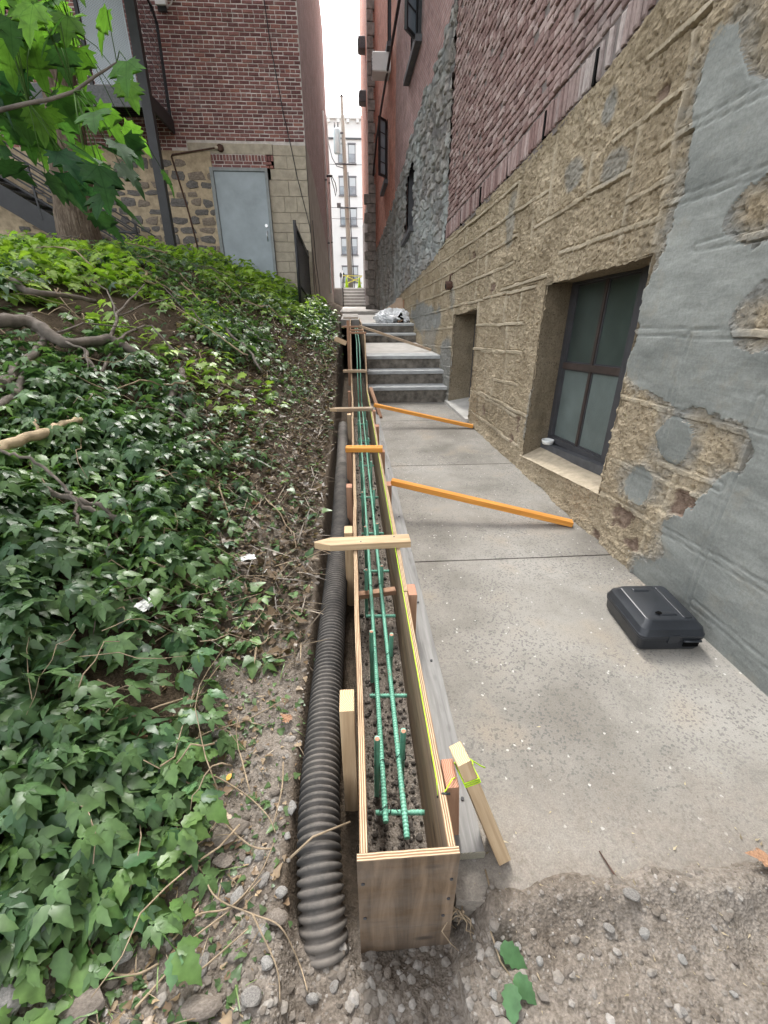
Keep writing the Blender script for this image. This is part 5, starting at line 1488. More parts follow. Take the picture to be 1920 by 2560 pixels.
stake(.262, 4.93, .305, .0, .09, .042, 'redwood', 'redend')
stake(.262, 5.69, .30, .0, .09, .042, 'redwood', 'redend')
stake(.262, .865, .285, .0, .092, .040, 'redwood', 'redend', lean=(.02, 0))
board('stake', (.40, 6.50, .0), (.275, 7.0, .34), .06, .05, MT['redwood'], MT['redend'], FW, (1, 0, 0), label='leaning stake by the foot of the lower steps')
def tie(p0, p1, w, t, mat, end, point=0.0, label=None):
    return board('cross_tie', p0, p1, w, t, MT[mat], MT[end], FW, (0, 0, 1), point, label=label)
tie((-.245, 2.235, .323), (.305, 2.245, .325), .092, .040, 'pine', 'pineend', .09, 'pale pointed stake nailed across the form, the nearest tie')
tie((-.082, 4.02, .327), (.262, 3.995, .327), .092, .042, 'orange', 'orangeend', 0, 'orange lumber tie across the form')
tie((-.30, 5.68, .322), (.248, 5.68, .324), .092, .038, 'pineold', 'pineend', .09, 'pointed stake tie farther along the form')
tie((-.145, 7.52, .53), (.238, 7.50, .53), .085, .038, 'pineold', 'pineend')
tie((-.03, 8.22, 1.06), (.262, 8.22, 1.06), .06, .03, 'redwood', 'redend')
tie((-.02, 8.75, 1.075), (.215, 8.75, 1.075), .06, .03, 'redwood', 'redend')
tie((-.18, 9.5, 1.09), (.19, 9.5, 1.09), .06, .03, 'redwood', 'redend')
tie((-.19, 12.4, 1.14), (.19, 12.4, 1.14), .06, .03, 'pineold', 'pineend')
board('spreader', (-.001, 2.15, .02), (.218, 2.17, .03), .045, .03, MT['redwood'], MT['redend'], FW)
nail = MB().tube([(0, 0, 0), (0, 0, .002)], .005, 8).mesh('nail_head', MT['casing'])
for (x, y, z) in ((.02, 2.22, .3435), (.215, 2.262, .3452), (.215, 3.99, .3482), (-.03, 4.03, .3482), (.0, 5.69, .3415)):
    link('nail_head', nail, FW, loc=(x, y, z))

def free_board(name, label, cat, p0, p1, w, t, mat, end, up=(0, 0, 1), point=0.0, group=None):
    o = board(name, p0, p1, w, t, MT[mat], MT[end], None, up, point)
    return tag(o, label, cat, group)
free_board('lumber_brace', 'orange lumber brace slanting from the form to the wall, the nearer and longer one', 'brace', (.286, 3.30, .275), (1.665, 2.955, .026), .062, .042, 'orange', 'orangeend', group='braces from the form to the wall')
free_board('lumber_brace', 'orange lumber brace slanting from the form to the wall just before the lower steps', 'brace', (.286, 6.14, .275), (1.615, 5.85, .026), .062, .042, 'orange', 'orangeend', group='braces from the form to the wall')
free_board('lumber_brace', 'pale grey-brown brace slanting down onto the first landing above the lower steps', 'brace', (.15, 9.1, 1.125), (1.50, 8.80, .715), .055, .04, 'pineold', 'pineend', group='braces from the form to the wall')
free_board('wood_plank', 'weathered grey plank lying along the foot of the form on the path edge', 'plank', (.325, .765, .0225), (.330, 6.9, .0225), .09, .036, 'greyplank', 'greyend')
screw2 = MB().tube([(0, 0, .0), (0, 0, .005)], .006, 8)
for k in range(7):
    s_ = tag(link('plank_screw', MB().tube([(0, 0, 0), (0, 0, .006)], .006, 8).mesh('plank_screw', MT['casing']), None, loc=(.335, .93 + k * .55 + .1 * (k % 2), .0405)), 'rusty screw head standing on the weathered grey plank', 'screw', 'screws on the plank')
LS = free_board('wooden_stake', 'knotty pine stake leaning outward at the near end of the form, wound with lime string', 'stake', (.425, .785, .004), (.292, .885, .345), .092, .042, 'pine', 'pineend', (1, .1, 0))
free_board('wood_scrap', 'short pale board offcut stuck in the bank beside the tall stake', 'board', (-.28, 8.1, .98), (-.085, 8.1, .90), .08, .02, 'pine', 'pineend', (0, -1, .5))
# lime string along the form
ms = thing('mason_string', 'lime green mason string stretched along the form top and tied round the leaning stake', 'string')
zt = .3075
MB().tube([(.2145, .80, zt - .03), (.2145, .83, zt), (.2155, 1.78, zt), (.218, 4.5, zt + .003), (.219, 7.05, zt + .003)], .0019, 5).obj('line', MT['string'], ms)
MB().tube([(.2145, .80, zt - .03), (.235, .80, zt - .004), (.262, .835, .300), (.276, .850, .285)], .0019, 5).obj('lead', MT['string'], ms)
Ms = LS.matrix_basis
def on_stake(x, y, z): return Ms @ Vector((x, y, z))
Ls = (Vector((.292, .885, .345)) - Vector((.425, .785, .004))).length
for k in range(3):
    x = Ls - .062 - k * .0065
    MB().tube([on_stake(x, -.048, -.0235), on_stake(x + .002, .048, -.0235), on_stake(x - .004, .048, .0235), on_stake(x + .001, -.048, .0235), on_stake(x, -.048, -.0235)], .0021, 5).obj('wrap', MT['string'], ms)
MB().tube([on_stake(Ls - .07, -.048, .024), on_stake(Ls - .09, -.052, .034), on_stake(Ls - .115, -.046, .052), on_stake(Ls - .13, -.05, .062)], .0021, 5).obj('tail', MT['string'], ms)
MB().tube([on_stake(Ls - .03, .03, .0235), on_stake(Ls - .045, 0, .028), on_stake(Ls - .06, -.03, .026)], .0021, 5).obj('wrap', MT['string'], ms)
MB().tube([(.213, .80, zt - .03), (.225, .795, zt - .008), (.248, .792, zt - .006)], .0035, 6).obj('nail', MT['wire'], ms)

# reinforcing cage
RC = thing('rebar_cage', 'green epoxy coated rebar cage tied inside the plywood form', 'rebar')
def rebar(name, p0, p1, r, pitch=.014, ribs_to=None, bend=None, n=10):
    p0, p1 = Vector(p0), Vector(p1)
    L = (p1 - p0).length; d = (p1 - p0) / L
    pts, rad = [p0, p0 + d * .001], [r * .9, r]
    s_ = .004
    lim = min(L, ribs_to or L) - .004
    while s_ < lim - pitch:
        for q, rr_ in ((.0, r), (.30, r), (.40, r * 1.14), (.60, r * 1.14), (.70, r)):
            pts.append(p0 + d * (s_ + q * pitch)); rad.append(rr_)
        s_ += pitch
    while s_ < L - .2:
        pts.append(p0 + d * s_); rad.append(r); s_ += .4
    pts += [p1]; rad += [r]
    return MB().tube(pts, rad, n).obj(name, MT['epoxy'], RC)
rebar('long_bar', (.066, .870, .045), (.080, 4.2, .045), .0095, .012, 2.2)
rebar('long_bar', (.130, .815, .050), (.135, 4.2, .050), .0095, .012, 2.2)
rebar('long_bar', (.080, 4.21, .045), (.09, 7.4, .06), .0085, .012, .01)
rebar('long_bar', (.135, 4.21, .050), (.14, 7.4, .06), .0085, .012, .01)
for x in (.09, .14):
    MB().tube([(x, 7.3, .06), (x, 7.6, .25), (x + .0, 8.2, .80), (x + .005, 8.5, .85), (x + .01, 12.0, .95)], .0085, 8).obj('long_bar', MT['epoxy'], RC)
rr2 = random.Random(3)
ups = [(.049, 1.065, .20), (.145, 1.09, .20), (.054, 1.66, .17), (.147, 1.62, .18), (.046, 2.18, .18), (.138, 2.20, .19), (.057, 2.72, .18), (.142, 2.74, .19), (.052, 3.35, .17), (.150, 3.38, .18), (.06, 4.1, .17), (.158, 4.1, .17), (.06, 4.9, .17), (.16, 4.9, .17), (.06, 5.7, .17), (.17, 5.7, .17), (.07, 6.5, .17), (.17, 6.5, .17)]
for i, (x, y, z) in enumerate(ups):
    rebar('upright_bar', (x + rr2.uniform(-.004, .004), y + .015 + rr2.uniform(-.02, .02), -.16), (x, y, z), .0095, .011, None if y < 3 else .005, n=10)
    MB().tube([(x, y - .004, z), (x, y - .004, z + .0006)], .0085, 10).obj('bar_end', MT['redend'], RC) if y < 3.5 else None
for (y, z) in ((.915, .025), (1.43, .0), (1.97, .01), (2.42, .01), (2.93, .01), (3.6, .01), (4.4, .02), (5.3, .02), (6.1, .02)):
    rebar('cross_bar', (.035, y, z), (.20, y - .012, z + .002), .0085, .012, None if y < 3 else .01)
for (x, y, z) in ((.058, 1.073, .047), (.138, 1.098, .05), (.062, 1.668, .047), (.14, 1.628, .05), (.06, 2.19, .047), (.138, 2.21, .05), (.067, .914, .043), (.063, 2.73, .045), (.14, 2.75, .05)):
    w_ = MB()
    w_.tube([(x + .018 * math.cos(a) * 1.1, y + .010 * math.sin(a * 2), z + .016 * math.sin(a)) for a in np.linspace(0, 6.6, 16)], .0016, 5)
    w_.tube([(x + .018, y, z + .004), (x + .036, y - .012, z + .016), (x + .043, y - .020, z + .012)], .0016, 5)
    w_.obj('wire_tie', MT['wire'], RC)

# corrugated drain pipe
CP = thing('drain_pipe', 'black corrugated drain pipe lying in the trench beside the formwork, dusted with soil', 'drain pipe')
cl = [(-.112, .50, -.29), (-.124, .585, -.19), (-.137, .66, -.115), (-.148, .75, -.055), (-.158, .85, -.025), (-.165, 1.06, -.02), (-.160, 1.50, -.02), (-.142, 2.40, -.02), (-.126, 3.05, -.01), (-.131, 4.65, 0), (-.145, 5.7, .0), (-.152, 6.2, -.03)]
yy_ = np.arange(.45, 6.25, .02)
ker = np.exp(-(np.arange(-14, 15) / 5.5) ** 2); ker /= ker.sum()
cl = list(zip(*[(lambda a: np.convolve(np.pad(a, 14, mode='edge'), ker, 'valid'))(np.interp(yy_, [p[1] for p in cl], [p[k] for p in cl])) if k != 1 else yy_ for k in range(3)]))
cy2 = np.array([p[1] for p in cl])
pts, rad = [], []
s_ = .50
while s_ < 6.2:
    pit = .0235
    for q, r_ in ((0, .0615), (.20, .0615), (.36, .0705), (.50, .0730), (.68, .0730), (.84, .0705)):
        y = s_ + q * pit
        pts.append((float(np.interp(y, cy2, [p[0] for p in cl])), y, float(np.interp(y, cy2, [p[2] for p in cl])))); rad.append(r_ if y < 4.4 else .066 + (r_ - .066) * .4)
    s_ += pit
mb = MB().tube(pts, rad, 26)
me = mb.mesh('corrugated_tube', MT['pipe'])
vy = np.array([v[1] for v in mb.v])
at = me.attributes.new('soil', 'FLOAT', 'POINT'); at.data.foreach_set('value', np.clip(np.maximum(sm((.85 - vy) / .3), sm((vy - 3.2) / 1.2)), 0, 1).astype(np.float32))
link('corrugated_tube', me, CP)

# black tool case on the path
TC = thing('tool_case', 'black plastic tool case lying closed on the path against the grey patched wall', 'tool case', (1.555, 1.79, .002), math.radians(-3))
def rrect(a, b, r, n=4):
    out = []
    for cx, cy, a0 in ((a / 2 - r, -b / 2 + r, -90), (a / 2 - r, b / 2 - r, 0), (-a / 2 + r, b / 2 - r, 90), (-a / 2 + r, -b / 2 + r, 180)):
        out += [(cx + r * math.cos(math.radians(a0 + 90 * k / n)), cy + r * math.sin(math.radians(a0 + 90 * k / n))) for k in range(n + 1)]
    return out
def loft(rings, mat, name, parent, capb=True, capt=True):
    n = len(rings[0]); vs = [v for r in rings for v in r]
    fs = [(i * n + k, i * n + (k + 1) % n, (i + 1) * n + (k + 1) % n, (i + 1) * n + k) for i in range(len(rings) - 1) for k in range(n)]
    if capb: fs.append(tuple(range(n))[::-1])
    if capt: fs.append(tuple((len(rings) - 1) * n + k for k in range(n)))
    o = MB().add(vs, fs).obj(name, MT[mat], parent)
    md = o.modifiers.new('bevel', 'BEVEL'); md.width = .004; md.segments = 2; md.limit_method = 'ANGLE'; md.angle_limit = math.radians(25)
    o.data.polygons.foreach_set('use_smooth', [True] * len(o.data.polygons))
    return o
def ring(a, b, r, z, dx=0): return [(x + dx, y, z) for x, y in rrect(a, b, r)]
loft([ring(.300, .345, .028, 0), ring(.318, .362, .032, .018), ring(.326, .370, .034, .070), ring(.334, .378, .034, .072), ring(.334, .378, .034, .082)], 'casep', 'lower_shell', TC)
loft([ring(.336, .380, .034, .0835), ring(.336, .380, .034, .096), ring(.330, .372, .034, .099), ring(.312, .354, .034, .128), ring(.290, .332, .030, .136), ring(.252, .294, .026, .160), ring(.240, .282, .024, .163)], 'casep', 'lid', TC)
for (x, y) in ((-.03, .105), (.0, -.098)):
    loft([[(x + px, y + py, z) for px, py in rrect(a, b, .006)] for (a, b, z) in ((.09, .028, .160), (.088, .026, .166), (.080, .019, .169))], 'casep', 'lid_rib', TC)
loft([[(.085 + px, py, z) for px, py in rrect(a, b, .010)] for (a, b, z) in ((.052, .27, .160), (.050, .268, .166), (.045, .262, .168))], 'casep', 'lid_panel', TC)
rh = random.Random(5)
MB().add([(-.045 + .017 * math.cos(a) * rh.uniform(.6, 1.2), -.098 + .014 * math.sin(a) * rh.uniform(.6, 1.2), .1697) for a in np.linspace(0, 5.7, 10)], [tuple(range(10))]).obj('hole_shade_patch', MT['hole'], TC)  # flat black patch on the lid, painted as the shade of a hole
MB().box((-.025, -.192, .055), (.03, -.184, .100)).obj('latch', MT['casep'], TC)
MB().box((.06, -.1895, .03), (.135, -.182, .068)).obj('recess_shade_block', MT['hole'], TC)  # black block on the shell, painted as the shade of a recess
MB().tube([(.055, -.19, .066), (.06, -.197, .07), (.135, -.197, .07), (.14, -.19, .066)], .006, 8).obj('handle', MT['casep'], TC)

# bag and boards on the upper landing
def blob(name, mat, c, r, seed, amp, parent=None, n=(48, 30), folds=1.0):
    th, ph = np.meshgrid(np.linspace(0, 2 * math.pi, n[0]), np.linspace(0.02, math.pi - .02, n[1]), indexing='ij')
    d = np.stack([np.cos(th) * np.sin(ph), np.sin(th) * np.sin(ph), np.cos(ph)], -1)
    k = 1 + amp * (fbm(th * 1.9 / 1 + d[..., 2] * 2, d[..., 0] * 2.5 + 5, 4, seed) + folds * .6 * np.abs(fbm(d[..., 0] * 4 + seed, d[..., 2] * 5 + d[..., 1] * 3, 3, seed + 4)))
    k[-1] = k[0]
    V_ = d * k[..., None] * np.array(r) + np.array(c)
    V_[..., 2] = np.maximum(V_[..., 2], c[2] - r[2] * .8)
    return link(name, mesh_np(name, V_.reshape(-1, 3), grid_faces(*n), MT[mat], False), parent)
BG = thing('plastic_bag', 'crumpled white plastic bag of debris lying on the upper landing against the wall', 'bag', (0, 0, 0))
blob('sheet', 'plastic', (1.02, 11.75, 1.18), (.34, .26, .145), 3, .7, BG)
blob('sheet', 'plastic', (.86, 11.62, 1.16), (.20, .18, .12), 9, .8, BG)
blob('sheet', 'plastic', (1.26, 11.72, 1.18), (.14, .2, .14), 14, .7, BG)
MB().add([(1.10, 11.47, 1.07), (1.26, 11.49, 1.07), (1.27, 11.52, 1.22), (1.2, 11.52, 1.30), (1.12, 11.49, 1.2)], [(0, 1, 2, 3, 4)]).obj('opening', MT['hole'], BG)
for k in range(3):
    bs = free_board('wood_scrap', ['dark wood strip poking from the mouth of the white bag, left one', 'dark wood strip poking from the mouth of the white bag, middle one', 'dark wood strip poking from the mouth of the white bag, right one'][k], 'wood scrap', (1.13 + k * .04, 11.42, 1.085 + .012 * k), (1.16 + k * .045, 11.75, 1.22), .03, .012, 'pineold', 'redend')
cbd = thing('cardboard_sheet', 'brown cardboard sheet leaning on the wall behind the white bag', 'cardboard', (0, 0, 0))
MB().add([(.93, 12.95, 1.08), (1.36, 12.75, 1.08), (1.41, 13.0, 1.62), (1.24, 13.1, 1.60), (1.20, 13.05, 1.50), (.98, 13.1, 1.36), (.93, 12.965, 1.08), (1.36, 12.765, 1.08), (1.41, 13.015, 1.62), (1.24, 13.115, 1.60), (1.20, 13.065, 1.50), (.98, 13.115, 1.36)],
         [(0, 1, 2, 3, 4, 5), (11, 10, 9, 8, 7, 6)] + [(i, (i + 1) % 6, 6 + (i + 1) % 6, 6 + i) for i in range(6)]).obj('sheet', MT['cardboard'], cbd)
free_board('wood_scrap', 'dark board standing upright against the wall behind the white bag', 'board', (1.38, 12.6, 1.07), (1.385, 12.7, 1.55), .1, .02, 'redwood', 'redend', (-1, 0, 0))
# ------------------------------------------------------------------ plants
def leaflet_template(nseg=4, width=.235, droop=.22, fold=.16, serr=.13):
    """a pointed toothed leaflet along +Y, 1 long, folded along its midrib"""
    ts = np.linspace(0, 1, nseg + 1)
    V_, F_ = [], []
    for i, t in enumerate(ts):
        z = -droop * t * t
        w = width * (math.sin(math.pi * min(1, t ** .75)) ** .85) if 0 < t < 1 else 0
        V_.append((0, t, z))
        if w:
            k = 1 + (serr if i % 2 else -serr)
            V_.append((-w * k, t - .05, z + fold * w)); V_.append((w * k, t - .05, z + fold * w))
    idx = [0] + [1 + 3 * i for i in range(nseg - 1)] + [1 + 3 * (nseg - 1)]
    for i in range(nseg):
        a, b = idx[i], idx[i + 1]
        if i == 0:
            F_ += [(a, b, b + 1), (a, b + 2, b)]
        elif i == nseg - 1:
            F_ += [(a, b, a + 1), (a, a + 2, b)]
        else:
            F_ += [(a, b, a + 1), (a + 1, b, b + 1), (a, a + 2, b), (a + 2, b + 2, b)]
    return np.array(V_), np.array(F_)
def rot2(V_, a, tilt=0.0):
    c, s = math.cos(a), math.sin(a)
    X = V_.copy()
    ct, st_ = math.cos(tilt), math.sin(tilt)
    y, z = X[:, 1] * ct + X[:, 2] * st_, -X[:, 1] * st_ + X[:, 2] * ct
    return np.stack([X[:, 0] * c - y * s, X[:, 0] * s + y * c, z], -1)
def compound_template(n=5, nseg=4):
    Vs, Fs, o = [], [], 0
    L0, F0 = leaflet_template(nseg)
    spec = {1: [(0, 1, 0, 0)], 3: [(0, 1, 0, .32), (1.25, .85, 0, .08), (-1.25, .85, 0, .08)], 5: [(0, 1, 0, .42), (.95, .88, 0, .30), (-.95, .88, 0, .30), (1.75, .72, 0, .02), (-1.75, .72, 0, .02)]}[n]
    for (a, s, _, y0) in spec:
        v = rot2(L0 * s, a, .12)
        v[:, 1] += y0 * .4
        Vs.append(v); Fs.append(F0 + o); o += len(v)
    return np.concatenate(Vs) * .62, np.concatenate(Fs)
def lobed_template(kind='maple', cup=.12, seed=0):
    """a lobed leaf (maple or ivy) with its stalk end at the origin, about 1 across"""
    if kind == 'maple':
        half = [(.0, .0), (.10, -.02), (.30, -.10), (.27, .02), (.46, .10), (.38, .17), (.55, .36), (.40, .36), (.44, .47), (.24, .40), (.20, .46), (.27, .64), (.17, .62), (.13, .78), (.0, 1.0)]
    else:
        half = [(.0, .0), (.16, -.08), (.36, .02), (.42, .20), (.30, .34), (.26, .42), (.15, .70), (.0, .98)]
    r = random.Random(seed)
    half = [(x * r.uniform(.9, 1.1), y + r.uniform(-.015, .015)) if x else (x, y) for x, y in half]
    n = len(half)
    V_ = []
    for x, y in half:
        V_.append((x, y, cup * x * 1.2 - .28 * (y - .25) ** 2 - cup * .9 * x * x * 3))
    for x, y in half[1:-1]:
        V_.append((-x, y, cup * x * 1.2 - .28 * (y - .25) ** 2 - cup * .9 * x * x * 3))
    mid = len(V_)
    for y in (.25, .5):
        V_.append((0, y, -.28 * (y - .25) ** 2 - .02))
    F_ = []
    for s_ in (0, 1):
        ids = [0] + [(i if s_ == 0 else n - 1 + i) for i in range(1, n - 1)] + [n - 1]
        for a, b in zip(ids[:-1], ids[1:]):
            ym = (V_[a][1] + V_[b][1]) / 2
            c = mid if ym < .42 else mid + 1
            F_.append((a, b, c) if s_ == 0 else (b, a, c))
        # join across the two hubs
        sw = [i for i in range(len(ids) - 1) if (V_[ids[i]][1] + V_[ids[i + 1]][1]) / 2 < .42 <= (V_[ids[min(i + 1, len(ids) - 1)]][1] + V_[ids[min(i + 2, len(ids) - 1)]][1]) / 2]
        if sw:
            k = ids[sw[-1] + 1]
            F_.append((mid, k, mid + 1) if s_ == 0 else (mid, mid + 1, k))
    return np.array(V_), np.array(F_)

def instance(tv, tf, pos, az, tilt, roll, scale, col):
    """numpy instancing: tilt turns the leaf tip down (+) or up (-), then az turns it round Z"""
    n = len(pos)
    V_ = np.repeat(tv[None], n, 0) * scale[:, None, None]
    cr, sr = np.cos(roll)[:, None], np.sin(roll)[:, None]
    x, y, z = V_[..., 0], V_[..., 1], V_[..., 2]
    x, z = x * cr + z * sr, -x * sr + z * cr
    ct, st_ = np.cos(tilt)[:, None], np.sin(tilt)[:, None]
    y, z = y * ct + z * st_, -y * st_ + z * ct
    ca, sa = np.cos(az)[:, None], np.sin(az)[:, None]
    x, y = x * ca - y * sa, x * sa + y * ca
    P = np.stack([x, y, z], -1) + pos[:, None, :]
    F_ = (tf[None] + (np.arange(n) * len(tv))[:, None, None]).reshape(-1, tf.shape[1])
    C_ = np.repeat(col[:, None, :], len(tv), 1)
    vein = np.where(np.abs(tv[:, 0]) < 1e-6, 1.18, .95)
    C_ = (C_ * np.concatenate([np.repeat(vein[:, None], 3, 1), np.ones((len(tv), 1))], 1)[None]).reshape(-1, col.shape[1])
    return P.reshape(-1, 3), F_, C_
class LeafBag:
    def __init__(s): s.V = []; s.F = []; s.C = []; s.n = 0
    def add(s, v, f, c):
        s.V.append(v); s.F.append(f + s.n); s.C.append(c); s.n += len(v)
    def link(s, name, mat, **kw):
        return link(name, mesh_np(name, np.concatenate(s.V), np.concatenate(s.F), mat, True, {'col': np.concatenate(s.C)}), **kw)
def cols(n, lo, hi, jit=.25):
    t = RNG.random((n, 1))
    c = np.array(lo) * (1 - t) + np.array(hi) * t
    c = c * (1 + jit * (RNG.random((n, 1)) - .5) * 2)
    return np.concatenate([c, np.ones((n, 1))], 1)

TC5h, TC3h = compound_template(5, 6), compound_template(3, 6)
TC5l, TC3l = compound_template(5, 3), compound_template(3, 3)
TL1 = leaflet_template(9, .29, .25, .2, .15)
TIV = lobed_template('ivy'); TMP = lobed_template('maple')

def in_left_view(x, y):
    return np.ones(np.shape(x), bool)
def scatter(n, y0, y1, dens, xpow=1.0, xmax=4.2):
    """random points on the bank, denser where dens(x, y) is high"""
    y = y0 + (y1 - y0) * RNG.random(n) ** 1.25
    xb_ = ip(y, FOL)
    u = RNG.random(n) ** xpow * (xmax * np.clip(.35 + y / 7, .3, 1.0))
    x = xb_ - u + .10 * (RNG.random(n) - .5)
    k = (RNG.random(n) < dens(x, y, u))
    k &= ~((y > 12.2))
    k &= np.hypot(x + 4.0, y - 8.0) > .38
    return x[k], y[k], u[k]

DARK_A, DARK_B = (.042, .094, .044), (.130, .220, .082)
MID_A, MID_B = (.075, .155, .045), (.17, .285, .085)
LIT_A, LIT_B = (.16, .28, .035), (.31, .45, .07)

bank = LeafBag()
# stems are left to the shade; leaves float on petioles at plant height, as they do in a dense cover
def cover(n, y0, y1, templ, smin, smax, hmin, hmax, lo, hi, thr, seed, tilt=(.05, .75), xpow=1.0, per=4, spread=.10, bag=bank, xmax=4.2, strip=0.0):
    dens = lambda x, y, u: np.clip(1.15 * sm((fbm(x * 1.3, y * 1.3, 3, seed) + thr) / .35), 0, 1) * (.25 + .75 * sm((u - .02) / np.where((y > 2.4) & (y < 7.5), .75, .25)))
    x, y, u = scatter(n, y0, y1, dens, xpow, xmax)
    if strip:                                  # stragglers out on the open earth beside the pipe
        x = ip(y, FOL) + (-.30 - ip(y, FOL)) * RNG.random(len(x)) ** 1.5
    m = len(x)
    h = hmin + (hmax - hmin) * RNG.random(m)
    edge = .35 + .65 * sm(u / .35)
    for k in range(per):
        az = RNG.random(m) * 2 * math.pi + k * 2 * math.pi / per
        rad = spread * (.25 + RNG.random(m))
        px = x + rad * np.sin(-az) ; py = y + rad * np.cos(az)
        pz = ground(px, py) + h * edge * (.55 + .6 * RNG.random(m)) + .012
        tl = tilt[0] + (tilt[1] - tilt[0]) * RNG.random(m)
        sc = (smin + (smax - smin) * RNG.random(m)) * (.7 + .3 * edge)
        tv, tf = templ[k % len(templ)]
        bag.add(*instance(tv, tf, np.stack([px, py, pz], -1), az, tl, .5 * (RNG.random(m) - .5), sc, cols(m, lo, hi)))
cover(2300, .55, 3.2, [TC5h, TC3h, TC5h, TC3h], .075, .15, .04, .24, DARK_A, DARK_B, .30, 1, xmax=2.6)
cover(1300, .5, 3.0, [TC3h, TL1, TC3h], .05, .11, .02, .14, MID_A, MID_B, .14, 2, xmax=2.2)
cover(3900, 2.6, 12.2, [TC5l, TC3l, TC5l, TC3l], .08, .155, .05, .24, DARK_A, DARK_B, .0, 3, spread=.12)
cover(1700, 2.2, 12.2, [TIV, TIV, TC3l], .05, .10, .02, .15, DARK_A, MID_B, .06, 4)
cover(1300, 4.0, 12.2, [TMP, TMP, TC3l], .07, .13, .06, .22, MID_A, LIT_B, -.02, 5)
cover(1300, .42, 5.5, [TIV, TL1, TIV], .035, .075, .0, .05, DARK_A, MID_B, .15, 6, xpow=2.4, spread=.05, tilt=(-.3, .4))
# second layer right at the toe where the plants spill over the bare earth
cover(110, 1.6, 8.0, [TIV, TC3l], .045, .10, .0, .07, DARK_A, MID_B, .05, 8, xpow=1.4, spread=.06, xmax=4.2, tilt=(-.2, .5), strip=1)
cover(900, 5.5, 12.1, [TC3l, TIV, TC3l], .07, .13, .05, .22, DARK_A, MID_B, .35, 7, xpow=2.6, spread=.10)
bank.link('bank_undergrowth', MT['leaf'], kind='stuff')
# bright seedlings along the crest and the left edge
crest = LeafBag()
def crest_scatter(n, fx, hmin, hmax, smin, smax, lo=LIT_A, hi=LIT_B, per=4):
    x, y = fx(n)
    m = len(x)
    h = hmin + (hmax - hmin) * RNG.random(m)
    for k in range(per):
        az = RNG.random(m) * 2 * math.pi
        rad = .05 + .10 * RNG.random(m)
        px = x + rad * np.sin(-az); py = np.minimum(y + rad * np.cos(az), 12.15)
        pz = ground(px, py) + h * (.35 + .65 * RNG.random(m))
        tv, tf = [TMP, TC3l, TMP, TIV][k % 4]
        crest.add(*instance(tv, tf, np.stack([px, py, pz], -1), az, .2 + .5 * RNG.random(m), .6 * (RNG.random(m) - .5), smin + (smax - smin) * RNG.random(m), cols(m, lo, hi)))
def f_crest(n):
    y = 9.3 + 2.8 * RNG.random(n); x = -.7 - 6.5 * RNG.random(n)
    return x, y
crest_scatter(650, f_crest, .10, .42, .08, .15)
def f_mid(n):
    y = 5.6 + 4 * RNG.random(n); x = -1.0 - 3.8 * RNG.random(n)
    k = (fbm(x * 1.1, y * 1.1, 3, 77) > .02) & (np.hypot(x + 4, y - 8) > .4)
    return x[k], y[k]
crest_scatter(900, f_mid, .06, .24, .07, .13, MID_B, LIT_B)
def f_left(n):
    y = 4.2 + 2.6 * RNG.random(n); x = -2.6 - 1.6 * RNG.random(n)
    return x, y
crest_scatter(260, f_left, .08, .30, .08, .14)
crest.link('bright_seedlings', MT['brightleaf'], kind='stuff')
# leaf litter and bits of stalk on the bare earth
lit = LeafBag()
n = 2600
y = .45 + 8 * RNG.random(n) ** 1.7; xb_ = ip(y, FOL); x = xb_ + (-.23 - xb_) * RNG.random(n) - .35 * RNG.random(n) ** 2
z = ground_z(x, y) + .006
c_ = np.where(RNG.random((n, 1)) < .45, cols(n, (.17, .11, .065), (.36, .27, .18)), cols(n, (.05, .10, .035), (.13, .20, .08)))
lit.add(*instance(*lobed_template('ivy', .3), np.stack([x, y, z], -1), RNG.random(n) * 6.28, .9 * (RNG.random(n) - .5), 1.2 * (RNG.random(n) - .5), .012 + .03 * RNG.random(n) ** 2, c_))
n = 520                                    # short stalks: very narrow leaflets
y = .45 + 7 * RNG.random(n) ** 1.8; xb_ = ip(y, FOL); x = xb_ + (-.23 - xb_) * RNG.random(n) - .5 * RNG.random(n) ** 2
z = ground_z(x, y) + .006 + .02 * RNG.random(n)
lit.add(*instance(*leaflet_template(5, .018, .35), np.stack([x, y, z], -1), RNG.random(n) * 6.28, .5 * (RNG.random(n) - .5), 0 * x, .03 + .10 * RNG.random(n) ** 2, np.where(RNG.random((n, 1)) < .7, cols(n, (.18, .13, .08), (.36, .28, .19)), cols(n, (.12, .20, .06), (.20, .29, .10)))))
n = 200                                    # chips on the right-hand earth and the path
x = .3 + 1.45 * RNG.random(n); y = .36 + .42 * RNG.random(n) + .5 * RNG.random(n) ** 8
z = np.where(y > .70, .004, ground_z(x, y) + .005)
lit.add(*instance(*leaflet_template(3, .11, .05, 0, .4), np.stack([x, y, z], -1), RNG.random(n) * 6.28, .3 * (RNG.random(n) - .5), 0 * x, .006 + .022 * RNG.random(n) ** 3, cols(n, (.20, .16, .115), (.42, .35, .26))))
n = 3600                                   # dead stalks and brown leaves on the open part of the bank
y = 1.6 + 9 * RNG.random(n) ** 1.2; xb_ = ip(y, FOL); x = -.29 - (.55 + .20 * y) * RNG.random(n) ** 1.1
z = ground_z(x, y) + .01 + .05 * RNG.random(n) ** 2
lit.add(*instance(*leaflet_template(4, .020, .1), np.stack([x, y, z], -1), RNG.random(n) * 6.28, .9 * (RNG.random(n) - .6), 0 * x, .06 + .20 * RNG.random(n) ** 2, cols(n, (.07, .052, .036), (.26, .20, .14), .4)))
n = 6500
y = 1.6 + 9 * RNG.random(n) ** 1.2; xb_ = ip(y, FOL); x = -.29 - (.55 + .20 * y) * RNG.random(n)
z = ground_z(x, y) + .012 + .03 * RNG.random(n)
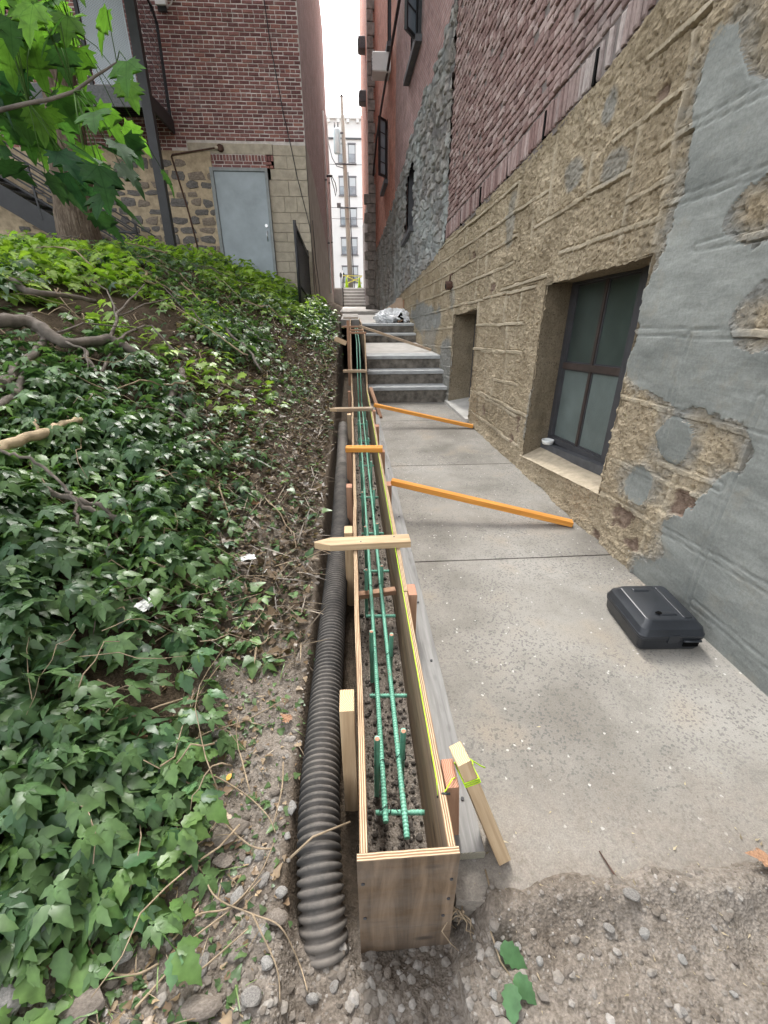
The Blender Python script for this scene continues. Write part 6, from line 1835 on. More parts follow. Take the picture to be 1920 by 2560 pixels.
lit.add(*instance(*lobed_template('ivy', .3), np.stack([x, y, z], -1), RNG.random(n) * 6.28, 1.2 * (RNG.random(n) - .5), 1.4 * (RNG.random(n) - .5), .025 + .05 * RNG.random(n) ** 2, np.where(RNG.random((n, 1)) < .82, cols(n, (.06, .042, .028), (.22, .16, .105), .4), cols(n, (.05, .11, .04), (.14, .24, .09), .3))))
lit.link('leaf_litter', MT['leaf'], kind='stuff')

# pebbles
ico_v = np.array([(0, 0, 1), (.894, 0, .447), (.276, .851, .447), (-.724, .526, .447), (-.724, -.526, .447), (.276, -.851, .447), (.724, .526, -.447), (-.276, .851, -.447), (-.894, 0, -.447), (-.276, -.851, -.447), (.724, -.526, -.447), (0, 0, -1)])
ico_f = np.array([(0, 1, 2), (0, 2, 3), (0, 3, 4), (0, 4, 5), (0, 5, 1), (1, 6, 2), (2, 7, 3), (3, 8, 4), (4, 9, 5), (5, 10, 1), (6, 7, 2), (7, 8, 3), (8, 9, 4), (9, 10, 5), (10, 6, 1), (11, 7, 6), (11, 8, 7), (11, 9, 8), (11, 10, 9), (11, 6, 10)])
def pebbles(name, x, y, z, size, mat, flat=.6):
    n = len(x)
    V_ = np.repeat(ico_v[None], n, 0) * (1 + .35 * (RNG.random((n, 12, 1)) - .5))
    V_ = V_ * (size[:, None, None] * np.stack([.7 + .6 * RNG.random(n), .7 + .6 * RNG.random(n), np.full(n, flat) * (.7 + .6 * RNG.random(n))], -1)[:, None, :])
    a = RNG.random(n) * 6.28
    c, s_ = np.cos(a)[:, None], np.sin(a)[:, None]
    X, Y = V_[..., 0] * c - V_[..., 1] * s_, V_[..., 0] * s_ + V_[..., 1] * c
    P = np.stack([X + x[:, None], Y + y[:, None], V_[..., 2] + z[:, None]], -1).reshape(-1, 3)
    F_ = (ico_f[None] + (np.arange(n) * 12)[:, None, None]).reshape(-1, 3)
    return link(name, mesh_np(name, P, F_, mat, False, {'rnd': np.repeat(RNG.random(n), 12)}), kind='stuff')
def mk_pebblemat(name, stops):
    m = Mat(name, 0.9, 0.15)
    a = m.ramp(m.attr('rnd'), stops)
    g = m.ramp(m.noise(60, 4, 0.7), [(0.3, 0.7), (0.7, 1.25)])
    m.col(m.mix(1.0, a, g, 'MULTIPLY')); m.bump(m.noise(140, 4), .4, .003)
    return m.m
PEB = mk_pebblemat('pebble_mix', [(0, (.13, .11, .09)), (.4, (.20, .178, .155)), (.8, (.235, .215, .19)), (.96, (.29, .27, .245)), (1, (.38, .36, .335))])
n = 1700
y = .36 + 4.2 * RNG.random(n) ** 2.2; xb_ = ip(y, FOL); x = xb_ - .12 + (-.25 - xb_ + .12) * RNG.random(n)
pebbles('pebbles', x, y, ground_z(x, y) + .001, .004 + .013 * RNG.random(n) ** 3, PEB)
n = 500
x = -.35 + .75 * RNG.random(n); y = .40 + .24 * RNG.random(n)
k = ~((x > .3) & (y > .62)); x, y = x[k], y[k]
pebbles('pebbles', x, y, ground_z(x, y), .004 + .014 * RNG.random(len(x)) ** 2.5, PEB)
n = 900
x = .28 + 1.5 * RNG.random(n); y = .34 + .36 * RNG.random(n)
pebbles('pebbles', x, y, ground_z(x, y), .003 + .012 * RNG.random(n) ** 4, PEB)
n = 1700
y = .68 + 6.4 * RNG.random(n) ** 1.8; x = .012 + .195 * RNG.random(n)
GRV = mk_pebblemat('dark_gravel', [(0, (.05, .043, .037)), (.6, (.085, .074, .064)), (1, (.15, .135, .12))])
pebbles('form_gravel', x, y, -.152 + .008 * RNG.random(n), .0035 + .010 * RNG.random(n) ** 3, GRV, .7)
MB().box((.003, .66, -.19), (.215, 7.2, -.152)).obj('form_bed', MT['dirt'], kind='structure')

# single stones one can pick out
def rock_mesh(seed, mat):
    r = np.random.default_rng(seed)
    v = ico_v.copy(); f = ico_f
    # one subdivision, then facets
    edges = {}; vs = [tuple(p) for p in v]; nf = []
    def midp(a, b):
        k = (min(a, b), max(a, b))
        if k not in edges:
            p = (np.array(vs[a]) + np.array(vs[b])) / 2; p /= np.linalg.norm(p)
            edges[k] = len(vs); vs.append(tuple(p))
        return edges[k]
    for a, b, c in f:
        ab, bc, ca = midp(a, b), midp(b, c), midp(c, a)
        nf += [(a, ab, ca), (b, bc, ab), (c, ca, bc), (ab, bc, ca)]
    P = np.array(vs)
    for _ in range(7):                               # chop flat faces
        d = r.normal(size=3); d /= np.linalg.norm(d)
        h = r.uniform(.55, .85)
        s_ = P @ d
        P = P - np.outer(np.maximum(s_ - h, 0), d)
    P += r.normal(size=P.shape) * .025
    return mesh_np('stone', P, np.array(nf), mat)
RK = [rock_mesh(k, MT[['rock', 'rockpale', 'rockbrown'][k % 3]]) for k in range(9)]
stones = [  # x, y, radius x, y, z, mesh, label
    (-.875, .515, .060, .050, .045, 1, 'pale angular stone at the near left corner of the bank'),
    (-.695, .505, .062, .040, .022, 2, 'flat brown-grey stone in the dirt beside the pale corner stone'),
    (-.445, .905, .078, .040, .016, 2, 'flat brown slab lying beside the pipe, the largest flat stone on the earth strip'),
    (-.454, .822, .040, .028, .012, 5, 'smaller flat brown slab in front of the large flat one'),
    (-.654, .600, .034, .026, .018, 1, 'pale stone half under the leaves at the bottom left'),
    (-.262, .665, .036, .028, .020, 5, 'brown stone against the near end of the drain pipe'),
    (-.279, .571, .022, .016, .014, 4, 'pale grey pointed stone in front of the pipe end'),
    (-.159, .520, .020, .013, .012, 7, 'small pale stone just right of the buried pipe end'),
    (-.430, .500, .055, .030, .018, 8, 'low brown stone at the bottom edge of the earth strip'),
    (-.308, .505, .030, .024, .02, 0, 'rough grey stone at the bottom edge below the pipe end'),
    (-.570, 1.238, .026, .022, .014, 3, 'round grey stone by the dry brown leaf'),
    (.768, .632, .027, .018, .016, 0, 'grey stone at the foot of the thin metal spike on the earth'),
    (.682, .580, .018, .012, .010, 0, 'grey stone in the earth just below the path edge, left of a pair'),
    (.776, .562, .020, .013, .012, 4, 'pale grey stone in the earth just below the path edge, right of a pair'),
    (.360, .562, .016, .013, .012, 1, 'pale stone beside the stalk of the green sprig'),
    (.893, .527, .018, .012, .009, 6, 'grey stone alone out on the bare earth to the right'),
]
for i, (x, y, a, b, c, k, l) in enumerate(stones):
    o = link('stone', RK[k], None, loc=(x, y, float(ground(x, y)) + c * .45 + .006), rot=(0, 0, random.uniform(-.5, .5)))
    o.scale = (a, b, c); tag(o, l, 'stone', 'stones on the bare earth')
rs2 = random.Random(31)
cnt = 0
while cnt < 44:
    q = rs2.random()
    if q < .45: x, y, s_ = rs2.uniform(-.46, -.24), rs2.uniform(.48, 1.3), rs2.uniform(.009, .021)
    elif q < .7: x, y, s_ = rs2.uniform(-.25, .3), rs2.uniform(.44, .58), rs2.uniform(.008, .017)
    else: x, y, s_ = rs2.uniform(.3, 1.3), rs2.uniform(.36, .6), rs2.uniform(.007, .013)
    o = link('stone', RK[rs2.randrange(9)], None, loc=(x, y, float(ground_z(x, y)) + s_ * .25), rot=(rs2.uniform(-.3, .3), rs2.uniform(-.3, .3), rs2.uniform(0, 6)))
    o.scale = (s_ * rs2.uniform(1, 1.6), s_, s_ * .7)
    tag(o, 'small grey-brown stone scattered on the bare earth near the form', 'stone', 'small loose stones'); cnt += 1

# branches and vines
def branch(name, label, pts, r0, r1, mat='branch', cat='branch', group=None, n=8, twigs=(), jit=.012):
    r = random.Random(hash(label) % 1000 if False else len(label) * 7)
    lift = Vector((0, 0, .07))
    P = [Vector(p) + lift for p in pts]
    fine = []
    for a, b in zip(P[:-1], P[1:]):
        for k in range(4):
            p = a.lerp(b, k / 4) + Vector((r.uniform(-jit, jit), r.uniform(-jit, jit), r.uniform(-jit, jit)))
            fine.append(p)
    fine.append(P[-1])
    m = len(fine)
    rad = [(r0 + (r1 - r0) * i / (m - 1)) * r.uniform(.88, 1.12) for i in range(m)]
    t = thing(name, label, cat, P[0], 0, group)
    MB().tube([p - P[0] for p in fine], rad, n).obj('limb', MT[mat], t)
    for (tp_, ra, rb_) in twigs:
        tp_ = [Vector(p) + lift - P[0] for p in tp_]
        f2 = []
        for a, b in zip(tp_[:-1], tp_[1:]):
            for k in range(3):
                f2.append(a.lerp(b, k / 3) + Vector((r.uniform(-jit, jit) * .6, 0, r.uniform(-jit, jit) * .6)))
        f2.append(tp_[-1]); q = len(f2)
        MB().tube(f2, [ra + (rb_ - ra) * i / (q - 1) for i in range(q)], 6).obj('twig', MT[mat], t)
    return t
branch('fallen_branch', 'long thick dead limb lying across the bank with a spray of pale twigs', [(-2.75, 3.1, 1.48), (-2.351, 3.374, 1.39), (-2.253, 3.575, 1.38), (-2.078, 3.492, 1.28), (-2.010, 3.490, 1.24), (-1.891, 3.851, 1.24), (-1.767, 3.853, 1.17), (-1.605, 3.945, 1.05)], .046, .030, twigs=[
    ([(-1.88, 3.83, 1.24), (-1.922, 4.113, 1.36), (-1.978, 4.284, 1.42), (-2.046, 4.759, 1.52), (-2.138, 5.373, 1.66)], .016, .006),
    ([(-1.968, 4.235, 1.39), (-2.074, 4.445, 1.50), (-2.176, 4.620, 1.60), (-2.304, 4.628, 1.68)], .010, .004),
    ([(-1.968, 4.257, 1.39), (-1.970, 4.871, 1.48), (-1.925, 5.530, 1.53), (-1.846, 5.827, 1.50)], .008, .003),
    ([(-1.835, 3.781, 1.20), (-1.820, 4.005, 1.27), (-1.821, 4.399, 1.31)], .016, .008),
    ([(-2.01, 3.49, 1.25), (-1.9, 3.35, 1.25), (-1.8, 3.3, 1.22), (-1.72, 3.15, 1.12)], .010, .004),
    ([(-2.1, 3.5, 1.30), (-2.0, 3.75, 1.36), (-1.86, 4.0, 1.33), (-1.7, 4.2, 1.28)], .008, .003)])
branch('fallen_branch', 'forked grey limb reaching from the left edge up to the long dead limb', [(-2.3, 2.4, 1.08), (-2.024, 2.711, 1.06), (-2.048, 2.891, 1.10), (-2.079, 3.047, 1.14), (-2.095, 3.237, 1.19), (-2.15, 3.50, 1.27), (-2.237, 3.556, 1.33), (-2.330, 3.710, 1.42)], .034, .020, twigs=[([(-2.2, 2.3, 1.0), (-1.939, 2.55, .99), (-1.934, 2.708, 1.02), (-2.015, 2.977, 1.10), (-2.072, 3.057, 1.14)], .028, .022)])
branch('broken_branch', 'pale freshly broken branch pointing in from the left edge', [(-1.95, 1.9, .86), (-1.731, 2.180, .865), (-1.699, 2.303, .872), (-1.662, 2.434, .878), (-1.625, 2.590, .882), (-1.593, 2.689, .885)], .030, .022, 'palebranch', twigs=[([(-1.665, 2.42, .89), (-1.68, 2.44, .93), (-1.69, 2.46, .95)], .010, .004)])
branch('fallen_branch', 'grey Y-shaped fork standing in the leaves below the long limb', [(-1.954, 3.616, 1.20), (-1.903, 3.488, 1.15), (-1.764, 3.328, 1.05), (-1.687, 3.179, .97), (-1.632, 3.084, .90)], .012, .020, twigs=[([(-1.835, 3.728, 1.15), (-1.785, 3.492, 1.09), (-1.757, 3.338, 1.05)], .010, .014)])
branch('fallen_branch', 'thick brown stub with two legs hanging down the middle of the bank', [(-1.45, 4.05, .97), (-1.398, 3.703, .885), (-1.374, 3.501, .835), (-1.331, 3.377, .79), (-1.275, 3.105, .70)], .032, .014, twigs=[([(-1.415, 3.949, .93), (-1.348, 3.635, .84), (-1.307, 3.425, .78), (-1.201, 3.314, .69)], .022, .012)])
branch('fallen_branch', 'long thin grey branch arching down through the leaves at left', [(-1.85, 2.1, .93), (-1.707, 2.142, .88), (-1.627, 2.165, .85), (-1.529, 2.157, .80), (-1.455, 2.120, .75), (-1.387, 2.072, .70), (-1.319, 1.988, .65), (-1.270, 1.885, .59)], .008, .007)
branch('fallen_branch', 'dark short log lying in the leaves, the upper of two', [(-1.50, 2.09, .70), (-1.374, 2.071, .635), (-1.278, 2.051, .585), (-1.196, 2.071, .53)], .015, .010)
branch('fallen_branch', 'dark short log lying in the leaves, the lower of two', [(-1.363, 2.10, .635), (-1.277, 2.09, .595), (-1.155, 2.06, .52)], .012, .009)
branch('fallen_branch', 'dark rotten limb near the left edge below the bright seedlings', [(-2.9, 4.15, 1.72), (-2.691, 4.197, 1.65), (-2.530, 4.127, 1.57), (-2.429, 4.422, 1.55), (-2.326, 4.666, 1.50)], .035, .018)
branch('dead_twig', 'pale bare twig on the upper bank below the black post', [(-2.655, 6.822, 1.84), (-2.525, 6.289, 1.74), (-2.422, 6.279, 1.69), (-2.324, 6.623, 1.66)], .016, .010, 'palebranch', 'twig')
branch('dead_twig', 'straight pale stick on the upper bank below the steel door', [(-2.303, 7.034, 1.72), (-2.095, 6.784, 1.59), (-1.936, 6.579, 1.46)], .010, .008, 'palebranch', 'twig')
branch('dead_twig', 'brown mossy stick between the grey forks', [(-1.866, 3.120, 1.06), (-1.763, 3.120, 1.0), (-1.660, 3.023, .91)], .018, .014, 'branch', 'twig')
rbx = random.Random(90)
for k in range(12):
    y = 2.4 + 6.5 * rbx.random(); x = float(ip(y, FOL)) - .35 - rbx.random() * (.5 + .30 * y)
    a = rbx.uniform(2.2, 4.4) if k % 3 else rbx.uniform(0, 6.28); L = rbx.uniform(.5, 1.1)
    q = [(x, y, float(ground(x, y)) + rbx.uniform(.10, .22))]
    for i in range(4):
        a += rbx.uniform(-.35, .35)
        nx_, ny_ = q[-1][0] + math.cos(a) * L / 4, q[-1][1] + math.sin(a) * L / 4
        q.append((nx_, ny_, float(ground(nx_, ny_)) + rbx.uniform(.05, .20)))
    branch('dead_branch', 'thin dead branch lying across the leaves on the middle of the bank', q, rbx.uniform(.007, .012), .004, 'branch' if k % 2 else 'vine', group='thin dead branches on the bank')
branch('fallen_branch', 'brown root-like limb showing through the seedlings on the right of the bank', [(-1.9, 6.3, 1.38), (-1.55, 6.0, 1.2), (-1.2, 5.6, .98), (-1.0, 5.2, .8)], .022, .012)
vines = [
    [(-.535, .624), (-.488, .680), (-.400, .696), (-.331, .772), (-.30, .855)],
    [(-.307, .843), (-.377, .851), (-.495, .940), (-.569, 1.017), (-.665, 1.045)],
    [(-.681, 1.094), (-.654, .985), (-.601, .880), (-.514, .795), (-.446, .718), (-.333, .673), (-.25, .64), (-.2, .59), (-.17, .53)],
    [(-.556, .577), (-.604, .556), (-.670, .562), (-.728, .603), (-.739, .645), (-.721, .705), (-.665, .751), (-.593, .803), (-.527, .865), (-.495, .940)],
    [(-.580, .495), (-.528, .568), (-.496, .625), (-.400, .693), (-.324, .762)],
    [(-.491, .534), (-.432, .574), (-.337, .639)], [(-.333, .673), (-.302, .630), (-.248, .557), (-.234, .50)],
    [(-1.134, 1.160), (-1.041, 1.108), (-.925, 1.062)], [(-.701, 1.109), (-.602, 1.213), (-.485, 1.313), (-.329, 1.394)],
    [(-.673, 1.066), (-.568, 1.078), (-.435, 1.028), (-.334, .938), (-.30, .89)],
    [(-.769, 1.766), (-.712, 1.619), (-.631, 1.647), (-.489, 1.723), (-.472, 1.823), (-.569, 1.927)],
    [(-.613, 1.560), (-.581, 1.699), (-.508, 1.907), (-.522, 2.070), (-.655, 2.088)],
    [(-.680, 1.114), (-.679, 1.278), (-.645, 1.457), (-.605, 1.616)], [(-.305, 1.127), (-.295, 1.023), (-.309, .909)]]
vl = {1: 'dry vine crossing from the pipe back up to the brown leaf', 5: 'short dry stalk at the bottom edge below the straight one', 6: 'short dry vine running down beside the buried pipe end', 7: 'pale dry stalk poking out of the green leaves at the left', 8: 'dry vine running straight from the brown leaf to the pipe', 9: 'dry vine curving from the brown leaf down to the near pipe', 11: 'dry vine arching over the earth strip just before the silvery wrapper', 12: 'dry vine running along the leaf edge up from the brown leaf', 13: 'short dry vine hugging the left flank of the pipe', 0: 'dry vine running from the leaves to the pipe near its front end', 2: 'longest dry vine winding from the brown leaf down over the pipe end', 3: 'looping dry vine making a big open curl at the bottom left', 4: 'straight dry stalk leaning across the bottom left earth', 10: 'curled dry vine making a loop on the earth strip beside the middle of the pipe'}
for i, v in enumerate(vines):
    hs_ = random.Random(i)
    P = [Vector((x, y, max(float(ground_z(x, y)), float(ground(x, y))) + .010 + hs_.uniform(0, .022))) for x, y in v]
    sp = []
    for k in range(len(P) - 1):                     # Catmull-Rom
        p0, p1, p2, p3 = P[max(k - 1, 0)], P[k], P[k + 1], P[min(k + 2, len(P) - 1)]
        for t in np.linspace(0, 1, 6, endpoint=False):
            sp.append(.5 * ((2 * p1) + (p2 - p0) * t + (2 * p0 - 5 * p1 + 4 * p2 - p3) * t * t + (3 * p1 - p0 - 3 * p2 + p3) * t ** 3))
    sp.append(P[-1])
    t_ = thing('dry_vine', vl.get(i, 'thin dry brown vine lying on the bare earth beside the pipe'), 'vine', sp[0], 0, 'dry vines on the earth')
    MB().tube([p - sp[0] for p in sp], [.0032 - .0014 * k / len(sp) for k in range(len(sp))], 6).obj('stem', MT['vine'], t_)
ts = thing('dry_vine', 'pale broken stick bridging the gap between the pipe and the form', 'vine', (-.24, .80, .02), 0, 'dry vines on the earth')
MB().tube([(0, 0, 0), (.07, .04, .03), (.19, .075, .035)], [.004, .0036, .003], 6).obj('stem', MT['vine'], ts)
roots = thing('exposed_roots', 'tangle of thin roots hanging in the hollow at the near right corner of the form', 'roots', (.262, .66, -.1))
for k in range(9):
    r = random.Random(k + 50)
    p = [Vector((r.uniform(-.015, .02), r.uniform(-.01, .03), .07 + r.uniform(-.02, .0)))]
    for q in range(5): p.append(p[-1] + Vector((r.uniform(-.025, .025), r.uniform(-.025, .008), r.uniform(-.045, .005))))
    MB().tube(p, [.003 - .0004 * q for q in range(6)], 5).obj('root', MT['vine'], roots)

# thin dead stems arching over the leaves
rd = random.Random(77)
dm = MB()
for k in range(260):
    y = .9 + 9 * rd.random() ** 1.3
    x = -.36 - rd.random() * (1.2 + .42 * y)
    a = rd.uniform(0, 6.28); L = rd.uniform(.15, .55) * (1 + .06 * y)
    p = Vector((x, y, float(ground(x, y)) + rd.uniform(.03, .20)))
    q = [p]
    for i in range(6):
        a += rd.uniform(-.45, .45)
        n_ = q[-1] + Vector((math.cos(a), math.sin(a), 0)) * L / 6
        n_.z = float(ground(n_.x, n_.y)) + max(.02, q[-1].z - float(ground(q[-1].x, q[-1].y)) + rd.uniform(-.05, .045))
        q.append(n_)
    if any(v.x > -.3 or v.y > 12 for v in q): continue
    r0 = rd.uniform(.0016, .0048) * (1 + .05 * y)
    dm.tube(q, [r0 * (1 - .1 * i) for i in range(7)], 5)
dm.obj('dead_stems', MT['vine'], kind='stuff')

# litter
def crumple(name, label, cat, x, y, r, mat, seed, dz=.012):
    o = blob(name, mat, (0, 0, 0), (r, r * .7, r * .16), seed, .9, None, (18, 12))
    o.location = (x, y, float(ground_z(x, y)) + dz); o.rotation_euler = (.1, .1, seed)
    return tag(o, label, cat)
crumple('crumpled_wrapper', 'crumpled silvery wrapper on the earth strip level with the pointed stake', 'litter', -.669, 2.281, .052, 'foil', 3)
crumple('crumpled_wrapper', 'small silvery scrap beside the larger wrapper near the pipe', 'litter', -.565, 2.26, .026, 'foil', 5)
crumple('crumpled_wrapper', 'pale plastic wrapper caught in the leaves of the bank', 'litter', -.955, 1.67, .05, 'foil', 8, .10)
crumple('crumpled_wrapper', 'small white scrap lying near the leaves at the left foreground', 'litter', -.78, .70, .013, 'plastic', 9, .05)
crumple('yellow_scrap', 'tiny yellow scrap of plastic on the earth near the brown leaf', 'litter', -.495, 1.079, .011, 'yellowlitter', 11, .01)
tv, tf = lobed_template('maple', .3, 4)
dlm = mesh_np('dry_leaf', tv, tf, MT['dryleaf'])
for (x, y, s_, a, l) in ((-.80, 1.17, .16, 2.2, 'large dry brown leaf lying at the edge of the green leaves'), (-.70, 1.12, .10, .4, 'smaller dry brown leaf overlapping the large one'), (-.30, 1.30, .05, 1.0, 'small tan dry leaf beside the pipe'), (1.235, .672, .075, 1.2, 'curled tan dry leaf on the path edge at the far right'), (-.71, 2.9, .07, .3, 'brown dry leaf on the dark earth beyond the wrapper')):
    o = link('dry_leaf', dlm, None, loc=(x, y, float(ground_z(x, y)) + .025), rot=(.25, .2, a)); o.scale = (s_, s_, s_)
    tag(o, l, 'leaf')
sp_ = thing('metal_spike', 'thin dark metal spike lying with its tip on a grey stone at the path edge', 'spike', (.768, .64, -.005))
MB().tube([(0, 0, .012), (-.026, .119, .012)], [.0035, .0022], 6).obj('rod', MT['rust'], sp_)

def leaf_mesh(name, templ, mat, lo, hi, seed):
    v, f = templ
    c = cols(1, lo, hi)
    return mesh_np(name, v, f, mat, True, {'col': np.repeat(c, len(v), 0)})
def put_leaf(me, parent, p, az, tilt, roll, s, name='leaf'):
    o = link(name, me, parent)
    R = Matrix.Rotation(az, 4, 'Z') @ Matrix.Rotation(-tilt, 4, 'X') @ Matrix.Rotation(roll, 4, 'Y')
    o.matrix_basis = Matrix.Translation(p) @ R @ Matrix.Diagonal((s, s, s, 1))
    return o
WEED = [leaf_mesh('leaf', TL1, MT['leaf'], MID_A, MID_B, k) for k in range(4)] + [leaf_mesh('leaf', TL1, MT['leaf'], (.06, .14, .06), (.12, .23, .10), k) for k in range(3)]
spg = thing('green_sprig', 'wilted sprig with three green leaves lying on the earth below the path', 'sprig', (.365, .735, -.02))
MB().tube([(0, 0, .025), (.005, -.07, .012), (-.02, -.14, .0), (-.01, -.20, -.008), (.02, -.25, -.01)], [.003, .003, .003, .0026, .002], 6).obj('stem', MT['vine'], spg)
for (x, y, az, s_) in ((-.005, -.175, -2.2, .085), (.015, -.235, -2.5, .075), (.0, -.25, 2.9, .080)):
    put_leaf(WEED[5], spg, (x, y, .012), az, .15, .2, s_)
# foreground weeds whose leaves can be told apart
rw = random.Random(12)
spots = [(-.64, .72), (-.72, .66), (-.80, .78), (-.66, .86), (-.76, .92), (-.90, .70), (-.98, .85), (-.62, .98), (-.85, 1.02), (-.70, 1.10), (-1.02, 1.05), (-1.12, .92), (-.80, 1.22), (-.94, 1.25), (-.70, 1.34), (-1.12, 1.25), (-.76, 1.48), (-.92, 1.45), (-.60, .66), (-.74, .56), (-.86, .60), (-.58, 1.15), (-1.05, 1.45), (-.82, 1.66), (-1.2, 1.1), (-.97, .62)]
for i, (x, y) in enumerate(spots):
    h = rw.uniform(.06, .17)
    z0 = float(ground(x, y))
    w_ = thing('leafy_weed', 'low leafy green weed with broad toothed leaves at the near edge of the bank', 'weed', (x, y, z0 - .01), 0, 'leafy weeds in the foreground')
    for b_ in range(rw.randrange(2, 4)):
        a = rw.uniform(0, 6.28); L = rw.uniform(.05, .13)
        tip = Vector((L * math.cos(a), L * math.sin(a), h * rw.uniform(.5, 1)))
        MB().tube([(0, 0, 0), (tip.x * .4, tip.y * .4, tip.z * .75), tuple(tip)], [.0028, .0022, .0016], 5).obj('stem', MT['greenstem'], w_)
        for k in range(3):
            put_leaf(WEED[rw.randrange(7)], w_, tip + Vector((0, 0, .002 * k)), a - math.pi / 2 + (k - 1) * rw.uniform(.8, 1.2), rw.uniform(.0, .6), rw.uniform(-.3, .3), rw.uniform(.07, .125) * (1 if k == 1 else .8))

# tree behind the bank
TR = thing('tree', 'grey-brown tree trunk rising from the top of the bank in front of the fire stair', 'tree', (-3.98, 8.0, 2.0))
spine = [(-.02, 0, -.15), (0, 0, .2), (.02, 0, .55), (.06, 0, .9), (.13, 0, 1.35), (.22, 0, 1.8), (.26, .0, 2.4), (.2, .05, 3.3), (.1, .1, 4.5), (0, .1, 6.0)]
rad = [.36, .30, .265, .25, .225, .20, .19, .17, .14, .09]
th = np.linspace(0, 2 * math.pi, 40, endpoint=False)
zz_ = np.linspace(0, 1, 70)
sx = np.interp(zz_, np.linspace(0, 1, 10), [p[0] for p in spine]); sy = np.interp(zz_, np.linspace(0, 1, 10), [p[1] for p in spine]); sz = np.interp(zz_, np.linspace(0, 1, 10), [p[2] for p in spine]); rr_ = np.interp(zz_, np.linspace(0, 1, 10), rad)
A_, Z_ = np.meshgrid(th, np.arange(70), indexing='ij')
rk = 1 + .16 * (np.abs(fbm(A_ * 4.5, sz[Z_] * 3.0, 3, 3)) - .15) + .10 * fbm(np.cos(A_) * 2, sz[Z_] * 1.2 + np.sin(A_), 3, 5)
P = np.stack([sx[Z_] + rr_[Z_] * rk * np.cos(A_), sy[Z_] + rr_[Z_] * rk * np.sin(A_), sz[Z_]], -1).reshape(-1, 3)
i = np.arange(40)[:, None] * 70 + np.arange(69)[None]
j = ((np.arange(40) + 1) % 40)[:, None] * 70 + np.arange(69)[None]
link('trunk', mesh_np('trunk', P, np.stack([i, j, j + 1, i + 1], -1).reshape(-1, 4), MT['bark'], True), TR)
for k in range(6):
    r = random.Random(k)
    a = k * 1.05 + .3
    p0 = Vector((.22 - k * .03, .05, 3.0 + k * .45)); d = Vector((math.cos(a), math.sin(a) * .8, .75))
    MB().tube([p0, p0 + d * .8, p0 + d * 1.6 + Vector((0, 0, .3)), p0 + d * 2.3 + Vector((0, 0, .7))], [.07, .05, .03, .012], 7).obj('limb', MT['bark'], TR)
cr = LeafBag()
n = 2600
q = RNG.normal(size=(n, 3)); q /= np.linalg.norm(q, axis=1)[:, None]
q *= (RNG.random((n, 1)) ** .45)
pos = q * np.array([2.6, 2.3, 1.9]) + np.array([.1, .1, 6.0])
k_ = fbm(pos[:, 0] * 1.2, pos[:, 2] * 1.2 + pos[:, 1], 3, 5) > -.10
pos = pos[k_]; n = len(pos)
cr.add(*instance(*TMP, pos, RNG.random(n) * 6.28, .3 + .8 * RNG.random(n), .8 * (RNG.random(n) - .5), .12 + .12 * RNG.random(n), cols(n, MID_A, LIT_A)))
cr.link('crown', MT['brightleaf'], parent=TR, kind='stuff')

# overhanging young maple at the left
MP = thing('maple_sapling', 'young maple with large lobed bright green leaves hanging into the upper left of the view', 'maple', (-2.75, 2.1, 1.1))
b0 = Vector((-2.75, 2.1, 1.1))
def rel(p): return Vector(p) - b0
MB().tube([(0, 0, -.2), (.05, .02, .4), (.1, .05, .9), (.12, .1, 1.5), (.1, .2, 2.2)], [.035, .03, .026, .022, .012], 8).obj('trunk', MT['bark'], MP)
MB().tube([rel((-2.66, 2.14, 1.95)), rel((-2.2, 2.25, 2.1)), rel((-1.7, 2.33, 2.22)), rel((-1.446, 2.36, 2.247)), rel((-1.24, 2.367, 2.292)), rel((-1.157, 2.368, 2.305)), rel((-1.061, 2.375, 2.333)), rel((-.977, 2.395, 2.387)), rel((-.889, 2.413, 2.436))], [.016, .014, .011, .009, .0075, .007, .006, .005, .0035], 7).obj('branch', MT['branch'], MP)
MB().tube([rel((-2.65, 2.2, 2.4)), rel((-2.0, 2.6, 2.62)), rel((-1.5, 2.75, 2.70)), rel((-1.2, 2.8, 2.68))], [.012, .009, .006, .004], 7).obj('branch', MT['branch'], MP)
MLV = [lobed_template('maple', .05 + .04 * k, 20 + k) for k in range(5)]
ML = []
for k in range(15):
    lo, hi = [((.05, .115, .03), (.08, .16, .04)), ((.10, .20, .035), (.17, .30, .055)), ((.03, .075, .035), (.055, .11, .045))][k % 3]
    ML.append(leaf_mesh('leaf', MLV[k % 5], MT['mapleleaf'], lo, hi, k))
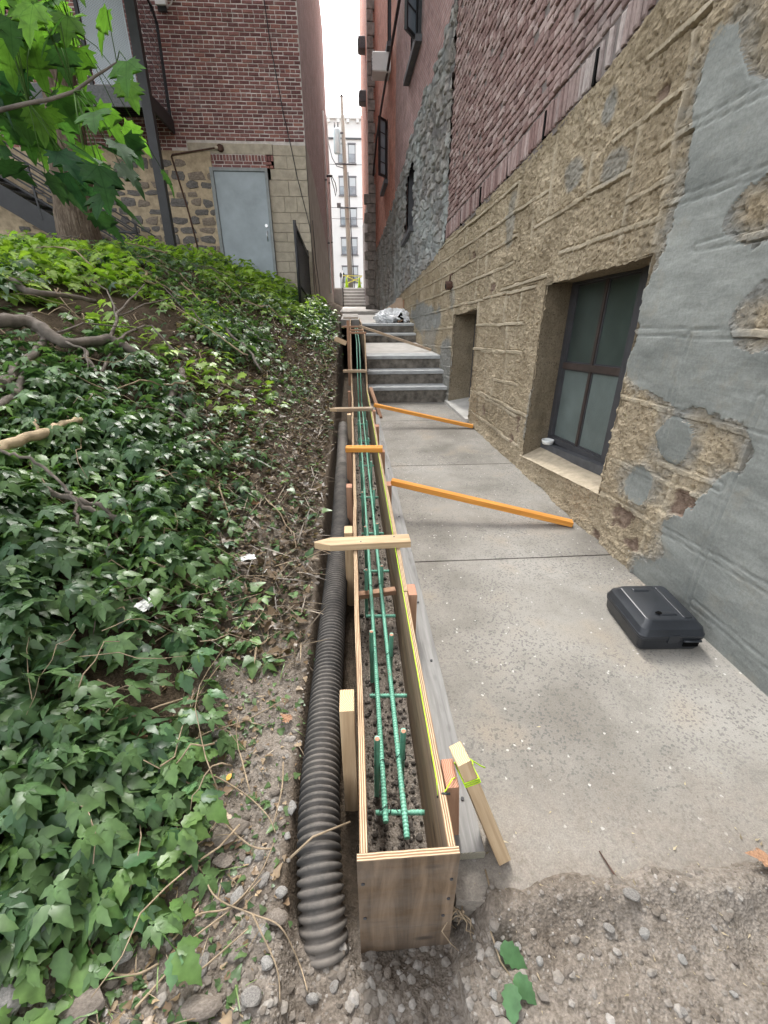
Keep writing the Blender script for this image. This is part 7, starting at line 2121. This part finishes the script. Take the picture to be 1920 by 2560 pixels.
LEAVES = [(-1.111, 2.266, 2.489), (-1.179, 2.758, 2.698), (-0.924, 2.419, 2.531), (-1.252, 2.743, 2.624), (-1.296, 2.497, 2.498), (-1.134, 2.511, 2.458), (-0.798, 2.223, 2.339), (-1.362, 2.502, 2.382), (-1.369, 2.753, 2.503), (-1.204, 2.81, 2.554), (-0.976, 2.74, 2.439), (-0.901, 2.114, 2.181), (-1.025, 2.573, 2.285), (-1.254, 2.439, 2.244), (-1.436, 2.591, 2.266), (-1.323, 2.614, 2.201), (-0.868, 1.964, 2.041), (-1.03, 2.784, 2.246), (-0.882, 2.322, 2.043), (-1.127, 2.333, 2.092), (-1.292, 2.67, 2.065), (-1.175, 2.648, 2.026), (-1.392, 2.41, 2.081), (-1.006, 2.559, 2.176), (-1.648, 2.801, 2.226), (-1.473, 2.668, 2.509), (-1.375, 2.431, 2.298), (-1.252, 2.732, 2.724), (-1.339, 2.606, 2.669), (-1.302, 2.957, 2.466), (-1.418, 2.528, 2.547), (-1.517, 2.573, 2.402), (-1.542, 2.523, 2.215), (-1.319, 2.713, 2.77), (-1.141, 2.761, 2.8), (-1.287, 2.414, 2.619), (-1.331, 2.714, 2.392), (-1.445, 2.666, 2.232), (-1.2, 2.46, 2.65), (-1.342, 2.809, 2.626), (-1.107, 2.373, 2.495), (-1.395, 2.629, 2.612), (-1.25, 2.494, 2.614), (-1.552, 2.884, 2.332), (-1.301, 2.975, 2.731), (-1.009, 2.817, 2.297), (-1.483, 2.646, 2.314), (-1.289, 2.872, 2.218), (-0.988, 3.112, 2.178), (-1.818, 2.851, 2.15), (-1.452, 2.909, 2.581), (-1.277, 2.542, 2.274), (-1.436, 2.835, 2.879), (-1.365, 2.583, 2.71), (-1.507, 3.187, 2.42), (-1.581, 2.767, 2.701), (-1.539, 2.655, 2.503), (-1.675, 2.476, 2.212), (-1.319, 2.945, 2.744), (-1.2, 2.482, 2.557), (-1.387, 3.053, 2.48), (-1.49, 2.835, 2.232), (-0.95, 2.2, 2.0), (-1.05, 2.35, 1.97), (-1.2, 2.4, 2.0), (-0.93, 2.35, 1.93), (-1.1, 2.5, 1.9), (-0.88, 2.28, 2.12), (-1.0, 2.3, 2.1), (-1.377, 3.15, 2.786), (-1.398, 2.809, 2.589), (-1.636, 3.088, 2.667), (-1.505, 2.71, 2.529), (-1.507, 2.768, 2.638), (-1.258, 2.818, 2.729), (-1.327, 2.613, 2.548), (-1.608, 2.839, 2.326), (-1.31, 2.438, 2.432), (-1.259, 2.546, 2.463), (-1.549, 3.009, 2.692), (-1.249, 2.648, 2.661), (-1.197, 2.289, 2.461), (-1.279, 2.804, 2.559), (-1.498, 2.847, 2.326), (-1.343, 2.503, 2.28), (-1.136, 2.604, 2.602), (-1.516, 2.866, 2.542), (-1.242, 2.67, 2.347), (-1.472, 2.605, 2.317)]
rm = random.Random(44)
hub = [Vector(p) for p in ((-1.446, 2.36, 2.247), (-1.24, 2.367, 2.292), (-1.061, 2.375, 2.333), (-.889, 2.413, 2.436), (-1.5, 2.75, 2.70), (-1.2, 2.8, 2.68))]
shaded_set = {5, 7, 17, 18, 20, 21, 22, 23, 24, 26, 28, 16}  # these and the lowest leaves have shade put into their colour
for i, p in enumerate(LEAVES):
    p = Vector(p)
    h = min(hub, key=lambda q: (q - p).length)
    s = rm.uniform(.13, .18)
    d = (p - h)
    az = math.atan2(-d.x, d.y) if d.length > .05 else rm.uniform(0, 6.28)
    az += rm.uniform(-.5, .5)
    tilt = rm.uniform(.5, 1.15) if i not in (16, 22, 23) else rm.uniform(.1, .3)
    k = rm.randrange(5) * 3
    k = (k + 2 if i in shaded_set or p.z < 2.13 else k + rm.randrange(2)) % 15
    R = Matrix.Rotation(az, 3, 'Z') @ Matrix.Rotation(-tilt, 3, 'X')
    base = p - R @ Vector((0, s * .45, 0))
    put_leaf(ML[k], MP, base - b0, az, tilt, rm.uniform(-.45, .45), s)
    mid = (h + base) / 2 + Vector((0, 0, .03))
    MB().tube([h - b0, mid - b0, base - b0], [.0022, .0018, .0016], 5).obj('petiole', MT['greenstem'], MP)
